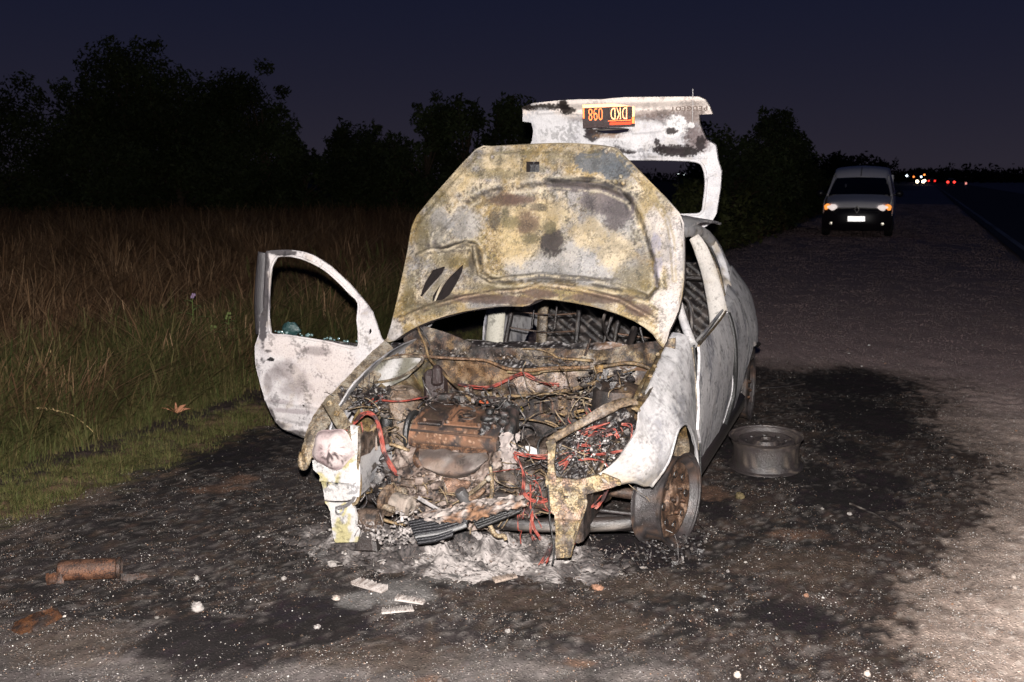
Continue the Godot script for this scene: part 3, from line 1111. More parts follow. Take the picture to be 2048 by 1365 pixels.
	sp += spread([[0.057,0.535,0.033,0.028],[-0.033,0.484,0.047,0.024],[-0.168,0.591,0.019,0.038],[-0.139,0.556,0.048,0.033]], C(.13, .11, .05), 0.8, 0.6)
	sp += spread([[-0.197,0.184,0.309,0.021],[0.328,0.213,0.183,0.023],[0.517,0.169,0.068,0.032],[0.051,0.218,0.093,0.023]], C(.085, .05, .04), 0.85, 0.5)
	sp += spread([[-0.497,0.489,0.039,0.049],[-0.545,0.12,0.098,0.029],[-0.46,0.821,0.045,0.02],[-0.215,0.856,0.039,0.034],[0.061,0.859,0.029,0.033],[0.135,0.854,0.033,0.033],[-0.472,0.208,0.073,0.097]], C(.17, .15, .10), 0.6, 0.6)
	sp += spread([[0.663,0.4,0.036,0.272],[0.656,0.131,0.058,0.112],[0.557,0.567,0.046,0.069],[0.616,0.218,0.054,0.054],[-0.698,0.014,0.04,0.054],[0.619,0.489,0.032,0.114]], C(.50, .475, .46), 0.75, 0.5)
	sp += spread([[0.569,0.465,0.021,0.055],[0.586,0.352,0.02,0.068]], C(.36, .36, .46), 0.7, 0.6)
	var loop := pan.duplicate()
	loop.append(pan[0])
	var lines := [[loop, C(.05, .042, .035), .006, .75, .004], [loop, C(.60, .54, .40), .006, .5, .024], [ridge, C(.06, .05, .035), .004, .8, .014], [ridge, C(.60, .52, .36), .005, .6, .0], [ridge2, C(.07, .045, .035), .005, .85, .012], [ridge2, C(.50, .36, .24), .004, .6, .0], [ridge3, C(.35, .28, .14), .005, .6, .010], [ridge4, C(.20, .17, .09), .006, .6, .012], [groove, C(.015, .012, .012), .007, .95, .0]]
	var cols := func(p: Vector3) -> Color:
		var q: Vector3 = p - f.origin
		var u := q.dot(f.basis.x)
		var v := q.dot(f.basis.y)
		var b := nb.get_noise_3dv(p)
		var w := 0.7 * b + 0.6 * nc.get_noise_3dv(p)
		var c := ochre(p)
		c = spots_on(c, u, v, sp, w)
		var q2 := Vector2(u, v)
		var ff := nc.get_noise_3dv(p)
		# dark and pale lines painted along the pressings, since the flash flattens their relief
		for l in lines:
			var d: float = dist_line(q2, l[0])
			if d < 0.05:
				c = mixc(c, l[1], l[3] * exp(-pow((d - l[4] + .006 * b + .004 * ff) / l[2], 2.0)) * sstep(-.35, .15, b + .5 * ff))
		var fleck := nc.get_noise_3dv(p * 2.1)
		c = mixc(c, C(.60, .55, .43), sstep(0.36, 0.46, -fleck) * 0.35 * sstep(.05, .2, c.g))
		c = c * lerpf(.64, 1.04, sstep(-.36, .28, nw.get_noise_3dv(p * 1.5) + .5 * b + .2 * ff))
		return mixc(c, C(.05, .04, .035), sstep(0.36, 0.44, fleck) * 0.5)
	var b := MB.new()
	b.sheet(on(f, relief), outline, [slot, slot2, latch], 0.0042, -f.basis.z * 0.003)
	var hood := obj("bonnet", b, M.panel, car, cols)
	var skin := MB.new()
	skin.sheet(on(f, func(u: float, v: float) -> float: return -0.026 - 0.05 * u * u + 0.02 * (1.0 - pow(2.0 * v - 0.9, 2.0)) * -1.0), outline, [], 0.02, -f.basis.z * 0.0015)
	obj("outer_skin", skin, M.ash, hood, func(p: Vector3) -> Color: return C(.012, .011, .011))
	# striker in the latch opening
	var st := MB.new()
	st.tube([V(-0.043,1.679,-0.338),V(-0.037,1.609,-0.323)], 0.005, 6, 1)
	st.box(V(-0.037,1.644,-0.331) + V(0, 0, -.012), V(.055, .04, .008))
	obj("latch_striker", st, M.char, hood, C(.012, .014, .016))
	var lens := MB.new()
	lens.tube([V(-0.571,1.018,-0.188),V(-0.522,1.073,-0.201),V(-0.469,1.132,-0.214),V(-0.441,1.175,-0.224)], [.004, .009, .009, .004], 6, 3)
	lens.tube([V(-0.5,1.002,-0.185),V(-0.465,1.089,-0.204),V(-0.415,1.15,-0.218),V(-0.354,1.202,-0.23)], [.005, .008, .008, .005], 6, 3)
	obj("hinge_web", lens, M.panel, hood, ochre)
	for k in 5:
		var q: Vector3 = [V(0.392,1.6,-0.32),V(0.406,1.569,-0.313),V(0.368,1.577,-0.315),V(0.315,1.711,-0.346),V(-0.241,1.69,-0.341)][k]
		var nb2 := MB.new()
		nb2.lathe([Vector2(0, .024), Vector2(.006, .024), Vector2(.009, .021), Vector2(.010, .0)], Transform3D(Basis(f.basis.x, f.basis.z, -f.basis.y), q + f.basis.z * 0.015), 10)
		obj("bolt", nb2, M.panel, hood, ochre)
	# rolled rim all round
	var edge := []
	for q in outline:
		edge.append(f.origin + f.basis.x * q.x + f.basis.y * q.y + f.basis.z * (0.018 - 0.05 * q.x * q.x))
	edge.append(edge[0])
	rod("rolled_rim", edge, 0.0055, M.panel, cols, hood, 5, 2)

func build_tailgate() -> void:
	var f := Transform3D(V(1,0,0),V(0,0.993,0.119),V(0,-0.119,0.993),V(0,1.3,-2.4))
	var outline := Q([-0.804,0.779,-0.707,0.806,-0.513,0.82,-0.375,0.823,-0.222,0.819,-0.164,0.824,-0.071,0.828,0.158,0.824,0.389,0.818,0.43,0.798,0.465,0.705,0.38,0.704,0.384,0.644,0.42,0.547,0.481,0.508,0.495,0.41,0.518,0.337,0.513,0.225,0.49,0.063,0.455,-0.003,0.391,-0.037,0.285,-0.026,-0.466,-0.046,-0.867,-0.025,-0.932,0.009,-0.93,0.219,-0.886,0.391,-0.847,0.432,-0.801,0.492,-0.763,0.552,-0.746,0.619,-0.754,0.675,-0.819,0.683,-0.81,0.733])
	var win := Q([-0.102,0.427,0.191,0.422,0.36,0.408,0.406,0.366,0.423,0.273,0.412,0.14,0.389,0.068,0.258,0.057,-0.287,0.039,-0.783,0.04,-0.815,0.151,-0.778,0.34,-0.732,0.418,-0.453,0.429])
	var grip := Q([-0.297,0.612,-0.286,0.631,-0.174,0.632,-0.066,0.624,-0.08,0.605,-0.168,0.593,-0.256,0.598])
	var crease := Q([-0.691,0.74,-0.55,0.747,-0.343,0.723,0.06,0.701,0.158,0.674,0.184,0.642,0.142,0.611,-0.04,0.601])
	var crease2 := Q([-0.775,0.418,-0.108,0.453,0.191,0.447,0.386,0.43])
	var relief := func(u: float, v: float) -> float:
		var q := Vector2(u, v)
		var h := 0.16 * pow(maxf(0.0, v - 0.38), 1.4) * 1.6
		h += 0.012 * exp(-pow(dist_line(q, crease) / 0.012, 2.0))
		h += 0.012 * exp(-pow(dist_line(q, crease2) / 0.012, 2.0))
		h += 0.04 * sstep(0.75, 0.80, v) + 0.006 * na.get_noise_2d(u * 1.5, v * 1.5)
		return h - 0.10 * pow(u + 0.12, 2.0)
	var sp := []
	sp += spread([[0.383,0.725,0.133,0.073],[-0.138,0.769,0.742,0.074],[0.351,0.779,0.199,0.073],[0.093,0.785,0.368,0.074]], C(.92, .84, .77), 0.97, 0.25)
	sp += spread([[0.255,0.697,0.2,0.047],[-0.139,0.693,0.405,0.02],[0.336,0.67,0.08,0.133],[0.06,0.72,0.201,0.02]], C(.16, .12, .11), 0.6, 0.8)
	sp += spread([[-0.654,0.775,0.152,0.024],[-0.497,0.771,0.034,0.048],[-0.48,0.752,0.055,0.021],[-0.761,0.784,0.048,0.021],[-0.496,0.791,0.041,0.034]], C(.03, .022, .02), 0.95, 0.3)
	sp += spread([[0.385,0.576,0.086,0.066],[0.369,0.513,0.08,0.053]], C(.20, .16, .16), 0.85, 0.7)
	sp += spread([[0.24,0.641,0.067,0.06],[0.207,0.603,0.06,0.04],[0.298,0.634,0.02,0.02],[0.333,0.639,0.02,0.017],[0.223,0.679,0.027,0.027]], C(.92, .92, .92), 0.95, 0.2)
	sp += spread([[0.208,0.489,0.134,0.03],[0.23,0.47,0.12,0.027],[0.321,0.466,0.047,0.03],[0.142,0.496,0.047,0.027],[0.204,0.604,0.04,0.023],[-0.328,0.586,0.054,0.041],[-0.141,0.518,0.088,0.024],[-0.345,0.612,0.034,0.027],[-0.108,0.486,0.047,0.024],[0.109,0.532,0.02,0.027],[0.385,0.506,0.03,0.043],[0.391,0.544,0.027,0.027],[-0.175,0.538,0.068,0.017],[-0.068,0.472,0.034,0.013],[0.283,0.45,0.033,0.017]], C(.035, .028, .03), 0.95, 0.35)
	sp += spread([[-0.191,0.61,0.135,0.024]], C(.05, .035, .03), 0.9, 0.5)
	sp += spread([[-0.192,0.578,0.115,0.017]], C(.35, .22, .13), 0.7, 0.5)
	sp += spread([[-0.057,0.543,0.115,0.054],[-0.226,0.536,0.068,0.034],[-0.589,0.616,0.138,0.103],[-0.657,0.706,0.103,0.055]], C(.86, .86, .87), 0.8, 0.6)
	var cols := func(p: Vector3) -> Color:
		var q: Vector3 = p - f.origin
		var c := white_ash(p).lerp(C(.84, .84, .86), 0.62)
		return spots_on(c, q.dot(f.basis.x), q.dot(f.basis.y), sp, 0.45 * nb.get_noise_3dv(p) + 0.9 * nc.get_noise_3dv(p))
	var b := MB.new()
	b.sheet(on(f, relief), outline, [win, grip], 0.0045, -f.basis.z * 0.035)
	var gate := obj("tailgate", b, M.ash_bright, car, cols)
	# window frame with its own inner ledge
	var led := []
	for q in win:
		led.append(f.origin + f.basis.x * q.x + f.basis.y * q.y + f.basis.z * (relief.call(q.x, q.y) + 0.004))
	led.append(led[0])
	rod("window_flange", led, 0.010, M.ash_bright, cols, gate, 6, 3)
	rod("handle_recess", [V(-0.311,1.904,-2.327),V(-0.277,1.888,-2.329),V(-0.174,1.88,-2.33),V(-0.067,1.891,-2.329),V(-0.02,1.916,-2.326)], [.006, .010, .006], M.burnt, rusty, gate, 6, 3)
	rod("lock_bar", [V(-0.359,1.908,-2.327),V(-0.29,1.914,-2.326),V(-0.174,1.915,-2.326),V(-0.08,1.917,-2.326),V(-0.02,1.912,-2.327)], .007, M.char, soot, gate, 6, 2)
	for k in 2:
		var hp: Vector3 = [V(0.357,1.312,-2.399),V(-0.718,1.295,-2.401)][k]
		var hb := MB.new()
		hb.box(hp - f.basis.z * .03, V(.06, .05, .10))
		obj("hinge", hb, M.ash_bright, gate, white_ash)
	# number plate hanging upside down, reflecting film half burnt away
	var pc := V(-0.183,2.011,-2.315)
	var off: float = relief.call((pc - f.origin).dot(f.basis.x), (pc - f.origin).dot(f.basis.y)) + 0.02
	var pl := Node3D.new()
	pl.name = "number_plate"
	car.add_child(pl, true)
	pl.set_meta("label", "upside-down number plate, half burnt, glowing orange in the flash")
	pl.transform = Transform3D(Basis(V(.999, .03, 0), V(-.03, .999, 0.0), V(0, 0, 1)), pc + f.basis.z * (off + 0.035))
	# turned to face the flash, so that the metal film throws it back
	pl.basis = Basis(Vector3.UP, 0.262) * Basis(Vector3.RIGHT, 0.05) * pl.basis
	var film := flat_mat(C(1.0, .20, .06), 0.55, 0.9)
	var film2 := flat_mat(C(1.0, .42, .20), 0.55, 0.9)
	var pb := MB.new()
	pb.box(V(0, 0, -0.004), V(.335, .150, .006), .002)
	obj("plate_base", pb, M.char, pl, func(p: Vector3) -> Color: return C(.05, .018, .016).lerp(C(.012, .01, .01), sstep(-.1, .2, nb.get_noise_3dv(p * 2.0))))
	var rim := [[V(0, .064, 0), V(.335, .022, .004), film2], [V(.159, .02, 0), V(.016, .066, .004), film2], [V(-.161, .02, 0), V(.011, .066, .004), film], [V(.157, -.035, 0), V(.018, .042, .004), film], [V(.07, -.034, 0), V(.15, .006, .004), film], [V(.075, -.052, 0), V(.14, .018, .003), flat_mat(C(.55, .05, .02), .55, .9)]]
	for e in rim:
		var rb := MB.new()
		rb.box(e[0], e[1], .001)
		obj("border_film", rb, e[2], pl)
	for k in 2:
		var tm := TextMesh.new()
		tm.text = ["DKD", "098"][k]
		var sf := SystemFont.new()
		sf.font_names = PackedStringArray(["Droid Sans"])
		tm.font = sf
		tm.font_size = 64
		tm.pixel_size = 0.00124
		tm.depth = 0.003
		var tn := MeshInstance3D.new()
		tn.name = "plate_lettering"
		tn.mesh = tm
		tn.material_override = film2 if k == 0 else film
		pl.add_child(tn, true)
		tn.transform = Transform3D(Basis(V(-1, 0, 0) * .74, V(0, -1, 0) * 1.3, V(0, 0, 1)), V(.066 if k == 0 else -.085, .012, .002))
	var badge := TextMesh.new()
	badge.text = "PEUGEOT"
	var bf := SystemFont.new()
	bf.font_names = PackedStringArray(["Droid Sans"])
	bf.font_weight = 700
	badge.font = bf
	badge.font_size = 48
	badge.pixel_size = 0.00082
	badge.depth = 0.006
	var bn := MeshInstance3D.new()
	bn.name = "badge_lettering"
	bn.mesh = badge
	bn.material_override = flat_mat(C(.12, .08, .06), .5)
	gate.add_child(bn, true)
	var bp := V(0.326,2.04,-2.311)
	var boff: float = relief.call((bp - f.origin).dot(f.basis.x), (bp - f.origin).dot(f.basis.y))
	bn.transform = Transform3D(Basis(-f.basis.x * 1.35, -f.basis.y, f.basis.z), bp + f.basis.z * (boff + 0.014))
	# thin bare aerial rod standing above
	rod("aerial", [V(0.355,2.148,-2.2),V(0.359,2.035,-2.2),V(0.358,1.943,-2.2)], .0022, M.ash_bright, C(.6, .6, .6), gate, 5, 1)

func build_door() -> void:
	var f := Transform3D(V(0.997,0,-0.077),V(0,1,0),V(0.077,0,0.997),V(-0.8,0.2,-0.42))
	var outline := Q([-0.814,0.569,-0.838,0.502,-0.834,0.399,-0.806,0.272,-0.782,0.187,-0.75,0.085,-0.709,0.043,-0.612,0.013,-0.308,-0.006,-0.033,0.001,-0.014,0.246,-0.02,0.513,-0.097,0.573,-0.127,0.641,-0.157,0.701,-0.212,0.767,-0.292,0.852,-0.396,0.938,-0.453,0.971,-0.501,0.996,-0.55,1.011,-0.6,1.018,-0.653,1.022,-0.73,1.018,-0.782,1.012,-0.799,0.966,-0.821,0.741])
	var win := Q([-0.711,0.987,-0.645,0.991,-0.563,0.977,-0.477,0.944,-0.425,0.916,-0.38,0.883,-0.335,0.845,-0.293,0.804,-0.241,0.753,-0.24,0.663,-0.227,0.525,-0.374,0.539,-0.517,0.555,-0.654,0.568,-0.741,0.572,-0.761,0.659,-0.765,0.784,-0.749,0.927])
	var grip := Q([-0.772,0.427,-0.743,0.448,-0.716,0.438,-0.723,0.424,-0.753,0.423])
	var mir := Q([-0.161,0.626,-0.153,0.608,-0.168,0.589,-0.173,0.61])
	var hole3 := Q([-0.711,0.208,-0.702,0.212,-0.702,0.2,-0.711,0.2])
	var hole4 := Q([-0.566,0.195,-0.548,0.196,-0.549,0.18,-0.567,0.178])
	var crease := Q([-0.806,0.211,-0.599,0.193,-0.303,0.173])
	var crease2 := Q([-0.768,0.101,-0.604,0.07,-0.307,0.046])
	var relief := func(u: float, v: float) -> float:
		var h := 0.05 * (1.0 - pow((v - 0.36) / 0.36, 2.0)) if v < 0.70 else -0.06 * (v - 0.70)
		var q := Vector2(u, v)
		h += 0.006 * exp(-pow(dist_line(q, crease) / 0.010, 2.0)) - 0.007 * exp(-pow(dist_line(q, crease2) / 0.012, 2.0))
		return h + 0.006 * na.get_noise_2d(u * 1.4, v * 1.4)
	var sp := []
	sp += spread([[-0.473,0.382,0.164,0.137],[-0.677,0.509,0.139,0.055],[-0.354,0.443,0.108,0.108],[-0.448,0.247,0.137,0.082]], C(.70, .63, .60), 0.7, 0.7)
	sp += spread([[-0.637,0.387,0.072,0.044],[-0.596,0.293,0.083,0.055],[-0.762,0.297,0.028,0.045],[-0.714,0.356,0.045,0.039],[-0.469,0.492,0.082,0.022],[-0.558,0.337,0.039,0.044]], C(.20, .17, .17), 0.6, 0.8)
	sp += spread([[-0.792,0.777,0.031,0.306],[-0.686,1.008,0.082,0.019]], C(.045, .04, .045), 0.92, 0.2)
	sp += spread([[-0.726,0.061,0.068,0.028],[-0.761,0.115,0.02,0.057],[-0.606,0.025,0.112,0.017],[-0.754,0.478,0.022,0.008]], C(.06, .05, .05), 0.85, 0.4)
	sp += spread([[-0.631,0.152,0.112,0.014],[-0.69,0.204,0.084,0.011]], C(.34, .30, .31), 0.7, 0.6)
	var cols := func(p: Vector3) -> Color:
		var q: Vector3 = p - f.origin
		var c := white_ash(p).lerp(C(.66, .61, .60), 0.45)
		return spots_on(c, q.dot(f.basis.x), q.dot(f.basis.y), sp, 0.9 * nb.get_noise_3dv(p) + 0.3 * nc.get_noise_3dv(p))
	var b := MB.new()
	b.sheet(on(f, relief), outline, [win, grip, mir, hole3, hole4], 0.006, -f.basis.z * 0.012)
	var d := obj("front_door", b, M.ash, car, cols)
	d.set_meta("label", "open front door with a bare window frame")
	# inner panel, a little larger at the shut edge: seen as a dark band
	var inner := Q([-0.826,0.563,-0.851,0.501,-0.849,0.398,-0.828,0.266,-0.802,0.163,-0.769,0.058,-0.722,0.016,-0.614,-0.015,-0.309,-0.034,-0.047,-0.022,-0.02,0.513,-0.23,0.525,-0.527,0.543,-0.741,0.561])
	var ib := MB.new()
	ib.sheet(on(f, func(_u: float, _v: float) -> float: return -0.045), inner, [], 0.02, -f.basis.z * 0.006)
	obj("inner_panel", ib, M.char, d, soot)
	var post := MB.new()
	post.tube([V(-1.591,1.206,-0.359),V(-1.61,1.058,-0.358),V(-1.623,0.922,-0.357),V(-1.618,0.763,-0.357)], [.012, .014, .014, .016], 8, 3, 2.2, f.basis.x)
	obj("window_post", post, M.char, d, C(.05, .045, .05))
	var fl := []
	for q in win:
		fl.append(f.origin + f.basis.x * q.x + f.basis.y * q.y + f.basis.z * (relief.call(q.x, q.y) + 0.001))
	fl.append(fl[0])
	rod("window_channel", fl, 0.007, M.ash, cols, d, 6, 3)
	var gl := MB.new()
	for i in 26:
		var q: Vector3 = [V(-1.518,0.767,-0.365),V(-1.384,0.76,-0.375),V(-1.237,0.745,-0.386),V(-1.092,0.732,-0.398)][i % 4] + V(rng.randf_range(-.05, .08), rng.randf_range(0, .012), rng.randf_range(-.03, -.01))
		gl.blob(q, V(.010, .007, .008) * rng.randf_range(.5, 1.3), nb, .6, 6, 4)
	obj("glass_crumbs", gl, M.chip, d, C(.10, .16, .16)).set_meta("kind", "stuff")
	var rag := MB.new()
	rag.blob(V(-1.457,0.792,-0.369) + V(0, 0, -.03), V(.055, .035, .02), nb, .5, 14, 8)
	obj("melted_glass_lump", rag.dent(nc, .01), M.char, d, C(.03, .075, .075))

func side_x(y: float, z: float) -> float:
	var x := 0.785 - (0.8 * pow(y - 0.6, 2.0) if y > 0.6 else 0.28 * pow(0.6 - y, 2.0))
	if z < -2.0: x -= 0.10 * pow(-2.0 - z, 2.0)
	if z > -0.45: x -= 0.05 * pow((z + 0.45) / 0.6, 2.0)
	return x + 0.022 * exp(-pow((z + 2.45) / 0.35, 2.0) - pow((y - 0.55) / 0.22, 2.0))

func body_side(s: float) -> Callable:
	return func(z: float, y: float) -> Vector3:
		return V(s * (side_x(y, z) + 0.004 * na.get_noise_2d(z * 2.0, y * 2.0)), y, z)

func streaked(p: Vector3) -> Color:
	# wiped, streaky ash on the flank
	var s := nw.get_noise_3d(p.x * 1.1, p.y * 0.55 + p.z * 0.35, p.z * 0.9)
	var b := nb.get_noise_3d(p.x * .6, p.y * 0.3 + p.z * 0.2, p.z * 0.7)
	var c := mixc(C(.72, .72, .73), C(.27, .28, .32), sstep(0.02, 0.45, s + .25 * b))
	c = mixc(c, C(.86, .86, .86), sstep(0.02, 0.35, b - .4 * s))
	c = mixc(c, C(.15, .14, .14), sstep(0.30, 0.42, nc.get_noise_3d(p.x, p.y * 0.5, p.z * 0.8) + 0.2 * s) * .7)
	return c

func build_sides() -> void:
	var front_door := Q([-0.436,0.82,-0.767,0.838,-1.117,0.851,-1.376,0.863,-1.348,0.771,-1.34,0.605,-1.375,0.399,-1.209,0.277,-0.916,0.183,-0.756,0.099,-0.315,0.453,-0.266,0.674])
	var b := MB.new()
	b.sheet(body_side(1.0), front_door, [], 0.012, V(-.012, 0, 0))
	var d: MeshInstance3D = obj("side_door", b, M.ash, car, streaked)
	rod("window_sill", [V(0.744,0.827,-0.423),V(0.739,0.839,-0.772),V(0.734,0.853,-1.121),V(0.727,0.869,-1.374)], .006, M.burnt, ochre, d, 6, 3)
	rod("belt_seal", [V(0.7,0.813,-0.524),V(0.7,0.828,-0.857),V(0.7,0.856,-1.268),V(0.7,0.869,-1.479)], .008, M.ash, white_ash, d, 6, 3)
	var rear := Q([-1.41,0.862,-1.775,0.887,-2.169,0.867,-2.362,0.782,-2.551,0.659,-2.494,0.581,-2.47,0.524,-2.175,0.558,-2.066,0.496,-1.95,0.421,-1.875,0.341,-1.686,0.241,-1.351,0.22,-1.27,0.26,-1.433,0.381,-1.381,0.598,-1.378,0.766])
	b = MB.new()
	b.sheet(body_side(1.0), rear, [], 0.012, V(-.012, 0, 0))
	var q := obj("rear_quarter", b, M.ash, car, streaked)
	rod("door_gap", [V(0.732,0.858,-1.399),V(0.764,0.76,-1.388),V(0.785,0.598,-1.381),V(0.772,0.383,-1.45),V(0.747,0.234,-1.328)], .015, M.char, C(.03, .03, .03), q, 6, 3).position = V(.004, 0, .006)
	rod("door_gap", [V(0.726,0.873,-1.902),V(0.77,0.744,-1.966),V(0.788,0.591,-1.963),V(0.78,0.449,-1.881)], .004, M.char, C(.1, .1, .1), q, 5, 3)
	rod("bumper_bracket", [V(0.793,0.565,-2.172),V(0.786,0.517,-2.431),V(0.791,0.525,-2.469)], .018, M.char, soot, q, 6, 2)
	# shoulder that closes the flank towards the glasshouse
	b = MB.new()
	b.net([[V(.70, .86, -1.45), V(.655, .95, -1.95), V(.60, 1.02, -2.45), V(.55, 1.0, -2.80)], [side_pt(.84, -1.42), side_pt(.86, -1.95), side_pt(.86, -2.5), side_pt(.82, -2.92)], [side_pt(.76, -1.42), side_pt(.74, -1.95), side_pt(.72, -2.5), side_pt(.66, -3.0)]], 8, 6, V(-.01, 0, 0))
	obj("shoulder_panel", b, M.ash, q, streaked)
	# the far flank, seen only from the side
	var far := Q([-3.0, .35, -2.9, .85, -2.5, .86, -.45, .82, -.45, .24, -2.1, .22, -2.15, .42, -2.44, .58, -2.75, .42, -2.8, .3])
	b = MB.new()
	b.sheet(body_side(-1.0), Q([-3.0, .35, -2.9, .85, -2.5, .86, -1.5, .86, -1.5, .22, -2.1, .22, -2.15, .42, -2.44, .58, -2.75, .42, -2.8, .3]), [], 0.03, V(.012, 0, 0))
	obj("rear_quarter", b, M.ash, car, streaked)
	for s in [1.0, -1.0]:
		b = MB.new()
		b.box(V(s * .70, .205, -1.28), V(.12, .10, 1.66), .02)
		obj("sill", b.dent(nb, .008), M.char, car, soot)
		# roof rail over the door and down to the tail
		b = MB.new()
		b.tube([V(0.708,0.816,-0.48),V(0.644,0.926,-0.56),V(0.577,1.054,-0.7),V(0.518,1.185,-0.9),V(0.491,1.299,-1.15)].map(func(q): return V(q.x * s, q.y, q.z)), [.034, .030, .028, .030, .034], 8, 5, .7, V(s * 1.0, 0, 0))
		obj("front_pillar", b, M.ash, car, white_ash)
		b = MB.new()
		b.tube([V(0.508,1.311,-1.12),V(0.522,1.313,-1.3),V(0.524,1.296,-1.6),V(0.528,1.245,-1.9),V(0.537,1.15,-2.2),V(0.555,1.012,-2.45),V(0.597,0.872,-2.6),V(0.638,0.755,-2.72),V(0.665,0.656,-2.8)].map(func(q): return V(q.x * s, q.y, q.z)), [.034, .034, .036, .038, .042, .05, .06, .06], 8, 6, .8, V(s * 1.0, 0, 0))
		obj("roof_rail", b, M.ash, car, white_ash)
	var bp := MB.new()
	bp.tube([V(0.523,1.273,-1.45),V(0.565,1.201,-1.45),V(0.614,1.075,-1.45),V(0.645,0.964,-1.45),V(0.675,0.837,-1.45),V(0.686,0.752,-1.45)], [.030, .040, .046, .050, .056, .06], 10, 5, .55, V(0, 0, 1))
	obj("centre_pillar", bp, M.ash, car, func(p: Vector3) -> Color: return mixc(white_ash(p), C(.70, .66, .58), .6))
	bp = MB.new()
	bp.tube([V(-.56, 1.32, -1.5), V(-.61, 1.1, -1.48), V(-.66, .88, -1.46), V(-.70, .5, -1.46), V(-.70, .25, -1.46)], [.035, .045, .055, .06, .06], 10, 5, .55, V(0, 0, 1))
	obj("centre_pillar", bp, M.ash, car, func(p: Vector3) -> Color: return mixc(white_ash(p), C(.62, .60, .45), .6))
	rod("rear_door_frame", [V(0.449,1.278,-2),V(0.53,1.224,-2),V(0.595,1.103,-2),V(0.636,0.966,-2),V(0.651,0.883,-2)], [.018, .022, .024, .024], M.ash, white_ash, car, 8, 5, .6, V(0, 0, 1))
	rod("rear_door_frame", [V(0.481,1.267,-1.75),V(0.555,1.18,-1.75),V(0.618,1.049,-1.75),V(0.657,0.917,-1.75),V(0.668,0.852,-1.75)], .012, M.burnt, ochre, car, 8, 5)
	rod("quarter_window_post", [V(0.589,1.024,-2.2),V(0.61,0.961,-2.2),V(0.628,0.898,-2.2)], .020, M.ash, white_ash, car, 8, 4, .5, V(0, 0, 1))
	# roof skin with an empty front edge
	var rf := MB.new()
	rf.net([[V(-.53, 1.335, -1.16), V(-.25, 1.385, -1.10), V(.25, 1.385, -1.10), V(.53, 1.335, -1.16)], [V(-.55, 1.36, -1.6), V(-.25, 1.41, -1.6), V(.25, 1.41, -1.6), V(.55, 1.36, -1.6)], [V(-.54, 1.31, -2.35), V(-.25, 1.345, -2.40), V(.25, 1.345, -2.40), V(.54, 1.31, -2.35)]], 6, 6, V(0, -.015, 0))
	obj("roof", rf.dent(na, .012, 2.0), M.ash, car, white_ash)
	# tail panel and floor
	b = MB.new()
	b.box(V(0, .50, -2.98), V(1.25, .45, .05), .02)
	obj("rear_panel", b.dent(nb, .01), M.burnt, car, brown_bulk)
	b = MB.new()
	b.box(V(0, .22, -1.6), V(1.34, .03, 2.8), .01)
	obj("floor_pan", b.dent(nb, .012), M.char, car, soot)

func side_pt(y: float, z: float) -> Vector3:
	return V(side_x(y, z), y, z)

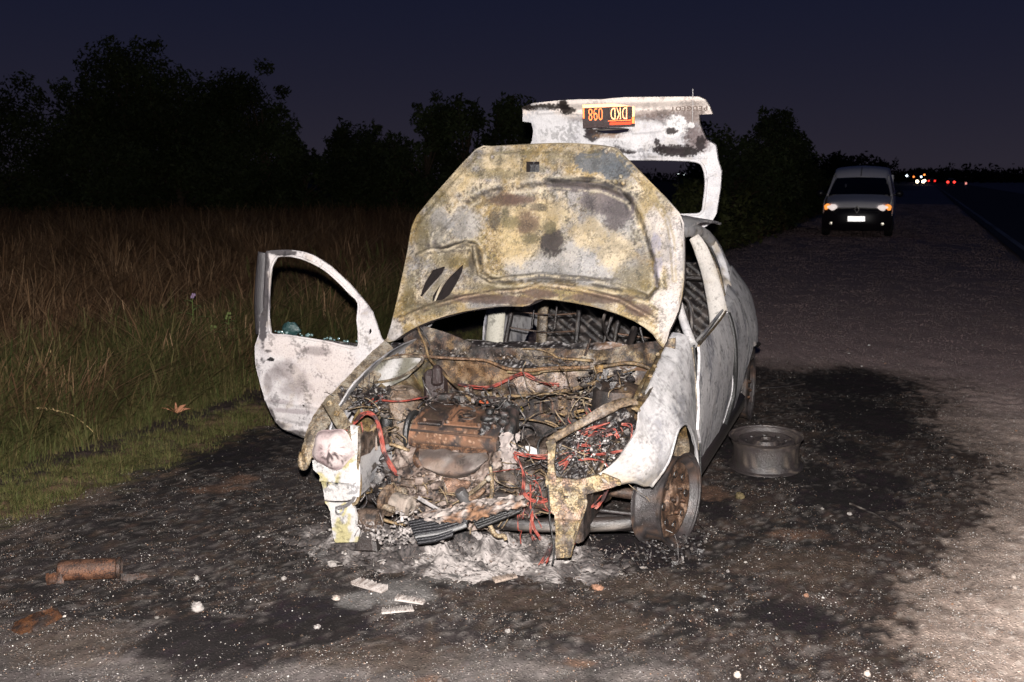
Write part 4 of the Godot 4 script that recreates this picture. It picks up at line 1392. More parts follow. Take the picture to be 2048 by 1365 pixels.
func build_wings() -> void:
	# left wing of the car: from the bonnet line round to the wheel arch and the lamp opening
	var b := MB.new()
	b.net([
		[V(0.619,0.884,-0.44),V(0.622,0.829,-0.25),V(0.638,0.8,-0.05),V(0.649,0.758,0.15),V(0.651,0.709,0.32),V(0.659,0.625,0.44),V(0.617,0.536,0.56),V(0.561,0.489,0.64)],
		[V(0.676,0.868,-0.44),V(0.68,0.805,-0.25),V(0.688,0.755,-0.05),V(0.692,0.697,0.15),V(0.686,0.635,0.32),V(0.682,0.576,0.44),V(0.641,0.504,0.56),V(0.581,0.478,0.65)],
		[V(0.711,0.803,-0.44),V(0.725,0.716,-0.25),V(0.73,0.669,-0.05),V(0.734,0.637,0.16),V(0.728,0.577,0.32),V(0.707,0.532,0.44),V(0.665,0.481,0.56),V(0.595,0.468,0.65)],
		[V(0.736,0.589,-0.44),V(0.747,0.604,-0.26),V(0.758,0.6,-0.05),V(0.764,0.592,0.16),V(0.758,0.512,0.32),V(0.732,0.48,0.44),V(0.687,0.457,0.55),V(0.604,0.454,0.64)],
		[V(0.765,0.176,-0.44),V(0.771,0.371,-0.28),V(0.775,0.535,-0.05),V(0.773,0.572,0.16),V(0.761,0.468,0.31),V(0.718,0.397,0.42),V(0.677,0.441,0.54),V(0.583,0.433,0.63)]], 9, 8, V(-.008, -.004, -.004))
	var wing_cols := func(p: Vector3) -> Color:
		var c := streaked(p)
		c = mixc(c, C(.76, .75, .74), 0.35)
		c = mixc(c, ochre(p), sstep(0.34, 0.56, p.z) * 0.55 + sstep(0.50, 0.42, p.y) * sstep(0.1, 0.4, p.z) * 0.3)
		return c
	var w := obj("front_wing", b.dent(nb, .004), M.ash, car, wing_cols)
	w.set_meta("label", "chalky white left front wing")
	rod("arch_lip", [V(0.767,0.114,-0.44),V(0.776,0.355,-0.28),V(0.777,0.535,-0.05),V(0.771,0.569,0.16),V(0.761,0.466,0.31),V(0.72,0.395,0.42)], .007, M.ash, wing_cols, w, 6, 4)
	# flange with its bolts along the bonnet gap
	rod("wing_flange", [V(0.608,0.834,-0.36),V(0.617,0.795,-0.15),V(0.631,0.758,0.06),V(0.645,0.723,0.26),V(0.642,0.699,0.4)], [.02, .022, .022, .016], M.burnt, ochre, w, 8, 4, .4, V(0, 1, 0))
	for q in [V(0.614,0.81,-0.14),V(0.63,0.782,0),V(0.633,0.758,0.1),V(0.638,0.718,0.3)]:
		var bb := MB.new()
		bb.lathe([Vector2(0, .012), Vector2(.006, .012), Vector2(.009, .009), Vector2(.012, 0)], Transform3D(Basis(), q + V(0, .012, 0)), 8)
		obj("bolt", bb, M.burnt, w, ochre)
	rod("rear_strip", [V(0.707,0.812,-0.46),V(0.721,0.656,-0.46),V(0.734,0.463,-0.46),V(0.745,0.317,-0.46)], [.010, .013, .013, .010], M.burnt, func(p: Vector3) -> Color: return mixc(C(.6, .56, .44), ochre(p), .5), w, 6, 4, .5, V(0, 0, 1))
	rod("door_gap", [V(0.719,0.827,-0.44),V(0.741,0.662,-0.44),V(0.756,0.47,-0.44),V(0.767,0.275,-0.44),V(0.772,0.115,-0.44)], .006, M.char, C(.02, .02, .02), w, 6, 4)
	# inner arch, ochre
	b = MB.new()
	b.lathe([Vector2(.30, -.16), Vector2(.31, 0.0), Vector2(.30, .12)], Transform3D(Basis(V(0, 0, 1), V(1, 0, 0), V(0, 1, 0)), V(.62, .27, .0)), 24, PI * .62, PI * .42)
	obj("wheel_arch", b.dent(nb, .01), M.burnt, w, ochre)
	b = MB.new()
	b.lathe([Vector2(.33, -.16), Vector2(.335, 0.0), Vector2(.33, .12)], Transform3D(Basis(V(0, 0, 1), V(1, 0, 0), V(0, 1, 0)), V(.62, .27, -2.44)), 16, PI)
	obj("wheel_arch", b.dent(nb, .01), M.char, car, soot)
	# right wing of the car: thin rim that curves down from the bonnet corner to the lamp
	b = MB.new()
	b.net([
		[V(-0.815,0.793,-0.28),V(-0.824,0.735,-0.1),V(-0.821,0.678,0.08),V(-0.816,0.628,0.24),V(-0.806,0.589,0.38),V(-0.791,0.531,0.5),V(-0.779,0.451,0.58),V(-0.78,0.367,0.6)],
		[V(-0.783,0.767,-0.26),V(-0.778,0.716,-0.08),V(-0.778,0.659,0.09),V(-0.773,0.615,0.25),V(-0.77,0.58,0.39),V(-0.759,0.531,0.51),V(-0.752,0.456,0.59),V(-0.753,0.375,0.61)],
		[V(-0.728,0.733,-0.24),V(-0.713,0.675,-0.06),V(-0.71,0.623,0.1),V(-0.711,0.584,0.26),V(-0.719,0.557,0.39),V(-0.716,0.51,0.5),V(-0.72,0.452,0.57),V(-0.737,0.382,0.6)]], 8, 6, V(0, -.006, -.006))
	w = obj("front_wing", b.dent(nc, .004), M.burnt, car, func(p: Vector3) -> Color: return mixc(ochre(p), C(.60, .56, .48), sstep(.4, .75, p.y) * .5 + .3))
	w.set_meta("label", "thin ochre rim of the right front wing")
	b = MB.new()
	b.net([[V(-0.819,0.576,0.36),V(-0.8,0.523,0.47),V(-0.783,0.454,0.55),V(-0.777,0.373,0.58)], [V(-0.774,0.559,0.34),V(-0.76,0.506,0.44),V(-0.758,0.455,0.5),V(-0.773,0.413,0.52)], [V(-0.785,0.484,0.3),V(-0.782,0.452,0.36),V(-0.775,0.421,0.42),V(-0.786,0.405,0.45)]], 6, 6, V(0, 0, -.006))
	obj("inner_flange", b, M.burnt, w, func(p: Vector3) -> Color: return mixc(ochre(p), C(.30, .19, .11), .5))
	rod("wing_tip", [V(-0.772,0.434,0.6),V(-0.779,0.389,0.6),V(-0.765,0.364,0.6),V(-0.747,0.381,0.6),V(-0.752,0.421,0.6)], [.008, .012, .012, .006], M.burnt, ochre, w, 7, 4)
	# outer skin of the right wing going back to the door
	b = MB.new()
	b.net([[V(-.66, .80, -.4), V(-.66, .79, -.1), V(-.68, .72, .2), V(-.70, .60, .42), V(-.66, .46, .58)], [V(-.77, .66, -.4), V(-.785, .66, -.1), V(-.775, .58, .2), V(-.75, .46, .42), V(-.69, .38, .58)], [V(-.785, .24, -.42), V(-.79, .45, -.26), V(-.79, .56, 0), V(-.78, .45, .27), V(-.72, .35, .5)]], 6, 6, V(.01, 0, 0))
	obj("outer_skin", b.dent(nb, .006), M.ash, w, streaked)

func build_front() -> void:
	# lamp reflector bowl
	var lc := V(-0.556,0.499,0.715)
	var tr := Transform3D(Basis(V(.98, 0, -.2), V(.12, .18, .97), V(-.03, .98, -.19)), lc)
	var b := MB.new()
	b.lathe([Vector2(.001, .030), Vector2(.015, .029), Vector2(.03, .026), Vector2(.043, .021), Vector2(.055, .014), Vector2(.066, .005), Vector2(.074, -.004), Vector2(.080, -.014), Vector2(.084, -.024), Vector2(.088, -.027), Vector2(.086, -.032)], tr, 56)
	for i in b.v.size():
		var bv := b.v[i] - lc
		var bk := 1.0 + .07 * cos(atan2(bv.y, bv.x) * 5.0 + .6)
		b.v[i] = lc + bv * V(1.04 * bk, .95 * bk, 1.0)
	var lamp := obj("lamp_bowl", b.dent(nb, .002), M.ash, car, func(p: Vector3) -> Color:
		var c := mixc(C(.56, .48, .465), C(.36, .28, .28), sstep(-.15, .3, na.get_noise_3dv(p * 5.0) + .5 * nb.get_noise_3dv(p)))
		return mixc(c, C(.08, .06, .06), sstep(.0, .25, nc.get_noise_3dv(p) * .8 - V(p.x - lc.x - .012, p.y - lc.y + .02, 0).length() * 9.0 + .30)))
	var cl := MB.new()
	for i in 22:
		cl.blob(lc + V(rng.randf_range(-.02, .03), rng.randf_range(-.03, .01), rng.randf_range(-.03, -.01)), V(.006, .005, .004) * rng.randf_range(.6, 1.5), nb, .6, 6, 4)
	obj("melted_bulb", cl, M.char, lamp, soot)
	# front end plate on the right side of the car, white
	var f := Transform3D(V(0.995,0,-0.1),V(0.005,0.999,0.049),V(0.099,-0.05,0.994),V(-0.55,0.4,0.66))
	var white := func(p: Vector3) -> Color:
		var c := white_ash(p).lerp(C(.46, .45, .43), .7)
		return mixc(c, C(.42, .38, .16), sstep(.1, .35, nb.get_noise_3dv(p) + sstep(.30, .12, p.y) * .25) * .8)
	var pl := plate("end_plate", f, Q([-0.123,0.027,-0.099,0.037,-0.053,0.015,0.004,0.015,0.044,0.048,0.063,0.11,0.058,0.196,0.094,0.188,0.095,0.091,0.088,0.025,0.091,-0.051,0.078,-0.129,0.05,-0.154,0.075,-0.196,0.085,-0.267,0.069,-0.316,-0.033,-0.328,-0.042,-0.288,-0.048,-0.189,-0.074,-0.156,-0.081,-0.087,-0.094,-0.033,-0.12,-0.013]), [Q([-0.027,-0.058,-0.009,-0.057,-0.01,-0.072,-0.028,-0.074]), Q([-0.063,-0.057,-0.052,-0.056,-0.056,-0.083,-0.065,-0.088])], .004, .012, M.ash, white, car, func(u: float, v: float) -> float: return .012 * exp(-pow((v + .055) / .006, 2.0)) + .010 * sstep(-.17, -.19, v) + .002 * nc.get_noise_2d(u, v))
	var bkb := MB.new()
	bkb.box(V(-0.55,0.335,0.657) + V(0, 0, -.04), V(.10, .07, .02))
	obj("dark_backing", bkb, M.char, pl, C(.01, .01, .01))  # dark box added behind the plate so that its holes look black
	rod("plate_edge", [V(-0.45,0.586,0.659),V(-0.455,0.491,0.655),V(-0.463,0.425,0.653),V(-0.46,0.349,0.648),V(-0.473,0.271,0.646),V(-0.497,0.247,0.647)], .008, M.burnt, ochre, pl, 6, 3)
	rod("crease_bead", [V(-0.628,0.255,0.661),V(-0.578,0.253,0.655),V(-0.519,0.26,0.65),V(-0.505,0.268,0.649)], .004, M.char, soot, pl, 6, 2)
	# rail running back from that plate
	b = MB.new()
	b.net([[V(-0.46,0.478,0.65),V(-0.499,0.444,0.45),V(-0.521,0.407,0.25)], [V(-0.452,0.386,0.66),V(-0.496,0.354,0.45),V(-0.515,0.344,0.25)], [V(-0.46,0.288,0.66),V(-0.503,0.279,0.45),V(-0.516,0.273,0.25)]], 6, 5, V(-.05, 0, 0))
	obj("chassis_rail", b, M.ash, car, func(p: Vector3) -> Color: return mixc(white_ash(p), C(.6, .6, .6), .6))
	b = MB.new()
	b.net([[V(-0.481,0.543,0.6),V(-0.504,0.518,0.45),V(-0.518,0.494,0.3)], [V(-0.455,0.479,0.65),V(-0.499,0.444,0.45),V(-0.521,0.407,0.25)]], 6, 3, V(0, -.02, 0))
	obj("rail_top", b, M.burnt, car, casting)
	# slanting upper member
	b = MB.new()
	b.tube([V(-0.738,0.634,0.44),V(-0.637,0.589,0.52),V(-0.55,0.532,0.58),V(-0.495,0.489,0.63)], [.030, .036, .034, .026], 8, 5, .22, V(0, .3, 1))
	var um := obj("upper_member", b, M.burnt, car, func(p: Vector3) -> Color: return mixc(ochre(p), C(.54, .51, .42), .6))
	for q in [V(-0.684,0.629,0.48),V(-0.621,0.601,0.53),V(-0.529,0.552,0.6)]:
		b = MB.new()
		b.lathe([Vector2(.004, .006), Vector2(.012, .005), Vector2(.014, 0)], Transform3D(Basis(V(1, 0, 0), V(0, .4, .9), V(0, -.9, .4)), q + V(0, .006, .02)), 10)
		obj("bolt_seat", b, M.burnt, um, ochre)
	rod("cross_strut", [V(-0.534,0.478,0.5),V(-0.51,0.515,0.44),V(-0.503,0.537,0.42)], .010, M.burnt, tan_rod, car, 6, 3)
	rod("cross_strut", [V(-0.531,0.53,0.4),V(-0.514,0.473,0.42),V(-0.5,0.426,0.44)], [.012, .014], M.burnt, casting, car, 6, 1, .4, V(0, 0, 1))
	# bumper bar stub and tow eye at the foot
	b = MB.new()
	b.lathe([Vector2(0, -.04), Vector2(.05, -.04), Vector2(.055, -.01), Vector2(.048, .05), Vector2(0, .05)], Transform3D(Basis(V(0, 1, 0), V(1, .1, 0), V(0, 0, 1)), V(-0.449,0.171,0.6)), 14)
	obj("mount_cup", b.dent(nb, .008), M.burnt, car, casting)
	b = MB.new()
	b.box(V(-0.451,0.087,0.6), V(.09, .10, .08), .01)
	obj("mount_foot", b.dent(nc, .02), M.char, car, soot)
	b = MB.new()
	b.tube([V(-0.48,0.303,0.648),V(-0.496,0.269,0.648),V(-0.533,0.237,0.65),V(-0.575,0.222,0.654)], [.006, .008, .010], 6, 4)
	b.lathe([Vector2(.014, -.004), Vector2(.022, 0), Vector2(.014, .004)], Transform3D(Basis(V(1, 0, 0), V(0, .6, .8), V(0, -.8, .6)), V(-0.548,0.224,0.651) + V(0, 0, .02)), 14)
	obj("tow_eye", b, M.char, car, C(.16, .15, .15))
	# the same end plate on the left side of the car, ochre and torn
	f = Transform3D(V(0.993,0,-0.119),V(0.006,0.999,0.049),V(0.119,-0.05,0.992),V(0.47,0.4,0.66))
	var yel := func(p: Vector3) -> Color:
		var c := ochre(p).lerp(C(.52, .44, .24), .45)
		c = mixc(c, C(.12, .10, .11), sstep(.0, .25, nb.get_noise_3dv(p * 1.4) - .05) * .7)
		c = mixc(c, C(.50, .36, .30), sstep(.1, .3, na.get_noise_3dv(p * 6.0)) * .6)
		return mixc(c, C(.10, .08, .06), sstep(.1, -.05, p.y - .22) * sstep(-.1, .2, nc.get_noise_3dv(p)) * .8)
	pl = plate("end_plate", f, Q([-0.105,0.21,-0.074,0.224,-0.067,0.201,-0.075,0.121,-0.067,0.067,0.007,0.063,0.06,0.079,0.112,0.098,0.178,0.075,0.184,0.06,0.126,0.036,0.045,0.009,0.049,-0.027,0.038,-0.068,0.022,-0.11,0.003,-0.182,-0.012,-0.25,-0.066,-0.259,-0.068,-0.184,-0.071,-0.082,-0.087,-0.071,-0.096,0.008,-0.108,0.048,-0.098,0.099,-0.098,0.169]), [Q([-0.038,-0.003,-0.02,-0.002,-0.02,-0.014,-0.038,-0.016]), Q([-0.104,0.175,-0.096,0.175,-0.096,0.165,-0.104,0.165]), Q([0.1,0.095,0.108,0.096,0.108,0.088,0.1,0.088])], .004, .012, M.burnt, yel, car, func(u: float, v: float) -> float: return .010 * sstep(-.16, -.185, v) + .012 * exp(-pow((v + .09) / .01, 2.0)) + .003 * nc.get_noise_2d(u, v) + .006 * nb.get_noise_2d(u, v))
	rod("plate_edge", [V(0.515,0.409,0.655),V(0.519,0.373,0.653),V(0.507,0.332,0.652),V(0.492,0.29,0.652),V(0.472,0.218,0.651),V(0.456,0.151,0.649)], .006, M.burnt, ochre, pl, 6, 3)
	b = MB.new()
	b.box(V(0.457,0.303,0.657) + V(0, 0, -.09), V(.09, .22, .14), .02)
	obj("plate_box", b.dent(nb, .02), M.burnt, pl, brown_bulk)
	# arm of the lamp frame
	b = MB.new()
	b.tube([V(0.358,0.593,0.62),V(0.389,0.614,0.58),V(0.452,0.65,0.52),V(0.526,0.691,0.46),V(0.591,0.719,0.4),V(0.63,0.716,0.37),V(0.65,0.683,0.38)], [.018, .018, .018, .022, .020, .013, .010], 8, 5, .5, V(0, .3, 1))
	obj("lamp_frame", b.dent(nc, .004), M.burnt, car, func(p: Vector3) -> Color: return mixc(ochre(p), casting(p), .5))
	# back of the empty lamp opening
	b = MB.new()
	b.sheet(on(Transform3D(V(0.97,0,-0.243),V(-0.035,0.99,-0.14),V(0.24,0.144,0.96),V(0.5,0.5,0.36)), func(u: float, v: float) -> float: return .05 * nb.get_noise_2d(u, v) + .03 * nc.get_noise_2d(u, v)), Q([-0.213,0.031,-0.092,0.107,0.089,0.183,0.151,0.113,0.132,0.011,0.033,-0.094,-0.027,-0.127,-0.21,-0.153]), [], .008, Vector3.ZERO)
	obj("lamp_housing", b, M.char, car, soot)
	litter("charred_scraps", V(0.486,0.532,0.42), V(.24, .16, .12), 330, soot, M.char, .008)
	litter("ash_flakes", V(0.509,0.535,0.5), V(.20, .14, .08), 70, func(p: Vector3) -> Color: return mixc(C(.6, .58, .56), C(.2, .18, .17), sstep(-.1, .3, nc.get_noise_3dv(p))), M.ash, .004)

func litter(called: String, at: Vector3, s: Vector3, n: int, col: Callable, m: Material, size: float) -> void:
	# loose burnt scraps too many to pick apart
	var b := MB.new()
	for i in n:
		var p := at + V(rng.randf_range(-.5, .5) * s.x, rng.randf_range(-.5, .5) * s.y, rng.randf_range(-.5, .5) * s.z)
		var d := V(rng.randfn(), rng.randfn(), rng.randfn() * .6).normalized()
		var k := rng.randf()
		var z := size * rng.randf_range(.5, 1.7)
		if k < .35:
			b.blob(p, V(z, z * .6, z * .8), nb, .9, 7, 5)
		elif k < .6:
			b.tube([p, p + d * z * 2.5 + V(0, z * .4, 0), p + d * z * 5.0], z * .14, 4, 2)
		else:
			var e := d.cross(V(.3, .8, .5)).normalized()
			var w := z * 1.3
			b.net([[p - d * w - e * w * .6, p - e * w * .5 + V(0, .3 * w, 0), p + d * w - e * w * .7], [p - d * w * .8 + e * w * .6, p + e * w * .4 + V(0, -.2 * w, 0), p + d * w + e * w * .5]], 2, 1, V(.001, .001, .001))
	var o := obj(called, b.dent(nc, size * .4), m, car, col)
	o.set_meta("kind", "stuff")

func build_bay() -> void:
	# bulkhead
	var f := Transform3D(V(1,0,0),V(0,1,0),V(0,0,1),V(0,0.6,-0.3))
	var bulk := plate("bulkhead", f, Q([-.72, .30, -.70, -.35, .68, -.35, .66, .28, .3, .20, -.3, .18]), [], .010, .01, M.burnt, null, car, func(u: float, v: float) -> float: return .03 * na.get_noise_2d(u * 3.0, v * 3.0) + .012 * nb.get_noise_2d(u, v))
	var sp := spread([[-0.176,0.06,0.147,0.064],[-0.389,0.058,0.124,0.055],[-0.526,-0.003,0.076,0.05]], C(.34, .22, .12), .7, .7) + spread([[-0.046,0.032,0.083,0.058],[0.082,0.017,0.034,0.063],[0.157,0.047,0.048,0.048]], C(.58, .50, .46), .8, .6) + spread([[0.39,0.087,0.071,0.033],[0.45,0.096,0.033,0.028]], C(.66, .66, .66), .85, .4) + spread([[-0.609,-0.009,0.061,0.102],[-0.555,-0.108,0.076,0.076]], C(.20, .17, .05), .7, .7)
	bulk.mesh = repaint(bulk.mesh, func(p: Vector3) -> Color:
		return spots_on(mixc(brown_bulk(p), ochre(p), sstep(-.1, .3, na.get_noise_3dv(p * 4.0)) * .8), p.x, p.y - .6, sp, .7 * nb.get_noise_3dv(p)))
	f = Transform3D(V(1,0,0),V(0,1,0),V(0,0,1),V(0,0.5,-0.18))
	plate("cross_panel", f, Q([-0.504,0.022,-0.259,0.048,0.047,0.082,0.219,0.098,0.34,0.089,0.413,-0.047,0.294,-0.106,-0.156,-0.173,-0.475,-0.204,-0.528,-0.107]), [Q([-0.197,0.031,-0.105,0.034,-0.105,0.017,-0.197,0.014]), Q([0.059,0.061,0.072,0.075,0.092,0.074,0.099,0.06,0.099,0.021,0.09,0.001,0.07,-0.001,0.06,0.013])], .006, .02, M.burnt, brown_bulk, car, func(u: float, v: float) -> float: return .008 * nb.get_noise_2d(u, v))
	rod("slot_rim", [V(0.05,0.546,-0.18),V(0.057,0.571,-0.18),V(0.077,0.582,-0.18),V(0.099,0.574,-0.18),V(0.109,0.551,-0.18),V(0.109,0.522,-0.18),V(0.097,0.494,-0.18),V(0.072,0.49,-0.18),V(0.052,0.503,-0.18),V(0.05,0.546,-0.18)], .006, M.burnt, func(p: Vector3) -> Color: return C(.17, .10, .07), car, 6, 3)
	rod("bulkhead_ledge", [V(-0.51,0.516,-0.18),V(-0.418,0.533,-0.18),V(-0.259,0.551,-0.18),V(-0.054,0.572,-0.18),V(0.121,0.595,-0.18)], [.010, .014, .012], M.burnt, ochre, car, 6, 3, .6, V(0, 0, 1))
	# scuttle under the windscreen
	f = Transform3D(V(1,0,0),V(0,0.6,-0.8),V(0,0.8,0.6),V(0,0.78,-0.38))
	var top := plate("scuttle", f, Q([-0.817,-0.025,-0.616,-0.002,-0.345,0.013,0.019,0.039,0.367,0.056,0.565,0.066,0.58,-0.094,0.456,-0.112,0.304,-0.1,0.03,-0.145,-0.134,-0.153,-0.237,-0.116,-0.464,-0.115,-0.601,-0.117,-0.735,-0.132,-0.825,-0.189]), [], .007, .01, M.char, func(p: Vector3) -> Color:
		var c := mixc(soot(p), C(.20, .18, .17), sstep(-.1, .35, nb.get_noise_3dv(p)))
		c = mixc(c, C(.26, .15, .09), sstep(.12, .4, p.x) * sstep(-.2, .2, na.get_noise_3dv(p * 3.0)) * .8)
		return mixc(c, C(.42, .40, .40), sstep(.24, .4, nc.get_noise_3dv(p) + .2 * nb.get_noise_3dv(p))), car, func(u: float, v: float) -> float: return .016 * nb.get_noise_2d(u, v) + .02 * na.get_noise_2d(u * 2.0, v * 2.0))
	var lip := [] + [V(-0.862,0.642,-0.18),V(-0.77,0.71,-0.18),V(-0.653,0.735,-0.18),V(-0.55,0.736,-0.18),V(-0.416,0.735,-0.18),V(-0.258,0.738,-0.18),V(-0.194,0.727,-0.18),V(-0.117,0.703,-0.18),V(-0.004,0.704,-0.18),V(0.066,0.716,-0.18),V(0.169,0.727,-0.18),V(0.29,0.738,-0.18)]
	rod("scuttle_lip", lip, [.006, .008, .007, .010, .008], M.burnt, func(p: Vector3) -> Color: return mixc(C(.36, .20, .11), ochre(p), .4), top, 6, 4)
	rod("scuttle_lip", [V(-0.125,0.685,-0.2),V(0.014,0.684,-0.2),V(0.064,0.702,-0.2),V(0.187,0.716,-0.2),V(0.308,0.731,-0.2)], .007, M.burnt, ochre, top, 6, 3)
	rod("scuttle_lip", [V(0.332,0.737,-0.2),V(0.426,0.76,-0.2),V(0.491,0.766,-0.2),V(0.557,0.75,-0.2),V(0.594,0.716,-0.2)], [.008, .010, .008], M.burnt, tan_rod, top, 6, 4)
	rod("wiper_arm", [V(-0.061,0.794,-0.24),V(0.03,0.794,-0.24),V(0.085,0.778,-0.24),V(0.12,0.761,-0.24),V(0.199,0.759,-0.24),V(0.287,0.758,-0.24)], [.005, .006, .007, .011, .013], M.burnt, tan_rod, top, 6, 4, .6, V(0, 1, 0))
	rod("wiper_arm", [V(-0.241,0.768,-0.3),V(-0.176,0.762,-0.3),V(-0.046,0.75,-0.3),V(0.106,0.755,-0.3)], .003, M.char, soot, top, 5, 3)
	rod("loose_wire", [V(-0.405,0.802,-0.34),V(-0.297,0.803,-0.34),V(-0.191,0.789,-0.34)], .0022, M.char, soot, top, 5, 3)
	# drain well at the scuttle's end, an oval rim over a pale pan
	var rim := [] + [V(-0.846,0.641,-0.02),V(-0.818,0.67,-0.02),V(-0.762,0.708,-0.02),V(-0.685,0.74,-0.02),V(-0.605,0.757,-0.02),V(-0.525,0.765,-0.02),V(-0.484,0.76,-0.02),V(-0.505,0.725,-0.02),V(-0.553,0.686,-0.02),V(-0.62,0.652,-0.02),V(-0.702,0.629,-0.02),V(-0.784,0.62,-0.02),V(-0.836,0.626,-0.02),V(-0.846,0.641,-0.02)]
	rod("well_rim", rim, .008, M.burnt, ochre, car, 6, 3)
	var wp := MB.new()
	var cen := Vector3.ZERO
	for q in rim: cen += q / rim.size()
	var inner := []
	for q in rim: inner.append(cen + (q - cen) * .6 + V(0, -.05, -.01))
	wp.net([rim, inner, inner.map(func(q): return cen + V(0, -.055, -.01) + (q - cen) * .05)], 3, 4)
	obj("well_pan", wp.dent(nb, .006), M.ash, car, func(p: Vector3) -> Color: return mixc(C(.52, .52, .51), C(.17, .165, .13), sstep(-.2, .3, nb.get_noise_3dv(p) + (p.z + .02) * -2.0)))
	# suspension towers
	for e in [[V(-0.573,0.565,0.05), .10, 0], [V(0.468,0.659,0), .11, 1]]:
		var b := MB.new()
		b.lathe([Vector2(.03, .05), Vector2(.06, .055), Vector2(e[1], .03), Vector2(e[1] + .01, -.05), Vector2(e[1] + .03, -.25)], Transform3D(Basis(), e[0]), 20)
		obj("suspension_tower", b.dent(nb, .012), M.burnt, car, (func(p: Vector3) -> Color: return mixc(C(.44, .36, .28), casting(p), .5)) if e[2] == 0 else brown_bulk)
	var hb := MB.new()
	hb.lathe([Vector2(.018, 0), Vector2(.028, .004), Vector2(.03, .02), Vector2(.022, .03), Vector2(.018, .02)], Transform3D(Basis(V(1, 0, 0), V(0, .2, .98), V(0, -.98, .2)), V(-0.561,0.55,0.22)), 16)
	obj("hose_mouth", hb, M.burnt, car, C(.22, .20, .19))
	hb = MB.new()
	hb.blob(V(-0.571,0.479,0.2), V(.03, .06, .03), nb, .4, 10, 8)
	obj("melted_hose", hb, M.char, car, C(.015, .014, .015))
	# inner wing panels
	for e in [[-1, ochre], [1, brown_bulk]]:
		var b := MB.new()
		var s: float = e[0]
		var o := .10 if s < 0.0 else 0.0
		b.net([[V(s * (.60 + o), .74 - o, -.3), V(s * (.60 + o), .72 - o, 0), V(s * (.60 + o * .6), .64 - o, .3), V(s * (.56 + o * .6), .54 - o, .5)], [V(s * (.50 + o), .60 - o, -.3), V(s * (.47 + o), .58 - o, 0), V(s * (.48 + o), .50 - o, .3), V(s * (.50 + o), .40 - o, .5)], [V(s * (.46 + o), .2, -.3), V(s * (.44 + o), .2, 0), V(s * (.45 + o), .2, .3), V(s * (.47 + o), .22, .5)]], 7, 7, V(s * .01, 0, 0))
		obj("inner_wing", b.dent(nb, .015), M.burnt, car, e[1])
	# black airbox stump beside the engine
	var ab := MB.new()
	ab.box(V(-0.418,0.606,-0.02), V(.10, .20, .09), .02)
	ab.box(V(-0.388,0.66,0) + V(0, .03, .03), V(.05, .10, .05), .015)
	obj("airbox_stump", ab.dent(nb, .01), M.char, car, C(.045, .030, .030))
	# piping, rods and cables that lie across the bay
	rod("prop_rod", [V(-0.631,0.928,-0.22),V(-0.606,0.897,-0.2),V(-0.565,0.85,-0.16),V(-0.52,0.805,-0.12),V(-0.481,0.75,-0.08),V(-0.412,0.72,-0.02),V(-0.297,0.671,0.06),V(-0.209,0.636,0.12),V(-0.153,0.608,0.16)], [.006, .006, .0075, .0085], M.burnt, tan_rod, car, 6, 4)
	rod("prop_rod", [V(-0.623,0.908,-0.22),V(-0.581,0.86,-0.22),V(-0.541,0.788,-0.22)], .004, M.char, soot, car, 5, 2)
	rod("wiper_linkage", [V(-0.178,0.591,-0.02),V(-0.094,0.602,-0.02),V(0.125,0.629,-0.02),V(0.173,0.642,-0.02),V(0.267,0.667,-0.02),V(0.373,0.707,-0.02)], [.006, .007, .010, .009], M.burnt, tan_rod, car, 7, 3)
	rod("wiper_pedestal", [V(0.343,0.76,-0.14),V(0.346,0.719,-0.14),V(0.349,0.691,-0.14)], .020, M.burnt, func(p: Vector3) -> Color: return mixc(C(.42, .27, .08), soot(p), .2), car, 8, 2, .5, V(0, 0, 1))
	var mb := MB.new()
	mb.lathe([Vector2(.012, -.02), Vector2(.022, -.02), Vector2(.026, 0), Vector2(.018, .02), Vector2(.010, .015)], Transform3D(Basis(V(1, 0, 0), V(0, .2, .98), V(0, -.98, .2)), V(0.376,0.718,-0.06)), 14)
	obj("wiper_motor", mb, M.char, car, soot)
	rod("linkage_arm", [V(0.388,0.711,-0.1),V(0.452,0.734,-0.1),V(0.52,0.757,-0.1)], [.006, .004], M.burnt, tan_rod, car, 6, 2)
	rod("black_cable", [V(0.502,0.743,-0.12),V(0.439,0.727,-0.08),V(0.405,0.696,-0.02),V(0.395,0.671,0.04),V(0.397,0.633,0.06),V(0.395,0.608,0.1),V(0.415,0.575,0.2)], .006, M.char, C(.018, .018, .020), car, 6, 5)
	rod("black_cable", [V(0.414,0.584,0.2),V(0.365,0.582,0.3),V(0.298,0.577,0.36),V(0.266,0.559,0.42),V(0.258,0.531,0.46),V(0.269,0.491,0.48)], .0045, M.char, C(.016, .016, .018), car, 6, 5)
	var kn := MB.new()
	for i in 7:
		kn.blob(V(0.388,0.61,0.06) + V(rng.randf_range(-.02, .02), rng.randf_range(-.05, .05), rng.randf_range(0, .03)), V(.011, .018, .011), nb, .5, 8, 6)
	obj("cable_knot", kn, M.char, car, C(.02, .02, .022))
	rod("brake_pipe", [V(-0.019,0.514,0.02),V(0.068,0.516,0.02),V(0.14,0.509,0.02),V(0.211,0.487,0.02),V(0.258,0.473,0.02)], .0045, M.burnt, tan_rod, car, 6, 4)
	rod("brake_pipe", [V(0.15,0.526,0.05),V(0.192,0.516,0.05),V(0.234,0.488,0.05),V(0.253,0.476,0.05)], .0045, M.burnt, tan_rod, car, 6, 4)
	rod("brake_pipe", [V(0.239,0.474,0.05),V(0.22,0.514,0.05),V(0.201,0.544,0.05),V(0.215,0.564,0.05),V(0.243,0.557,0.05)], .005, M.burnt, tan_rod, car, 6, 5)
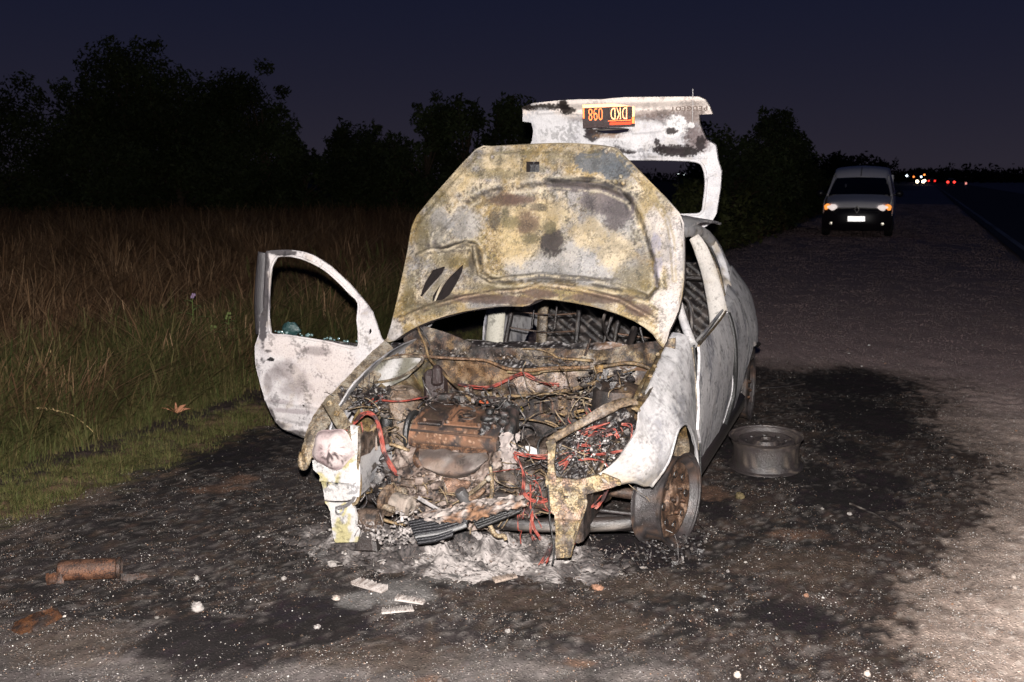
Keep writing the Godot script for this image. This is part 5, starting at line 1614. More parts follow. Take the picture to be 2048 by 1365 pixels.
	rod("brake_pipe", [V(0.294,0.575,0.05),V(0.335,0.587,0.05),V(0.349,0.575,0.05),V(0.303,0.553,0.05),V(0.289,0.579,0.05),V(0.34,0.592,0.05)], .0045, M.burnt, func(p: Vector3) -> Color: return C(.45, .32, .14), car, 6, 5)
	var rg := MB.new()
	rg.lathe([Vector2(.010, -.003), Vector2(.018, -.002), Vector2(.018, .003), Vector2(.010, .003), Vector2(.010, -.003)], Transform3D(Basis(V(1, 0, 0), V(0, 0, 1), V(0, -1, 0)), V(-0.048,0.514,-0.18) + V(0, 0, .02)), 16)
	obj("brass_ring", rg, M.burnt, car, C(.42, .34, .05))
	rod("ring_wire", [V(-0.044,0.513,-0.14),V(-0.059,0.488,-0.14),V(-0.079,0.472,-0.14)], .0025, M.burnt, tan_rod, car, 5, 3)
	rod("edge_rail", [V(0.61,0.67,0.28),V(0.606,0.711,0.2),V(0.596,0.734,0.05),V(0.597,0.765,-0.06)], [.012, .014, .012], M.burnt, ochre, car, 6, 3, .6, V(0, 1, 0))
	var sil := MB.new()
	sil.net([[V(0, 0, 0), V(.04, .015, .01), V(.085, .0, 0)], [V(-.01, -.035, .02), V(.04, -.03, .03), V(.09, -.03, .02)]], 4, 4, V(0, -.003, -.003))
	for i in sil.v.size(): sil.v[i] += V(0.122,0.463,0.3)
	obj("bare_alloy_sheet", sil, M.ash, car, C(.55, .55, .55))
	litter("charred_scraps", V(-0.682,0.593,0.2), V(.22, .10, .16), 260, soot, M.char, .010)
	litter("ash_flakes", V(0.303,0.628,0.02), V(.25, .12, .12), 60, casting, M.burnt, .006)
	litter("charred_scraps", V(0.411,0.689,0), V(.22, .10, .2), 90, soot, M.char, .012)
	litter("bay_scraps", V(-0.193,0.606,0.1), V(.40, .08, .14), 120, func(p: Vector3) -> Color: return mixc(soot(p), rusty(p), .3), M.char, .008)
	litter("ash_flakes", V(-0.183,0.743,-0.25), V(.9, .05, .08), 200, func(p: Vector3) -> Color: return mixc(soot(p), C(.5, .47, .45), sstep(.0, .3, nc.get_noise_3dv(p))), M.burnt, .005)

func repaint(m: ArrayMesh, col: Callable) -> ArrayMesh:
	var ar := m.surface_get_arrays(0)
	var vs: PackedVector3Array = ar[Mesh.ARRAY_VERTEX]
	var cs := PackedColorArray()
	cs.resize(vs.size())
	for i in vs.size(): cs[i] = col.call(vs[i])
	ar[Mesh.ARRAY_COLOR] = cs
	var o := ArrayMesh.new()
	o.add_surface_from_arrays(Mesh.PRIMITIVE_TRIANGLES, ar)
	return o

func build_engine() -> void:
	var eng := Node3D.new()
	eng.name = "engine"
	car.add_child(eng, true)
	# rocker cover: a profile drawn along the engine
	var prof := [Vector2(.335, .43), Vector2(.345, .45), Vector2(.345, .475), Vector2(.335, .495), Vector2(.31, .52), Vector2(.28, .54), Vector2(.24, .555), Vector2(.18, .568), Vector2(.13, .572), Vector2(.11, .56), Vector2(.10, .50), Vector2(.10, .43)]
	var b := MB.new()
	var pts := PackedVector3Array()
	var nx := 60
	for i in nx + 1:
		var x := lerpf(-.385, .03, float(i) / nx)
		for q in MB.path(prof.map(func(q): return V(0, q.y, q.x)), 4):
			var bump := 0.0
			if q.z < .30 and q.z > .13:
				bump = .010 * (sstep(-.36, -.35, x) - sstep(-.24, -.23, x)) * sstep(.30, .29, q.z)
				bump += .008 * (sstep(-.22, -.21, x) - sstep(-.075, -.065, x)) * sstep(.31, .30, q.z)
			pts.append(V(x, q.y + bump + .002 * nc.get_noise_2d(x, q.z), q.z))
	b.grid(pts, (prof.size() - 1) * 4 + 1, nx + 1)
	var cover := obj("rocker_cover", b, M.panel, eng, func(p: Vector3) -> Color:
		var c := rusty(p)
		c = mixc(c, C(.03, .022, .02), sstep(.50, .54, p.y) * .8)
		c = mixc(c, C(.030, .025, .025), sstep(-.09, -.03, p.x) * sstep(-.3, .1, nb.get_noise_3dv(p)) * .9)
		c = mixc(c, C(.32, .16, .09), sstep(.0, .3, nb.get_noise_3dv(p * 1.7)) * sstep(-.08, -.12, p.x) * (1.0 - sstep(-.36, -.34, p.x) * sstep(-.23, -.25, p.x)) * .8)
		return mixc(c, C(.02, .016, .016), sstep(.47, .45, p.y) * .7))
	for k in 3:
		var pb := MB.new()
		var bs := Basis(Vector3.RIGHT, .28)
		pb.box([V(-.302, .556, .222), V(-.152, .556, .222), V(-.185, .507, .337)][k], [V(.115, .016, .19), V(.165, .014, .185), V(.39, .010, .012)][k], .005, bs)
		obj("cover_plateau", pb.dent(nc, .003), M.panel if k else M.char, eng, [func(p: Vector3) -> Color: return mixc(C(.022, .018, .018), C(.09, .05, .035), sstep(.1, .35, nb.get_noise_3dv(p * 2.0))), func(p: Vector3) -> Color: return mixc(C(.34, .17, .095), C(.03, .024, .022), sstep(-.15, .1, nb.get_noise_3dv(p * 1.6) + .3 * nc.get_noise_3dv(p))), rusty][k])
	var em := MB.new()
	em.lathe([Vector2(.020, 0), Vector2(.030, .006), Vector2(.040, .006), Vector2(.043, 0)], Transform3D(Basis(V(1.15, 0, 0), V(0, .97, .25), V(0, -.25, .85)), V(-.150, .563, .230)), 24)
	obj("oval_emblem", em, M.burnt, eng, rusty)
	em = MB.new()
	em.blob(V(-.150, .567, .232), V(.024, .008, .018), nb, .5, 12, 8)
	obj("emblem_relief", em, M.burnt, eng, soot)
	for x in [-.33, -.22, -.07, .0]:
		em = MB.new()
		em.lathe([Vector2(0, .02), Vector2(.007, .02), Vector2(.011, .014), Vector2(.012, 0)], Transform3D(Basis(), V(x, .535, .295)), 8)
		obj("bolt", em, M.burnt, eng, rusty)
	var rg := MB.new()
	rg.lathe([Vector2(.075, -.012), Vector2(.092, -.010), Vector2(.095, .0), Vector2(.090, .010), Vector2(.075, .012)], Transform3D(Basis(V(0, 0, 1), V(1, 0, 0), V(0, 1, 0)), V(-.41, .475, .24)), 24)
	obj("cam_cover_ring", rg, M.char, eng, C(.03, .028, .028))
	# black melted intake at the rear and the left end
	var mi := MB.new()
	for i in 26:
		mi.blob(V(rng.randf_range(-.07, .05), rng.randf_range(.50, .60), rng.randf_range(.06, .30)), V(rng.randf_range(.015, .04), rng.randf_range(.012, .026), rng.randf_range(.015, .035)), nb, .8, 9, 7)
	mi.tube([V(-.36, .60, .08), V(-.2, .605, .08), V(-.05, .60, .09), V(.04, .58, .14)], .022, 8, 4)
	mi.tube([V(.04, .58, .16), V(.065, .53, .26), V(.05, .47, .33), V(.02, .38, .38), V(-.01, .30, .41)], [.026, .03, .012, .008, .005], 8, 5)
	obj("melted_intake", mi.dent(nc, .008), M.char, eng, func(p: Vector3) -> Color: return mixc(C(.022, .020, .021), C(.10, .07, .06), sstep(.1, .4, nc.get_noise_3dv(p))))
	var rw := MB.new()
	for i in 8:
		var a := rng.randf() * TAU
		rw.tube([V(-.12 + cos(a) * .02, .605 + sin(a) * .008, .10), V(-.12 + cos(a + 1.5) * .022, .61 + sin(a + 1.5) * .01, .12), V(-.11 + cos(a + 3) * .02, .605 + sin(a + 3) * .01, .11)], .003, 5, 4)
	obj("coil_wire", rw, M.wire, eng, C(.45, .10, .04))
	# heat shield over the exhaust manifold
	var hs := MB.new()
	hs.net([[V(-0.321,0.434,0.37),V(-0.245,0.437,0.37),V(-0.209,0.445,0.37),V(-0.15,0.435,0.37),V(-0.069,0.437,0.37),V(-0.006,0.447,0.37)], [V(-0.293,0.408,0.43),V(-0.222,0.406,0.43),V(-0.17,0.407,0.43),V(-0.112,0.409,0.43),V(-0.044,0.42,0.43),V(0.027,0.44,0.43)], [V(-0.258,0.379,0.455),V(-0.202,0.367,0.455),V(-0.146,0.364,0.455),V(-0.09,0.37,0.455),V(-0.031,0.394,0.455),V(0.014,0.424,0.455)], [V(-0.232,0.351,0.41),V(-0.194,0.337,0.41),V(-0.157,0.332,0.41),V(-0.106,0.338,0.41),V(-0.064,0.356,0.41),V(-0.029,0.381,0.41)]], 6, 7, V(0, 0, -.004))
	obj("heat_shield", hs.dent(nb, .004), M.panel, eng, func(p: Vector3) -> Color: return mixc(mixc(C(.26, .23, .21), C(.12, .095, .085), sstep(-.2, .25, nb.get_noise_3dv(p))), C(.25, .17, .12), sstep(.1, .35, na.get_noise_3dv(p * 5.0)) * .5))
	var st := MB.new()
	st.box(V(-.19, .425, .33), V(.36, .055, .05), .008)
	for i in 4:
		st.tube([V(-.33 + i * .10, .42, .34), V(-.32 + i * .09, .395, .40), V(-.30 + i * .08, .37, .40)], .020, 8, 3)
	obj("manifold", st.dent(nc, .004), M.burnt, eng, rusty)
	# block: many cast faces
	var bf := Transform3D(V(1,0,0),V(0,0.995,-0.1),V(0,0.1,0.995),V(-0.2,0.35,0.36))
	var bl := MB.new()
	bl.sheet(on(bf, func(u: float, v: float) -> float:
		var h := .05 * na.get_noise_2d(u * 5.0, v * 5.0) + .035 * nb.get_noise_2d(u * .8, v * .8)
		h = floorf(h / .012) * .012 * .7 + h * .3
		return h + .004 * nc.get_noise_2d(u, v)), Q([-0.248,0.081,0.216,0.097,0.272,0.113,0.34,0.098,0.364,-0.059,0.341,-0.223,0.147,-0.252,-0.091,-0.255,-0.29,-0.166,-0.306,-0.044]), [], .005, Vector3.ZERO)
	obj("engine_block", bl, M.panel, eng, casting)
	var cb := MB.new()
	cb.box(V(-.2, .32, .17), V(.46, .34, .30), .02)
	cb.box(V(.22, .34, .15), V(.36, .22, .28), .04)
	obj("block_core", cb.dent(nb, .012), M.burnt, eng, casting)
	# bosses, brackets, studs on the block
	for e in [[812,935,.03], [800,960,.022], [872,975,.026], [905,1000,.03], [880,1010,.02], [955,985,.03], [845,965,.024], [1000,1000,.03], [1022,960,.03], [830,990,.018], [990,1020,.026], [925,965,.02]]:
		pass
	for q in [V(-0.376,0.336,0.42),V(-0.391,0.287,0.42),V(-0.219,0.293,0.42),V(-0.182,0.234,0.42),V(-0.244,0.2,0.42),V(-0.019,0.276,0.42),V(-0.29,0.307,0.42),V(0.076,0.256,0.42),V(0.126,0.34,0.42),V(-0.315,0.232,0.42),V(0.054,0.209,0.42)]:
		var s := rng.randf_range(.016, .032)
		var d := MB.new()
		if rng.randf() < .5:
			d.box(q, V(s * 1.5, s * 1.2, .06), .006, Basis.from_euler(V(rng.randf_range(-.4, .4), rng.randf_range(-.4, .4), rng.randf_range(-.4, .4))))
		else:
			d.lathe([Vector2(0, .03), Vector2(s * .45, .03), Vector2(s * .5, .022), Vector2(s * .7, .015), Vector2(s * .8, -.04)], Transform3D(Basis(V(1, 0, 0), V(0, .2, .98), V(0, -.98, .2)), q), 12)
		obj("casting_boss", d.dent(nc, .004), M.panel, eng, casting)
	var fl := MB.new()
	fl.net([[V(-0.167,0.346,0.46),V(-0.111,0.347,0.46),V(-0.061,0.348,0.46)], [V(-0.135,0.326,0.5),V(-0.08,0.336,0.5),V(-0.026,0.355,0.5)], [V(-0.14,0.277,0.47),V(-0.096,0.3,0.47),V(-0.052,0.318,0.47)]], 5, 5, V(0, -.006, -.01))
	obj("manifold_flange", fl, M.burnt, eng, C(.52, .36, .28))
	var fi := MB.new()
	fi.lathe([Vector2(0, .05), Vector2(.022, .05), Vector2(.026, .04), Vector2(.026, -.03), Vector2(.02, -.045), Vector2(0, -.045)], Transform3D(Basis.from_euler(V(.35, 0, .35)), V(-0.049,0.275,0.5)), 16)
	obj("oil_filter", fi, M.char, eng, C(.09, .085, .085))
	rod("sensor", [V(-0.031,0.281,0.5),V(-0.004,0.293,0.5),V(0.023,0.314,0.5),V(0.037,0.332,0.5)], [.012, .012, .010, .008], M.burnt, C(.30, .20, .14), eng, 8, 3)
	rod("coolant_pipe", [V(-0.052,0.284,0.46),V(-0.009,0.319,0.46),V(0.036,0.363,0.46),V(0.059,0.392,0.46)], .009, M.burnt, func(p: Vector3) -> Color: return mixc(C(.40, .35, .25), casting(p), .3), eng, 8, 4)
	rod("dangling_pipe", [V(0.08,0.442,0.54),V(0.086,0.399,0.54),V(0.088,0.335,0.54),V(0.075,0.27,0.54),V(0.072,0.212,0.54),V(0.088,0.175,0.54),V(0.11,0.152,0.54),V(0.14,0.156,0.54),V(0.149,0.14,0.54)], [.007, .009, .010, .010, .009], M.burnt, func(p: Vector3) -> Color: return mixc(C(.50, .42, .28), C(.2, .15, .08), sstep(.05, .4, nb.get_noise_3dv(p))), eng, 8, 5)
	var cl := MB.new()
	cl.blob(V(0.077,0.394,0.55), V(.013, .012, .012), nb, .5, 10, 8)
	obj("pipe_clip", cl, M.ash, eng, C(.36, .33, .28))
	# torn alloy of the gearbox end
	var ta := MB.new()
	ta.net([[V(0.069,0.54,0.4),V(0.114,0.549,0.4),V(0.158,0.553,0.4)], [V(0.089,0.488,0.44),V(0.133,0.497,0.44),V(0.16,0.508,0.44)], [V(0.086,0.429,0.42),V(0.121,0.439,0.42),V(0.157,0.457,0.42)], [V(0.087,0.38,0.4),V(0.109,0.402,0.4),V(0.136,0.385,0.4)]], 6, 6, V(0, 0, -.01))
	obj("torn_alloy", ta.dent(nc, .018), M.ash, eng, func(p: Vector3) -> Color: return mixc(C(.46, .42, .40), casting(p), .4))
	# alternator with its pulley
	var al := Node3D.new()
	al.name = "alternator"
	car.add_child(al, true)
	var at := Transform3D(Basis(V(.12, .98, .1), V(.98, -.12, .17), V(.17, .03, -.98)), V(-0.371,0.226,0.5))
	var pb := MB.new()
	pb.lathe([Vector2(0, -.038), Vector2(.03, -.038), Vector2(.045, -.05), Vector2(.058, -.052), Vector2(.060, -.045), Vector2(.055, -.041), Vector2(.060, -.037), Vector2(.055, -.033), Vector2(.060, -.028), Vector2(.055, -.024), Vector2(.059, -.018), Vector2(.045, -.018), Vector2(.03, -.012)], at * Transform3D(Basis.from_scale(V(1.18, 1, 1.18)), Vector3.ZERO), 32)
	obj("pulley", pb, M.burnt, al, func(p: Vector3) -> Color: return mixc(C(.30, .22, .16), C(.08, .06, .05), sstep(0, .3, nc.get_noise_3dv(p))))
	pb = MB.new()
	pb.lathe([Vector2(.02, -.02), Vector2(.048, -.012), Vector2(.053, .0), Vector2(.050, .018), Vector2(.050, .03), Vector2(.054, .035), Vector2(.054, .060), Vector2(.046, .066), Vector2(.044, .058), Vector2(.030, .056), Vector2(.012, .064), Vector2(0, .064)], at * Transform3D(Basis.from_scale(V(.88, 1.15, .88)), Vector3.ZERO), 32)
	obj("alternator_body", pb.dent(nb, .003), M.panel, al, func(p: Vector3) -> Color: return mixc(C(.42, .37, .31), casting(p), .45))
	for k in 3:
		pb = MB.new()
		var a := k * 2.1 + .4
		pb.lathe([Vector2(.006, -.03), Vector2(.014, -.03), Vector2(.015, .02), Vector2(.006, .02)], at * Transform3D(Basis(), V(cos(a) * .058, 0.01, sin(a) * .058)), 10)
		obj("lug", pb, M.burnt, al, C(.40, .35, .28))
	rod("stay_rod", [V(-0.427,0.17,0.56),V(-0.359,0.156,0.56),V(-0.3,0.155,0.56)], .007, M.burnt, tan_rod, eng, 7, 3)
	rod("engine_mount_bar", [V(-0.436,0.458,0.42),V(-0.388,0.449,0.42),V(-0.345,0.436,0.42)], [.012, .013, .010], M.burnt, func(p: Vector3) -> Color: return C(.55, .44, .28), car, 6, 2, .6, V(0, 1, 0))
	# bracket of the belt side
	var bb := MB.new()
	bb.lathe([Vector2(.008, -.02), Vector2(.02, -.02), Vector2(.022, .015), Vector2(.012, .02), Vector2(.008, .015)], Transform3D(Basis(V(1, 0, 0), V(0, .2, .98), V(0, -.98, .2)), V(-0.388,0.314,0.45)), 14)
	bb.box(V(-0.345,0.298,0.44), V(.08, .03, .04), .008)
	obj("mount_bracket", bb.dent(nc, .004), M.burnt, eng, casting)
	litter("block_grime", V(-0.162,0.264,0.4), V(.5, .16, .05), 240, casting, M.burnt, .007)
	litter("charred_scraps", V(-0.51,0.296,0.45), V(.14, .16, .12), 60, soot, M.char, .016)
	# radiator remains: black slats hanging askew and a mat of ash
	for i in 9:
		var f := i / 8.0
		var a: Vector3 = V(-0.22,0.214,0.68).lerp(V(-0.152,0.159,0.74), f)
		var c: Vector3 = V(0.044,0.296,0.64).lerp(V(0.036,0.215,0.7), f)
		if i > 6: c = a.lerp(c, .75)
		var s := MB.new()
		s.tube([a, a.lerp(c, .5) + V(0, -.006, .004), c], .0042, 4, 4, 2.2, V(0, 1, 0))
		obj("radiator_slat", s.dent(nb, .002), M.char, car, C(.022, .022, .024) if i != 6 else C(.25, .25, .25))
	for i in 5:
		var f := i / 4.0
		var a: Vector3 = V(0.035,0.238,0.62).lerp(V(0.065,0.215,0.64), f)
		var c: Vector3 = V(0.224,0.319,0.58).lerp(V(0.232,0.289,0.6), f)
		var s := MB.new()
		s.tube([a, c], .004, 4, 3, 2.0, V(0, 1, 0))
		obj("radiator_slat", s.dent(nb, .004), M.char, car, C(.03, .028, .028))
	var am := MB.new()
	am.net([[V(-0.163,0.25,0.6),V(-0.05,0.281,0.6),V(0.038,0.312,0.6),V(0.125,0.331,0.6),V(0.242,0.357,0.6)], [V(-0.18,0.238,0.66),V(-0.046,0.271,0.66),V(0.063,0.305,0.66),V(0.17,0.334,0.66),V(0.274,0.359,0.66)], [V(-0.072,0.243,0.7),V(0.015,0.262,0.7),V(0.09,0.28,0.7),V(0.185,0.32,0.7),V(0.285,0.356,0.7)]], 8, 8, V(0, -.008, -.006))
	obj("radiator_core", am.dent(nc, .02), M.ash, car, func(p: Vector3) -> Color: return mixc(mixc(C(.50, .44, .40), C(.30, .17, .10), sstep(-.05, .3, nb.get_noise_3dv(p))), C(.05, .045, .045), sstep(.1, .3, nc.get_noise_3dv(p))))
	rod("radiator_stay", [V(-0.217,0.295,0.6),V(-0.158,0.268,0.6),V(-0.084,0.238,0.6)], [.010, .007], M.ash, func(p: Vector3) -> Color: return mixc(C(.5, .48, .47), soot(p), .3), car, 6, 3, .4, V(0, 0, 1))
	litter("ash_flakes", V(-0.158,0.206,0.66), V(.28, .10, .10), 70, func(p: Vector3) -> Color: return mixc(C(.52, .49, .47), soot(p), sstep(-.1, .3, nc.get_noise_3dv(p))), M.ash, .006)
	litter("ash_flakes", V(-0.342,0.148,0.66), V(.22, .08, .10), 120, func(p: Vector3) -> Color: return mixc(C(.45, .42, .40), soot(p), sstep(-.1, .3, nc.get_noise_3dv(p))), M.ash, .006)
	# subframe, drive shaft, steering rods
	rod("drive_shaft", [V(.15, .27, .10), V(.4, .24, .06), V(.64, .215, .0)], [.03, .024, .03], M.burnt, rusty, car, 10, 3)
	rod("subframe", [V(-.6, .17, .30), V(-.2, .15, .36), V(.2, .15, .36), V(.6, .17, .25)], .032, M.char, soot, car, 8, 4)
	rod("track_rod", [V(.1, .20, .20), V(.4, .185, .18), V(.66, .18, .16)], .010, M.char, soot, car, 6, 2)
	rod("lower_arm", [V(.3, .14, .2), V(.5, .13, .1), V(.68, .14, .0)], [.03, .022, .03], M.char, soot, car, 8, 3)
	rod("cross_tube", [V(.08, .30, .46), V(.25, .29, .47), V(.46, .29, .48)], .024, M.burnt, brown_bulk, car, 8, 2)
	var gb := MB.new()
	gb.blob(V(.16, .30, .33), V(.13, .12, .12), nb, .5, 18, 12)
	obj("gearbox_case", gb.dent(nc, .012), M.burnt, eng, func(p: Vector3) -> Color: return mixc(casting(p), soot(p), .6))

func wires(called: String, runs: Array, r: float, strands: int, spreadw: float) -> void:
	var b := MB.new()
	for run in runs:
		for s in strands:
			var o := V(rng.randf_range(-1, 1), rng.randf_range(-1, 1), rng.randf_range(-.3, 1)) * spreadw
			var p := []
			for q in run:
				p.append(q + o + V(rng.randf_range(-1, 1), rng.randf_range(-1, 1), rng.randf_range(-1, 1)) * spreadw * .6)
			b.tube(p, r * rng.randf_range(.7, 1.2), 5, 5)
	obj(called, b, M.wire, car, red_wire)

func build_wires() -> void:
	wires("wiring_harness", [[V(-0.608,0.531,0.58),V(-0.564,0.544,0.58),V(-0.528,0.569,0.58),V(-0.51,0.592,0.58)]], 0.0050, 3, .006)
	wires("wiring_harness", [[V(-0.527,0.577,0.56),V(-0.497,0.61,0.56),V(-0.463,0.624,0.56),V(-0.431,0.611,0.56),V(-0.413,0.574,0.56),V(-0.4,0.515,0.56),V(-0.387,0.462,0.56),V(-0.365,0.421,0.56),V(-0.337,0.378,0.56)]], 0.0040, 9, .006)
	wires("wiring_harness", [[V(-0.503,0.579,0.55),V(-0.498,0.529,0.55),V(-0.511,0.493,0.55)], [V(-0.392,0.472,0.56),V(-0.376,0.426,0.56),V(-0.351,0.376,0.56),V(-0.331,0.366,0.56)], [V(-0.401,0.482,0.56),V(-0.388,0.44,0.56),V(-0.36,0.393,0.56)]], 0.0019, 2, .004)
	wires("wiring_harness", [[V(-0.565,0.603,0.24),V(-0.514,0.601,0.24),V(-0.451,0.608,0.24),V(-0.389,0.622,0.24),V(-0.339,0.635,0.24)]], 0.0037, 3, .004)
	wires("wiring_harness", [[V(-0.671,0.564,0.25),V(-0.61,0.604,0.25),V(-0.559,0.632,0.25)]], 0.0019, 4, .012)
	wires("wiring_harness", [[V(-0.361,0.616,-0.16),V(-0.303,0.606,-0.16),V(-0.212,0.608,-0.16),V(-0.148,0.632,-0.16),V(-0.072,0.676,-0.16),V(-0.026,0.689,-0.16),V(0.016,0.675,-0.16),V(0.078,0.653,-0.16),V(0.147,0.647,-0.16)]], 0.0034, 4, .005)
	wires("wiring_harness", [[V(-0.445,0.625,0),V(-0.439,0.652,0),V(-0.418,0.677,0)]], 0.0025, 2, .002)
	wires("wiring_harness", [[V(0.178,0.496,0.5),V(0.216,0.495,0.5),V(0.27,0.494,0.5),V(0.319,0.497,0.5)], [V(0.173,0.495,0.5),V(0.195,0.451,0.5),V(0.212,0.411,0.5),V(0.208,0.358,0.5),V(0.195,0.304,0.5),V(0.213,0.263,0.5),V(0.239,0.241,0.5)], [V(0.185,0.493,0.52),V(0.211,0.448,0.52),V(0.224,0.408,0.52),V(0.224,0.345,0.52),V(0.25,0.32,0.52),V(0.288,0.312,0.52),V(0.318,0.32,0.52)], [V(0.245,0.389,0.52),V(0.25,0.348,0.52),V(0.246,0.295,0.52),V(0.254,0.253,0.52),V(0.254,0.211,0.52)]], 0.0026, 4, .006)
	wires("wiring_harness", [[V(0.264,0.247,0.56),V(0.277,0.207,0.56),V(0.303,0.176,0.56)], [V(0.266,0.237,0.56),V(0.26,0.2,0.56),V(0.277,0.165,0.56)], [V(0.273,0.244,0.56),V(0.294,0.205,0.56),V(0.311,0.182,0.56)], [V(0.382,0.189,0.66),V(0.366,0.146,0.66),V(0.341,0.11,0.66)], [V(0.38,0.184,0.68),V(0.373,0.142,0.68),V(0.364,0.125,0.68)]], 0.0017, 3, .008)
	wires("wiring_harness", [[V(0.562,0.387,0.5),V(0.542,0.344,0.5),V(0.512,0.316,0.5),V(0.475,0.299,0.5)], [V(0.552,0.376,0.5),V(0.532,0.326,0.5),V(0.512,0.303,0.5)], [V(0.545,0.371,0.52),V(0.507,0.326,0.52),V(0.473,0.297,0.52)]], 0.0019, 3, .004)
	wires("wiring_harness", [[V(0.425,0.516,0.46),V(0.435,0.568,0.46),V(0.455,0.595,0.46),V(0.507,0.624,0.46),V(0.557,0.645,0.46)], [V(0.373,0.448,0.46),V(0.405,0.499,0.46),V(0.446,0.518,0.46),V(0.477,0.523,0.46)], [V(0.493,0.518,0.48),V(0.554,0.534,0.48),V(0.616,0.55,0.48)], [V(0.442,0.488,0.48),V(0.483,0.5,0.48),V(0.535,0.489,0.48),V(0.555,0.475,0.48)], [V(0.595,0.652,0.45),V(0.631,0.649,0.45),V(0.64,0.613,0.45),V(0.633,0.574,0.45)], [V(0.349,0.453,0.45),V(0.381,0.478,0.45),V(0.412,0.512,0.45),V(0.453,0.526,0.45)]], 0.0021, 3, .008)
	wires("wiring_harness", [[V(0.429,0.592,0.44),V(0.48,0.621,0.44),V(0.542,0.645,0.44)], [V(0.535,0.612,0.45),V(0.565,0.623,0.45),V(0.579,0.61,0.45)], [V(0.543,0.6,0.45),V(0.575,0.612,0.45),V(0.588,0.596,0.45)], [V(0.473,0.586,0.45),V(0.504,0.601,0.45),V(0.525,0.591,0.45)]], 0.0034, 4, .008)
	wires("wiring_harness", [[V(0.462,0.259,0.62),V(0.467,0.231,0.62),V(0.459,0.179,0.62)], [V(0.47,0.266,0.6),V(0.465,0.204,0.6),V(0.449,0.164,0.6)]], 0.0031, 2, .003)
	var pale := func(p: Vector3) -> Color: return mixc(C(.42, .34, .22), C(.12, .10, .08), sstep(-.1, .25, nb.get_noise_3dv(p * 2.0)))
	tangle("bare_cable_tangle", V(0.281,0.643,0.1), V(.4, .14, .2), 26, .0026, pale, M.burnt)
	tangle("bare_cable_tangle", V(0.486,0.522,0.42), V(.2, .14, .1), 26, .0022, pale, M.burnt)
	tangle("bare_cable_tangle", V(-0.136,0.252,0.46), V(.4, .14, .06), 18, .0030, pale, M.burnt)
	tangle("bare_cable_tangle", V(-0.549,0.516,0.25), V(.2, .16, .2), 20, .0028, pale, M.burnt)
	tangle("bare_cable_tangle", V(0.238,0.351,0.5), V(.1, .22, .08), 22, .0022, pale, M.burnt)
	tangle("charred_cable_tangle", V(-0.144,0.586,0.1), V(.6, .10, .2), 34, .0035, soot, M.char)
	tangle("charred_cable_tangle", V(0.224,0.38,0.46), V(.12, .22, .08), 34, .0030, soot, M.char)
	tangle("charred_cable_tangle", V(-0.55,0.277,0.4), V(.12, .2, .15), 24, .0040, soot, M.char)
	tangle("red_wire_tangle", V(0.464,0.54,0.38), V(.12, .09, .05), 16, .0018, red_wire, M.wire)
	tangle("red_wire_tangle", V(0.243,0.341,0.5), V(.07, .16, .05), 12, .0018, red_wire, M.wire)
	rod("black_cable", [V(0.381,0.447,0.7),V(0.386,0.388,0.7),V(0.39,0.309,0.7),V(0.403,0.231,0.7),V(0.407,0.171,0.7),V(0.4,0.129,0.7)], .0035, M.char, C(.03, .03, .03), car, 5, 5)

func tangle(called: String, at: Vector3, s: Vector3, n: int, r: float, col: Callable, m: Material) -> void:
	# burnt cables left in a tangle
	var b := MB.new()
	for i in n:
		var p := at + V(rng.randf_range(-.5, .5) * s.x, rng.randf_range(-.5, .5) * s.y, rng.randf_range(-.5, .5) * s.z)
		var d := V(rng.randfn(), rng.randfn() * .5, rng.randfn() * .4).normalized()
		var pts := [p]
		for k in rng.randi_range(3, 6):
			d = (d + V(rng.randfn(), rng.randfn() * .7, rng.randfn() * .5) * .55 + V(0, -.12, 0)).normalized()
			p += d * rng.randf_range(.02, .05)
			pts.append(p)
		b.tube(pts, r * rng.randf_range(.6, 1.4), 5, 4)
	var o := obj(called, b, m, car, col)
	o.set_meta("kind", "stuff")

func rim_mesh(r: float, w: float) -> MB:
	var b := MB.new()
	# steel rim: outer lip, bead seat, well, bead seat, inner lip, open back
	b.lathe([Vector2(r, w * .5), Vector2(r * .985, w * .48), Vector2(r * .93, w * .44), Vector2(r * .92, w * .32), Vector2(r * .885, w * .22), Vector2(r * .88, -w * .20), Vector2(r * .91, -w * .32), Vector2(r * .925, -w * .42), Vector2(r, -w * .46), Vector2(r, -w * .5), Vector2(r * .97, -w * .5), Vector2(r * .89, -w * .44), Vector2(r * .80, -w * .3), Vector2(r * .80, w * .12), Vector2(r * .90, w * .34), Vector2(r * .97, w * .49), Vector2(r, w * .5)], Transform3D(), 44)
	return b

func wheel_disc(r: float, w: float) -> MB:
	var b := MB.new()
	b.lathe([Vector2(r * .80, w * .10), Vector2(r * .76, w * .26), Vector2(r * .66, w * .30), Vector2(r * .5, w * .20), Vector2(r * .36, w * .16), Vector2(r * .30, w * .28), Vector2(r * .14, w * .30), Vector2(r * .13, w * .22), Vector2(0, w * .22)], Transform3D(), 40)
	return b

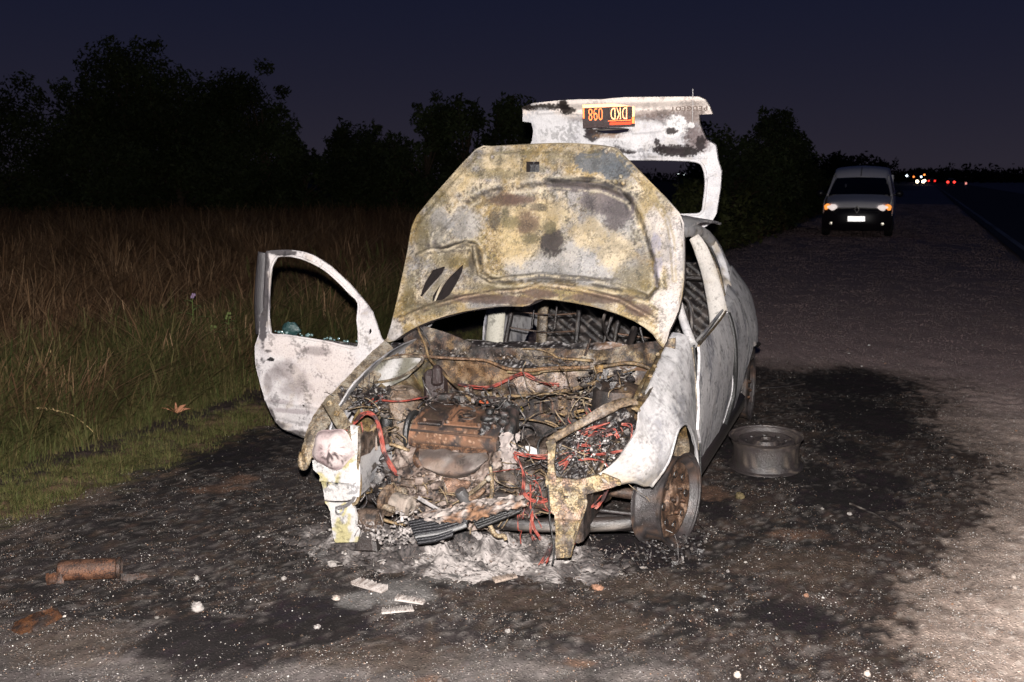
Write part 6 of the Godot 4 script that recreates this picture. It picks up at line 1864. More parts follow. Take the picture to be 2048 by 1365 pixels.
func wheel(at: Vector3, turn: float, s: float, called: String, cols: Callable) -> void:
	var o := Node3D.new()
	o.name = called
	car.add_child(o, true)
	# wheel axis along x, outer face towards s
	o.transform = Transform3D(Basis(Vector3.UP, turn) * Basis(V(0, 0, 1), V(s, 0, 0), V(0, s, 0)), at)
	obj("rim", rim_mesh(.213, .14), M.char, o, func(p: Vector3) -> Color: return mixc(mixc(C(.070, .060, .060), C(.035, .03, .03), sstep(-.2, .3, nc.get_noise_3dv(p))), C(.20, .12, .08), sstep(.1, .35, nb.get_noise_3dv(p * 1.5)) * .6))
	obj("wheel_disc", wheel_disc(.213, .14).dent(nb, .003), M.burnt, o, cols)
	for k in 8:
		var b := MB.new()
		var a := TAU * k / 8
		b.lathe([Vector2(.012, .002), Vector2(.016, .004), Vector2(.018, 0)], Transform3D(Basis(), V(cos(a) * .115, .035, sin(a) * .115)), 10)
		obj("vent_hole", b, M.char, o, C(.015, .012, .012))
	for k in 4:
		var b := MB.new()
		var a := TAU * k / 4 + .3
		b.lathe([Vector2(0, .018), Vector2(.008, .018), Vector2(.010, .0)], Transform3D(Basis(), V(cos(a) * .052, .046, sin(a) * .052)), 6)
		obj("wheel_bolt", b, M.burnt, o, rusty)
	var dr := MB.new()
	dr.lathe([Vector2(.13, -.02), Vector2(.13, -.045), Vector2(.03, -.05)], Transform3D(), 24)
	obj("brake_disc", dr, M.burnt, o, rusty)

func build_wheels() -> void:
	var worn := func(p: Vector3) -> Color:
		var c := mixc(C(.070, .055, .05), C(.035, .03, .03), sstep(-.2, .3, nc.get_noise_3dv(p)))
		c = mixc(c, C(.21, .125, .08), sstep(.18, .14, Vector2(p.x, p.z).length() + .03 * nb.get_noise_3dv(p)) * .8)
		return mixc(c, C(.50, .36, .27), sstep(.22, .36, nc.get_noise_3dv(p * .7) + .25 * nb.get_noise_3dv(p)))
	wheel(V(.70, .213, .0), -.23, 1.0, "wheel", worn)
	wheel(V(.69, .213, -2.44), .0, 1.0, "wheel", func(p: Vector3) -> Color: return mixc(soot(p), C(.10, .07, .05), .4))
	wheel(V(-.69, .213, .0), -.16, -1.0, "wheel", worn)
	wheel(V(-.69, .213, -2.44), .0, -1.0, "wheel", worn)
	# ash of the burnt tyre beside the front wheel
	litter("tyre_ash", V(.74, .02, .06), V(.28, .03, .42), 200, soot, M.char, .008)
	rod("tyre_wire", [V(0.493,0.076,0.1),V(0.605,0.077,0.1),V(0.692,0.106,0.1),V(0.747,0.095,0.1)], .002, M.char, C(.3, .3, .3), car, 4, 4)

func build_cabin() -> void:
	var cab := Node3D.new()
	cab.name = "cabin"
	car.add_child(cab, true)
	# seat frames
	for e in [[.33, -1.25], [-.33, -1.25]]:
		var x: float = e[0]
		var z: float = e[1]
		rod("seat_frame", [V(x - .22, .36, z + .1), V(x - .215, .70, z - .06), V(x - .20, .86, z - .14), V(x - .15, .93, z - .17), V(x, .915, z - .17), V(x + .15, .93, z - .17), V(x + .20, .86, z - .14), V(x + .215, .70, z - .06), V(x + .22, .36, z + .1)], .014, M.char, soot, cab, 7, 4)
		for k in [-.07, .07]:
			rod("headrest_rod", [V(x + k, .99, z - .18), V(x + k, .72, z - .08)], .007, M.char, soot, cab, 6, 1)
		var b := MB.new()
		for i in 5:
			b.tube([V(x - .2, .42 + i * .1, z + .03 - i * .03), V(x, .40 + i * .1, z - .0 - i * .03), V(x + .2, .42 + i * .1, z + .03 - i * .03)], .005, 5, 3)
		obj("seat_springs", b, M.char, cab, rusty)
	# pressed back panel with slanting ribs
	var bp := MB.new()
	bp.sheet(func(u: float, v: float) -> Vector3: return V(u, v, -2.25 + .02 * clampf(sin((u * .75 + v) * 55.0) * 2.0, -1.0, 1.0) - .25 * (v - .5)), Q([-.62, .3, .62, .3, .62, .98, .5, 1.05, -.5, 1.05, -.62, .98]), [], .009, V(0, 0, -.01))
	obj("seat_back_panel", bp, M.char, cab, func(p: Vector3) -> Color: return mixc(soot(p), C(.13, .11, .10), sstep(-.1, .3, nb.get_noise_3dv(p)) * .7))
	# bare steering column and dashboard tube
	rod("dashboard_tube", [V(-.66, .72, -.62), V(-.2, .70, -.66), V(.2, .70, -.66), V(.68, .72, -.62)], .022, M.char, soot, cab, 8, 3)
	rod("steering_column", [V(.33, .62, -.5), V(.33, .76, -.78), V(.33, .82, -.88)], .02, M.char, soot, cab, 8, 2)
	var sw := MB.new()
	sw.lathe([Vector2(.175, -.008), Vector2(.185, 0), Vector2(.175, .008), Vector2(.168, 0), Vector2(.175, -.008)], Transform3D(Basis(V(1, 0, 0), V(0, .5, -.87), V(0, .87, .5)), V(.33, .82, -.9)), 28)
	obj("steering_ring", sw, M.char, cab, soot)
	for p in [[V(-.42, .2, -1.5), V(-.42, .9, -1.62), V(-.40, 1.2, -1.65)], [V(-.30, .9, -1.9), V(-.27, 1.1, -1.95), V(-.25, 1.3, -2.0)]]:
		rod("belt_post", p, .035, M.burnt, ochre, cab, 8, 3, .4, V(0, 0, 1))
	rod("rear_rail", [V(-.56, .97, -2.1), V(0, .98, -2.15), V(.56, .97, -2.1)], .018, M.char, soot, cab, 6, 2)
	rod("side_rib", [V(0.191,0.899,-1),V(0.159,0.816,-1),V(0.127,0.704,-1)], .010, M.char, soot, cab, 6, 2)
	rod("mirror_stub", [V(0.465,0.9,-0.42),V(0.48,0.841,-0.42),V(0.506,0.765,-0.42)], .006, M.char, soot, cab, 6, 2)
	rod("mirror_stub", [V(0.254,0.851,-0.3),V(0.244,0.81,-0.3),V(0.23,0.768,-0.3)], .006, M.burnt, rusty, cab, 6, 2)

# ---- things that lie about -------------------------------------------------------------------------------------------------
func build_debris() -> void:
	# loose steel rim beside the car
	var o := thing("wheel_rim", "bare scorched steel wheel rim lying flat on the ground beside the burnt car", "wheel rim", [V(1.42,0,-5.372)][0] + V(0, .075, 0), .3)
	var cols := func(p: Vector3) -> Color:
		var c := mixc(C(.070, .056, .054), C(.052, .042, .040), sstep(-.2, .3, nc.get_noise_3dv(p)))
		c = mixc(c, C(.035, .03, .03), sstep(.0, -.05, p.y) * .7)
		return mixc(c, C(.20, .16, .13), sstep(.30, .4, nc.get_noise_3dv(p * 3.0)) * .7)
	var tilt := Basis.from_euler(V(.05, 0, .03))
	var b := rim_mesh(.205, .175)
	o.basis = tilt
	o.position.y = .094
	obj("rim", b, M.char, o, cols)
	b = wheel_disc(.205, .175)
	for i in b.v.size(): b.v[i].y += .018
	var disc := obj("wheel_disc", b.dent(nb, .003), M.char, o, cols)
	for k in 9:
		b = MB.new()
		var a := TAU * k / 9
		b.lathe([Vector2(.012, .003), Vector2(.017, .005), Vector2(.019, 0)], Transform3D(Basis(), V(cos(a) * .115, .054, sin(a) * .115)), 10)
		obj("vent_hole", b, M.char, disc, C(.02, .016, .016))
	# rusty canister
	var at: Vector3 = [V(-1.698,0,-3.788)][0]
	o = thing("rusty_canister", "rusty brown cylinder with a torn flange lying on the scorched gravel", "canister", at + V(0, .045, 0), .18)
	b = MB.new()
	b.lathe([Vector2(0, -.125), Vector2(.03, -.125), Vector2(.038, -.12), Vector2(.041, -.11), Vector2(.042, 0), Vector2(.042, .095), Vector2(.038, .10), Vector2(.045, .105), Vector2(.045, .118), Vector2(.036, .12), Vector2(.03, .112), Vector2(0, .112)], Transform3D(Basis(V(0, 1, 0), V(1, 0, .06), V(.06, 0, 1)), Vector3.ZERO), 24)
	var rc := func(p: Vector3) -> Color: return mixc(mixc(C(.19, .085, .042), C(.11, .058, .036), sstep(-.2, .3, nb.get_noise_3dv(p * 1.5))), C(.05, .04, .035), sstep(.09, .11, p.x) * .7 + sstep(.25, .4, nc.get_noise_3dv(p)) * .5)
	obj("shell", b.dent(nc, .003), M.burnt, o, rc)
	b = MB.new()
	b.net([[V(.10, -.01, .02), V(.15, -.02, .03), V(.21, -.025, .02)], [V(.10, -.04, .03), V(.16, -.04, .045), V(.23, -.04, .03)]], 4, 4, V(0, -.004, 0))
	obj("torn_flange", b.dent(nc, .006), M.burnt, o, rc)
	b = MB.new()
	b.net([[V(-.17, -.005, .0), V(-.14, .0, .02), V(-.11, .01, .03)], [V(-.16, -.035, .04), V(-.13, -.03, .05), V(-.09, -.03, .05)]], 4, 4, V(0, -.004, 0))
	obj("torn_flange", b.dent(nc, .006), M.burnt, o, rc)
	# brown scrap at the left edge
	at = [V(-1.729,0,-3.348)][0]
	b = MB.new()
	b.net([[V(-.065, .012, -.01), V(-.02, .03, -.03), V(.02, .035, -.06), V(.05, .03, -.10)], [V(-.06, .004, .03), V(-.015, .02, .01), V(.03, .025, -.03), V(.065, .015, -.09)], [V(-.02, .0, .05), V(.01, .004, .045), V(.045, .006, .0), V(.075, .0, -.08)]], 5, 6, V(0, -.006, 0))
	var s := obj("burnt_scrap", b.dent(nc, .006), M.burnt, self, func(p: Vector3) -> Color: return mixc(C(.115, .045, .014), C(.035, .022, .016), sstep(-.1, .25, nb.get_noise_3dv(p * 2.0))))
	s.position = at + V(0, .006, 0)
	tag(s, "curled reddish brown scrap of burnt plastic near the left edge", "scrap")
	# heap of ash where the bumper stood
	b = MB.new()
	var pts := PackedVector3Array()
	var c0: Vector3 = [V(-0.27,0,-4.103)][0]
	var na2 := 420
	var nr := 110
	for j in nr:
		for i in na2 + 1:
			var a := TAU * (i % na2) / na2
			var rr := float(j) / (nr - 1)
			var q := V(cos(a) * .86 * rr, 0, sin(a) * .33 * rr)
			var wq := c0 + Basis(Vector3.UP, -.25) * q
			var k := 1.0 - rr
			var hh := .065 * pow(k, .8) * (1.0 + 1.4 * nb.get_noise_2d(wq.x * .8, wq.z * .8)) + .006 * nc.get_noise_2d(wq.x * .7, wq.z * .7) * sqrt(k) + .004 * nc.get_noise_2d(wq.x * 2.0, wq.z * 2.0) * sqrt(k)
			wq.y = height(wq.x, wq.z) + hh - .012 + .008 * k
			pts.append(wq)
	b.grid(pts, na2 + 1, nr)
	var heap := obj("ash_heap", b, M.ash, self, func(p: Vector3) -> Color:
		var n := nb.get_noise_3dv(p * .7)
		var f := .6 * nc.get_noise_3dv(p * 1.1) + .6 * nc.get_noise_3dv(p * 3.1)
		var c := mixc(C(.095, .085, .082), C(.42, .39, .37), sstep(-.10, .42, n + .4 * f + .45 * exp(-pow((p.x - c0.x - .12) / .28, 2.0)) - .14))
		return mixc(c, C(.035, .032, .032), sstep(.12, .34, f - n * .4)))
	tag(heap, "low heap of grey ash under the nose of the burnt car", "ash heap")
	for g in 4:
		b = MB.new()
		var size: float = [.0030, .0040, .005, .013][g]
		for i in (700 if g < 3 else 90):
			var a := rng.randf() * TAU
			var rr := sqrt(rng.randf())
			var q := c0 + Basis(Vector3.UP, -.25) * V(cos(a) * .9 * rr, 0, sin(a) * .37 * rr)
			q.y = height(q.x, q.z) + .05 * pow(1.0 - rr, .8) + rng.randf_range(-.004, .012)
			var z := size * rng.randf_range(.4, 1.3)
			if rng.randf() < .5:
				b.blob(q, V(z, z * .45, z * .7), nb, 1.0, 6, 4, Basis(Vector3.UP, rng.randf() * TAU))
			else:
				var d := V(rng.randfn(), rng.randf_range(-.1, .5), rng.randfn()).normalized()
				b.tube([q, q + d * z * 2.0, q + d * z * 4.0 + V(0, -z, 0)], z * .18, 4, 2)
		var sc := obj("ash_crumbs", b, M.ash, self, [func(p: Vector3) -> Color: return mixc(C(.55, .52, .49), C(.16, .14, .13), sstep(-.2, .2, nc.get_noise_3dv(p))), soot, casting, func(p: Vector3) -> Color: return mixc(C(.50, .47, .44), C(.12, .11, .10), sstep(-.1, .25, nc.get_noise_3dv(p)))][g])
		tag(sc, ["pale flakes of ash scattered over the heap before the car", "black cinders scattered over the ash heap", "brown crumbs and clinker mixed into the ash", "broken lumps of pale ash and clinker on the heap"][g], "ash", "", "stuff")
	# separate pieces before the ash
	var bits := [
		[[V(-0.559,0,-3.689)][0], V(.075, .012, .028), -.55, "light", "pale ribbed strip of burnt radiator fin, longest of the foreground pieces"],
		[[V(-0.388,0,-3.559)][0], V(.060, .009, .018), -.35, "light", "second ribbed fin strip lying just right of the longest one"],
		[[V(-0.028,0,-3.763)][0], V(.050, .011, .018), .45, "tan", "beige ribbed fin strip alone to the right of the ash"],
		[[V(-0.426,0,-3.472)][0], V(.06, .006, .022), .2, "light", "thin white ash slab at the front edge of the foreground pieces"]]
	for e in bits:
		var fo := thing("fin_strip", e[4], "radiator fin", e[0] + V(0, .014, 0), e[2], "pieces of radiator fin before the car")
		b = MB.new()
		b.box(Vector3.ZERO, e[1] * V(2, 1.0, 1.6), .002)
		var cc := (func(p: Vector3) -> Color: return mixc(C(.52, .48, .45), C(.16, .12, .10), sstep(-.05, .35, nc.get_noise_3dv(p)))) if e[3] == "light" else (func(p: Vector3) -> Color: return mixc(C(.42, .34, .28), C(.14, .11, .09), sstep(-.05, .35, nc.get_noise_3dv(p))))
		obj("strip", b.dent(nc, .006), M.ash, fo, cc)
		var n := int(e[1].x * 2.0 / .0065)
		for i in n:
			b = MB.new()
			b.box(V(-e[1].x + (i + .5) * .0065, e[1].y * .6, rng.randf_range(-.003, .003)), V(.0028, e[1].y * 1.1, e[1].z * 1.7), .0006, Basis.from_euler(V(rng.randf_range(-.15, .15), rng.randf_range(-.2, .2), rng.randf_range(-.3, .3))))
			obj("fin", b, M.ash, fo, cc)
	var lumps := [
		[664,1131,.030,"fluffy white ash ball in front of the white end plate"], [745,1105,.034,"grey ash ball beneath the alternator"],
		[766,1132,.024,"small grey ash ball below the larger one under the alternator"], [672,1196,.024,"flat pale flake left of the fin strips"],
		[393,1158,.014,"bright white chip in the middle of the left foreground"], [395,1225,.032,"torn white ash tuft in the left foreground"],
		[567,1163,.013,"small white chip between tuft and ash heap"], [634,1258,.017,"flat grey stone near the bottom left of the ash"],
		[812,1124,.010,"white pebble on the left of the ash heap"], [980,1153,.015,"white egg-shaped stone right of the ash heap"],
		[1195,1175,.030,"spread white ash splash right of the red wires"], [1475,1352,.018,"pale stone at the bottom edge below the oil patch"],
		[1735,1352,.016,"small beige stone at the bottom right, on brown ground"], [2028,1162,.015,"round white stone on pale gravel at the right edge"],
		[2030,1185,.013,"beige stone just below the round white one at the right edge"], [1613,1190,.012,"reddish stone above the oil patch"],
		[1456,1148,.010,"grey stone on the bare brown ground right of the wheel"], [1700,1030,.014,"bright white chip on the dark ground right of the rim"],
		[1645,1022,.013,"white sliver left of the bright chip on dark ground"], [1480,1000,.03,"mossy brown clod under the loose rim"],
		[880,1360,.016,"dark rounded stone at the bottom middle"], [1015,1270,.011,"white pebble in the middle foreground"]]
	for e in lumps:
		var g: Vector3 = ground_pt(e[0], e[1])
		b = MB.new()
		var r: float = e[2] * .85
		var fl: float = .4 if e[3].contains("fl") or e[3].contains("spl") or e[3].contains("sliver") else .75
		b.blob(Vector3.ZERO, V(r, r * fl, r * .8), nb, .55, 20, 14, Basis(Vector3.UP, rng.randf() * 3.0))
		b.dent(nc, r * .22, 1.6)
		var tint := C(.40, .375, .35)
		if e[3].contains("grey"): tint = C(.42, .39, .37)
		if e[3].contains("beige") or e[3].contains("pale"): tint = C(.52, .45, .39)
		if e[3].contains("red"): tint = C(.36, .2, .13)
		if e[3].contains("brown c"): tint = C(.15, .12, .06)
		if e[3].contains("dark r"): tint = C(.12, .10, .09)
		var k := "ash lump" if e[3].contains("ash") else ("chip" if e[3].contains("chip") or e[3].contains("sliver") or e[3].contains("flake") else ("clod" if e[3].contains("clod") else "stone"))
		var so := obj(k.replace(" ", "_"), b, M.ash, self, func(p: Vector3) -> Color: return mixc(tint, tint * .45, sstep(.0, .35, nc.get_noise_3dv(p))))
		so.position = g + V(0, height(g.x, g.z) + r * fl * .45, 0)
		tag(so, e[3], k)
	# burnt rod and strips on the dark ground right of the car
	for e in [[[V(1.676,0,-4.717),V(1.735,0,-4.569),V(1.81,0,-4.363)], .007, "thin black burnt strip lying on dark ground right of the rim"], [[V(1.906,0,-7.455),V(2.069,0,-7.492),V(2.284,0,-7.566)], .008, "black charred slat behind the loose rim by the rear wheel"], [[V(0.486,0,-4.056),V(0.453,0,-3.945),V(0.472,0,-3.839)], .003, "curved burnt wire in front of the ochre end plate"], [[V(0.54,0,-3.972),V(0.605,0,-3.839),V(0.622,0,-3.689)], .003, "long thin burnt wire in front of the front wheel"]]:
		var p := []
		for q in e[0]: p.append(q + V(0, height(q.x, q.z) + e[1], 0))
		b = MB.new()
		b.tube(p, e[1], 5, 5)
		var so := obj("burnt_strip", b.dent(nc, .004), M.char, self, soot)
		tag(so, e[2], "burnt strip")
	# things in the verge
	at = [V(-2.197,0,-6.303)][0]
	b = MB.new()
	for i in 5:
		var a := i * .8 - 1.6
		b.net([[V(0, .02, 0), V(sin(a) * .06, .05 + .03 * cos(a), .01), V(sin(a) * .12, .05 + .05 * cos(a), 0)], [V(.02, .01, .01), V(sin(a) * .06 + .025, .04 + .03 * cos(a), .02), V(sin(a) * .12 + .01, .05 + .05 * cos(a), .01)]], 4, 3, V(0, .001, .002))
	s = obj("dead_leaf", b.dent(nb, .01), M.grass, self, C(.36, .17, .10))
	s.position = at + V(0, height(at.x, at.z) + .03, 0)
	s.scale = Vector3.ONE * .8
	tag(s, "curled reddish brown dead leaf lying on the short verge grass", "leaf")
	at = [V(-3,0,-6.33)][0]
	b = MB.new()
	b.blob(Vector3.ZERO, V(.38, .10, .14), nb, .5, 30, 16)
	s = obj("soil_mound", b.dent(nc, .03), M.burnt, self, func(p: Vector3) -> Color: return mixc(C(.16, .085, .05), C(.09, .06, .035), sstep(-.2, .3, nb.get_noise_3dv(p))))
	s.position = at + V(0, height(at.x, at.z), 0)
	tag(s, "small bare brown soil mound in the verge at far left", "mound")
	thistle([V(-2.655,0,-8.175)][0], .60, "tallest thistle, with a pale violet flower head", true)
	thistle([V(-2.343,0,-8.11)][0], .42, "middle-sized thistle between the tallest one and the open door", false)
	thistle([V(-2.424,0,-7.962)][0], .34, "smallest thistle, right at the foot of the tallest", false)
	for e in [[[V(-2.527,0,-5.859)][0], V(-.12, .14, .05), V(-.30, .20, .10), "bent dry stalk leaning left over the verge edge"], [[V(-3.068,0,-6.787)][0], V(-.05, .17, 0), V(-.13, .38, .02), "upright dry stalk with seed head behind the bent one"], [[V(-3.052,0,-6.608)][0], V(-.02, .15, 0), V(-.11, .30, .03), "short dry stalk with drooping seeds at the soil mound"]]:
		var r: Vector3 = e[0]
		r.y = height(r.x, r.z)
		stalk("dry_stalk", e[3], [r, r + e[1], r + e[2]], .0035, 9)

func ground_pt(px: float, py: float) -> Vector3:
	# where those stones lie, by their bearing and distance from the photographer
	var f := Vector3(0, -sin(PITCH), -cos(PITCH))
	var u := Vector3(0, cos(PITCH), -sin(PITCH))
	var d := f * 1982.0 + Vector3.RIGHT * (px - 1024.0) + u * (682.5 - py)
	return Vector3(0, EYE, 0) + d * (-EYE / d.y) - V(0, 0, 0)

# ---- parked van and the traffic far away --------------------------------------------------------------------------------------
func build_van() -> void:
	var o := thing("van", "white panel van parked on the shoulder behind the wreck, lamps given a glow as if reflecting the flash", "van", V(9.42, 0, -27.25), -.372)
	o.scale = Vector3.ONE * 1.06
	var white: StandardMaterial3D = M.paint.duplicate()
	var wc := func(p: Vector3) -> Color: return C(.78, .76, .78)
	# stations from nose to tail: height of the middle line, half width, drop of the edge
	var st := [[V(0, .78, .02), .74, .05], [V(0, .90, -.02), .76, .06], [V(0, .97, -.22), .78, .07], [V(0, 1.05, -.62), .80, .08], [V(0, 1.10, -.86), .80, .08]]
	var b := MB.new()
	b.net(st.map(func(e): return [V(-e[1], e[0].y - e[2], e[0].z - .12), V(-e[1] * .7, e[0].y - e[2] * .3, e[0].z - .03), V(0, e[0].y, e[0].z), V(e[1] * .7, e[0].y - e[2] * .3, e[0].z - .03), V(e[1], e[0].y - e[2], e[0].z - .12)]), 6, 6, V(0, -.02, 0))
	obj("bonnet", b, white, o, wc)
	# roof
	b = MB.new()
	b.net([[1.52, -1.36, .60], [1.66, -1.52, .64], [1.76, -1.8, .66], [1.82, -2.4, .67], [1.82, -3.6, .67], [1.78, -4.1, .66]].map(func(e): return [V(-e[2] - .04, e[0] - .12, e[1] - .04), V(-e[2] * .92, e[0] - .03, e[1]), V(0, e[0] + .02, e[1] + .06), V(e[2] * .92, e[0] - .03, e[1]), V(e[2] + .04, e[0] - .12, e[1] - .04)]), 6, 5, V(0, -.02, 0))
	obj("roof", b, white, o, wc)
	rod("aerial_seam", [V(0, 1.56, -1.28), V(0, 1.68, -1.42), V(0, 1.79, -1.70)], .012, M.paint, C(.1, .09, .1), o, 5, 3)
	for s in [-1.0, 1.0]:
		b = MB.new()
		b.net([[V(s * .70, 1.62, -1.66), V(s * .71, 1.70, -2.6), V(s * .71, 1.66, -4.12)], [V(s * .82, 1.10, -1.0), V(s * .86, 1.12, -2.6), V(s * .86, 1.1, -4.2)], [V(s * .86, .85, -.4), V(s * .90, .7, -2.6), V(s * .88, .7, -4.2)], [V(s * .84, .35, -.2), V(s * .88, .32, -2.6), V(s * .86, .35, -4.2)]], 8, 6, V(-s * .02, 0, 0))
		obj("side_panel", b, white, o, wc)
		rod("windscreen_pillar", [V(s * .80, 1.06, -.84), V(s * .74, 1.28, -1.08), V(s * .66, 1.50, -1.34)], .045, white, wc, o, 8, 3, .6, V(s, 0, 0))
		b = MB.new()
		b.blob(V(s * .99, 1.10, -.98), V(.10, .09, .06), na, .2, 14, 10)
		b.tube([V(s * .80, 1.06, -1.0), V(s * .95, 1.08, -1.0)], .025, 6, 1)
		obj("door_mirror", b, M.paint, o, C(.015, .014, .016))
		b = MB.new()
		b.net([[V(s * .735, 1.50, -1.55), V(s * .735, 1.53, -2.1)], [V(s * .83, 1.12, -1.18), V(s * .855, 1.12, -2.1)]], 4, 4, V(s * .006, 0, 0))
		obj("side_window", b, M.paint, o, C(.01, .01, .012))
		# head lamp: clear bowl and amber corner, unlit; emission stands in for the flash thrown back
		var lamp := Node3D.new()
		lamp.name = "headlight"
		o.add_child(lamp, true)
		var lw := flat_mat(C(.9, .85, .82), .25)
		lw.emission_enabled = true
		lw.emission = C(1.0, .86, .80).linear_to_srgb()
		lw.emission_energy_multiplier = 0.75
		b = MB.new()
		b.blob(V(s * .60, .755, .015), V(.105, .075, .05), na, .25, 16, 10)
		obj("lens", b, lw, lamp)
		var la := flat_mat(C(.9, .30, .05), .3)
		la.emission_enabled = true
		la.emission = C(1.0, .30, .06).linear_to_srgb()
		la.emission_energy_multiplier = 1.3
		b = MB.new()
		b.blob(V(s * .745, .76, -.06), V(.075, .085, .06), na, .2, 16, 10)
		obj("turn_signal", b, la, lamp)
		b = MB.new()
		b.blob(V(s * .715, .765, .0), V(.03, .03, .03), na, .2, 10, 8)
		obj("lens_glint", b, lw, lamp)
		b = MB.new()
		b.lathe([Vector2(0, .012), Vector2(.035, .010), Vector2(.045, 0)], Transform3D(Basis(V(1, 0, 0), V(0, 0, 1), V(0, -1, 0)), V(s * .63, .345, .05)), 14)
		obj("fog_light", b, flat_mat(C(.7, .66, .55), .25, .6), o)
		for z in [-.62, -3.3]:
			b = MB.new()
			b.lathe([Vector2(.20, -.09), Vector2(.29, -.10), Vector2(.31, -.06), Vector2(.31, .06), Vector2(.29, .10), Vector2(.19, .09), Vector2(.17, .05), Vector2(.04, .07), Vector2(0, .07)], Transform3D(Basis(V(0, 0, 1), V(s, 0, 0), V(0, s, 0)), V(s * .78, .31, z)), 24)
			obj("wheel", b, M.paint, o, C(.02, .02, .02))
	# windscreen, dashboard dark behind
	b = MB.new()
	b.net([[V(-.62, 1.505, -1.36), V(0, 1.53, -1.27), V(.62, 1.505, -1.36)], [V(-.70, 1.28, -1.08), V(0, 1.30, -.98), V(.70, 1.28, -1.08)], [V(-.76, 1.075, -.87), V(0, 1.09, -.78), V(.76, 1.075, -.87)]], 6, 5, V(0, -.006, -.006))
	var gm := mat(.08, .5)
	obj("windscreen", b, gm, o, C(.006, .006, .010))
	for x in [-.36, .04]:
		b = MB.new()
		b.box(V(x, 1.31, -1.02), V(.05, .12, .004), .002, Basis(Vector3.RIGHT, -.85))
		obj("sticker", b, M.paint, o, C(.10, .10, .11))
	# black bumper and grille in one moulding
	b = MB.new()
	b.net([[V(-.76, .735, -.03), V(-.4, .725, .065), V(0, .74, .10), V(.4, .725, .065), V(.76, .735, -.03)], [V(-.84, .58, -.04), V(-.45, .58, .10), V(0, .58, .14), V(.45, .58, .10), V(.84, .58, -.04)], [V(-.86, .36, -.05), V(-.45, .36, .10), V(0, .36, .14), V(.45, .36, .10), V(.86, .36, -.05)], [V(-.82, .20, -.10), V(-.45, .18, .04), V(0, .18, .06), V(.45, .18, .04), V(.82, .20, -.10)]], 6, 6, V(0, 0, -.05))
	obj("bumper", b, M.paint, o, C(.012, .011, .012))
	for i in 3:
		rod("grille_slat", [V(-.55, .66 - i * .035, .075), V(0, .665 - i * .035, .135), V(.55, .66 - i * .035, .075)], .008, M.paint, C(.02, .02, .022), o, 5, 3)
	# diamond emblem
	b = MB.new()
	var dm := [V(0, .80, .15), V(.055, .71, .16), V(0, .62, .15), V(-.055, .71, .16), V(0, .80, .15)]
	b.tube(dm, .012, 6, 1)
	obj("diamond_emblem", b, flat_mat(C(.4, .38, .35), .3, .8), o)
	# number plate: white reflecting film, blank at this exposure, square to the photographer
	b = MB.new()
	b.box(Vector3.ZERO, V(.42, .135, .012), .006)
	var pm := flat_mat(C(1, 1, 1), .34, .9)
	var pl := obj("number_plate", b, pm, o)
	pl.position = V(0, .475, .215)
	pl.rotation = Vector3(-.04, .04, 0)
	for i in pl.mesh.get_surface_count(): pass
	b = MB.new()
	b.box(V(0, .9, -1.9), V(1.5, .9, 1.2), .05)
	obj("dark_cabin", b, M.paint, o, C(.01, .01, .012))
	b = MB.new()
	b.box(V(0, .95, -4.15), V(1.6, 1.3, .06), .05)
	obj("rear_doors", b, white, o, wc)
	b = MB.new()
	b.box(V(0, .28, -2.2), V(1.5, .1, 3.9), .03)
	obj("underbody", b, M.paint, o, C(.01, .01, .01))

func far_car(called: String, label: String, at: Vector3, lamps: Color, e: float, size: float, half: float) -> void:
	var o := thing(called, label, "car", at, -.391, "cars far down the road")
	var b := MB.new()
	b.net([[V(-.78, .35, 0), V(-.8, .75, .0), V(0, .80, .05), V(.8, .75, 0), V(.78, .35, 0)], [V(-.8, .35, -.9), V(-.82, .85, -.9), V(0, .92, -.9), V(.82, .85, -.9), V(.8, .35, -.9)], [V(-.8, .35, -1.5), V(-.6, 1.38, -1.7), V(0, 1.44, -1.7), V(.6, 1.38, -1.7), V(.8, .35, -1.5)], [V(-.8, .35, -3.0), V(-.6, 1.36, -2.9), V(0, 1.42, -2.9), V(.6, 1.36, -2.9), V(.8, .35, -3.0)], [V(-.78, .35, -3.9), V(-.78, .8, -3.9), V(0, .85, -3.9), V(.78, .8, -3.9), V(.78, .35, -3.9)]], 4, 4)
	obj("body", b, M.paint, o, C(.05, .05, .055))
	for s in [-1.0, 1.0]:
		b = MB.new()
		b.blob(V(s * half, .72, .06), V(size, size, .06), na, .1, 12, 8)
		obj("headlight" if lamps.g > .5 else "taillight", b, glow(lamps, e), o)
		for z in [-.7, -3.1]:
			b = MB.new()
			b.lathe([Vector2(.0, -.1), Vector2(.3, -.1), Vector2(.3, .1), Vector2(0, .1)], Transform3D(Basis(V(0, 0, 1), V(1, 0, 0), V(0, 1, 0)), V(s * .7, .3, z)), 14)
			obj("wheel", b, M.paint, o, C(.02, .02, .02))

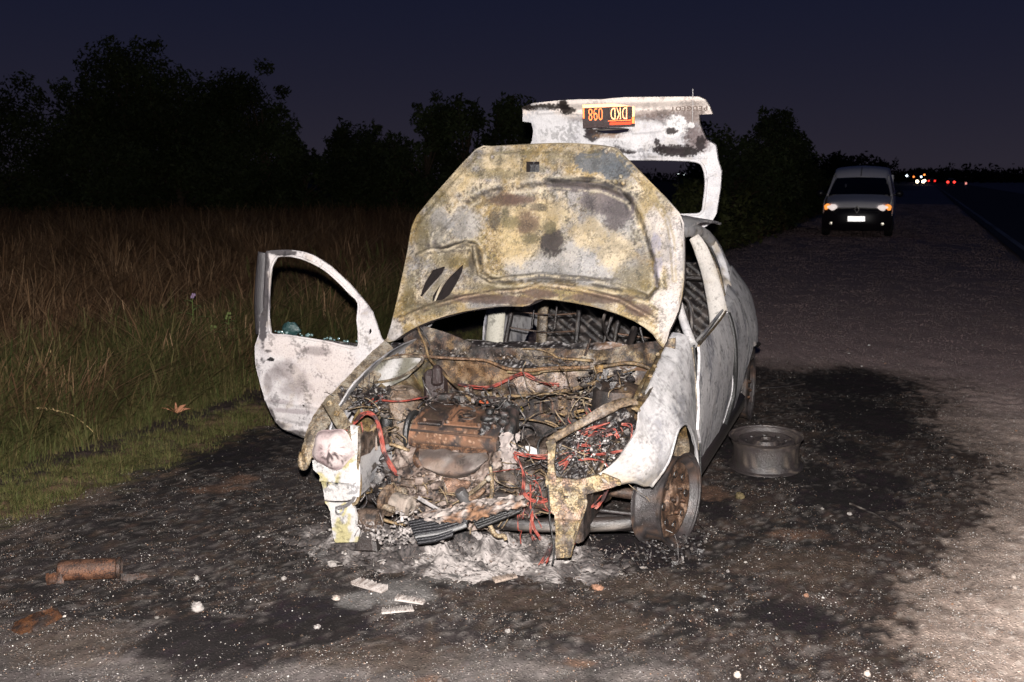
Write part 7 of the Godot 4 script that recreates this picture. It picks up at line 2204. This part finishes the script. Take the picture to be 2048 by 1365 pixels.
func build_far() -> void:
	far_car("far_car", "oncoming car with white headlights, nearer of the pair on the horizon", V(92.8, .05, -228.0), C(1.0, .80, .55), 14.0, .30, .62)
	far_car("far_car", "oncoming car with dimmer headlights behind the nearer one", V(123.2, .05, -302.0), C(1.0, .72, .45), 9.0, .30, 1.0)
	far_car("far_car", "car driving away, its two red tail lights nearest on the road", V(92.8, .0, -212.0), C(1.0, .04, .03), 3.5, .24, .62)
	far_car("far_car", "farther car driving away, dim red tail lights beside the headlights", V(124.7, .0, -298.0), C(1.0, .03, .02), 2.2, .26, .85)
	var posts := [[1787, 353, 240.0, C(.8, .9, 1.0), 5.0, "white roadside lamp nearest the van"], [1814, 352, 250.0, C(.8, .9, 1.0), 4.0, "white roadside lamp second from the van"], [1828, 354, 300.0, C(1.0, .22, .04), 3.0, "orange roadside lamp left of the headlights"], [1849, 350, 310.0, C(1.0, .25, .05), 3.5, "orange roadside lamp above the headlights, tallest"], [1843, 354, 300.0, C(.8, .95, 1.0), 4.0, "pale lamp between the two orange ones"]]
	for e in posts:
		var x: float = (e[0] - 1024.0) / 1982.0 * e[2] * 0.9866
		var h: float = 1.6 + (356.0 - e[1]) / 1982.0 * e[2]
		var o := thing("street_lamp", e[5], "street lamp", V(x, 0, -e[2]), 0.0, "lamps far down the road")
		rod("post", [V(0, -.1, 0), V(0, h - .1, 0)], .05, M.paint, C(.05, .05, .05), o, 6, 1)
		var b := MB.new()
		b.blob(V(0, h, 0), V(.26, .26, .26), na, .05, 12, 8)
		obj("lamp", b, glow(e[3], e[4]), o)
	var o := thing("marker_post", "low roadside post with a pale red reflector beyond the road", "marker post", V(67.9, 0, -150.0), -.39)
	rod("post", [V(0, -.1, 0), V(0, .95, 0)], .06, M.paint, C(.5, .5, .5), o, 6, 1)
	var b := MB.new()
	b.box(V(0, .78, .07), V(.22, .30, .02), .01)
	obj("reflector_glow", b, glow(C(1.0, .35, .30), 1.2), o)  # reflector is no lamp; its shine is put in as emission
	for k in 2:
		var hx := V([5.96, 6.18][k], 0, -36.0)
		o = thing("street_lamp", ["left of two tiny pale lamps seen through the tailgate window", "right of two tiny pale lamps seen through the tailgate window"][k], "street lamp", hx, 0.0, "pair of pale lamps behind the wreck")
		rod("post", [V(0, -.1, 0), V(0, 1.72, 0)], .02, M.paint, C(.05, .05, .05), o, 6, 1)
		b = MB.new()
		b.blob(V(0, 1.72, 0), V(.035, .035, .035), na, .05, 10, 8)
		obj("lamp", b, glow(C(.9, 1.0, 1.0), 1.6), o)

func build_car() -> void:
	car = thing("burnt_car", "burnt-out ash-white hatchback with bonnet and tailgate up, front door open", "car", V(.0252, 0, -4.4215), -.3582)
	build_bonnet()
	build_tailgate()
	build_door()
	build_sides()
	build_wings()
	build_front()
	build_bay()
	build_engine()
	build_wires()
	build_wheels()
	build_cabin()

const EYE := 1.6
const PITCH := 0.163266

func _ready() -> void:
	var cam := Camera3D.new()
	cam.name = "camera"
	cam.position = V(0, EYE, 0)
	cam.rotation.x = -PITCH
	cam.fov = 38.002
	cam.near = 0.05
	cam.far = 2000.0
	cam.current = true
	var lens := CameraAttributesPhysical.new()
	lens.frustum_focal_length = 34.85
	lens.frustum_focus_distance = 4.6
	lens.frustum_near = 0.05
	lens.frustum_far = 2000.0
	lens.exposure_aperture = 6.3
	cam.attributes = lens
	add_child(cam)
	var env := Environment.new()
	env.background_mode = Environment.BG_SKY
	var sky := ProceduralSkyMaterial.new()
	sky.sky_top_color = Color(0.032, 0.068, 0.160)
	sky.sky_horizon_color = Color(0.170, 0.155, 0.192)
	sky.sky_curve = 0.085
	sky.ground_bottom_color = Color(0.03, 0.025, 0.03)
	sky.ground_horizon_color = Color(0.06, 0.05, 0.07)
	sky.sun_angle_max = 1.0
	env.sky = Sky.new()
	env.sky.sky_material = sky
	env.tonemap_mode = Environment.TONE_MAPPER_LINEAR
	env.tonemap_exposure = 1.0
	env.sdfgi_enabled = true
	env.ssao_enabled = true
	env.ssil_enabled = true
	var we := WorldEnvironment.new()
	we.name = "world_environment"
	we.environment = env
	add_child(we)
	# last light after sunset
	var dusk := DirectionalLight3D.new()
	dusk.name = "dusk_light"
	dusk.light_energy = 0.002
	dusk.light_color = Color(0.8, 0.85, 1.0)
	dusk.light_angular_distance = 20.0
	dusk.rotation_degrees = Vector3(-40, 150, 0)
	dusk.shadow_enabled = true
	add_child(dusk)
	# the photographer's flash, a hand's breadth above the lens
	var flash := OmniLight3D.new()
	flash.name = "camera_flash"
	flash.position = V(-.01, EYE + .15, .02)
	flash.light_energy = 70.0
	flash.light_color = Color(1.0, 0.975, 0.96)
	flash.light_size = 0.025
	flash.omni_range = 120.0
	flash.omni_attenuation = 2.0
	flash.shadow_enabled = true
	add_child(flash)
	rng.seed = 20240611
	na = noise(1, 1.3, 3)
	nb = noise(2, 9.0, 4)
	nc = noise(3, 46.0, 3)
	nw = noise(4, 4.0, 4)
	nw.domain_warp_enabled = true
	nw.domain_warp_amplitude = 0.25
	nw.domain_warp_frequency = 2.2
	make_materials()
	var t0 := Time.get_ticks_msec()
	build_ground()
	print("ground ", Time.get_ticks_msec() - t0); t0 = Time.get_ticks_msec()
	build_trees()
	print("trees ", Time.get_ticks_msec() - t0); t0 = Time.get_ticks_msec()
	build_grass()
	print("grass ", Time.get_ticks_msec() - t0); t0 = Time.get_ticks_msec()
	build_car()
	print("car ", Time.get_ticks_msec() - t0); t0 = Time.get_ticks_msec()
	build_van()
	build_far()
	build_debris()
	scatter_stones()
	far_gravel()
	print("rest ", Time.get_ticks_msec() - t0)
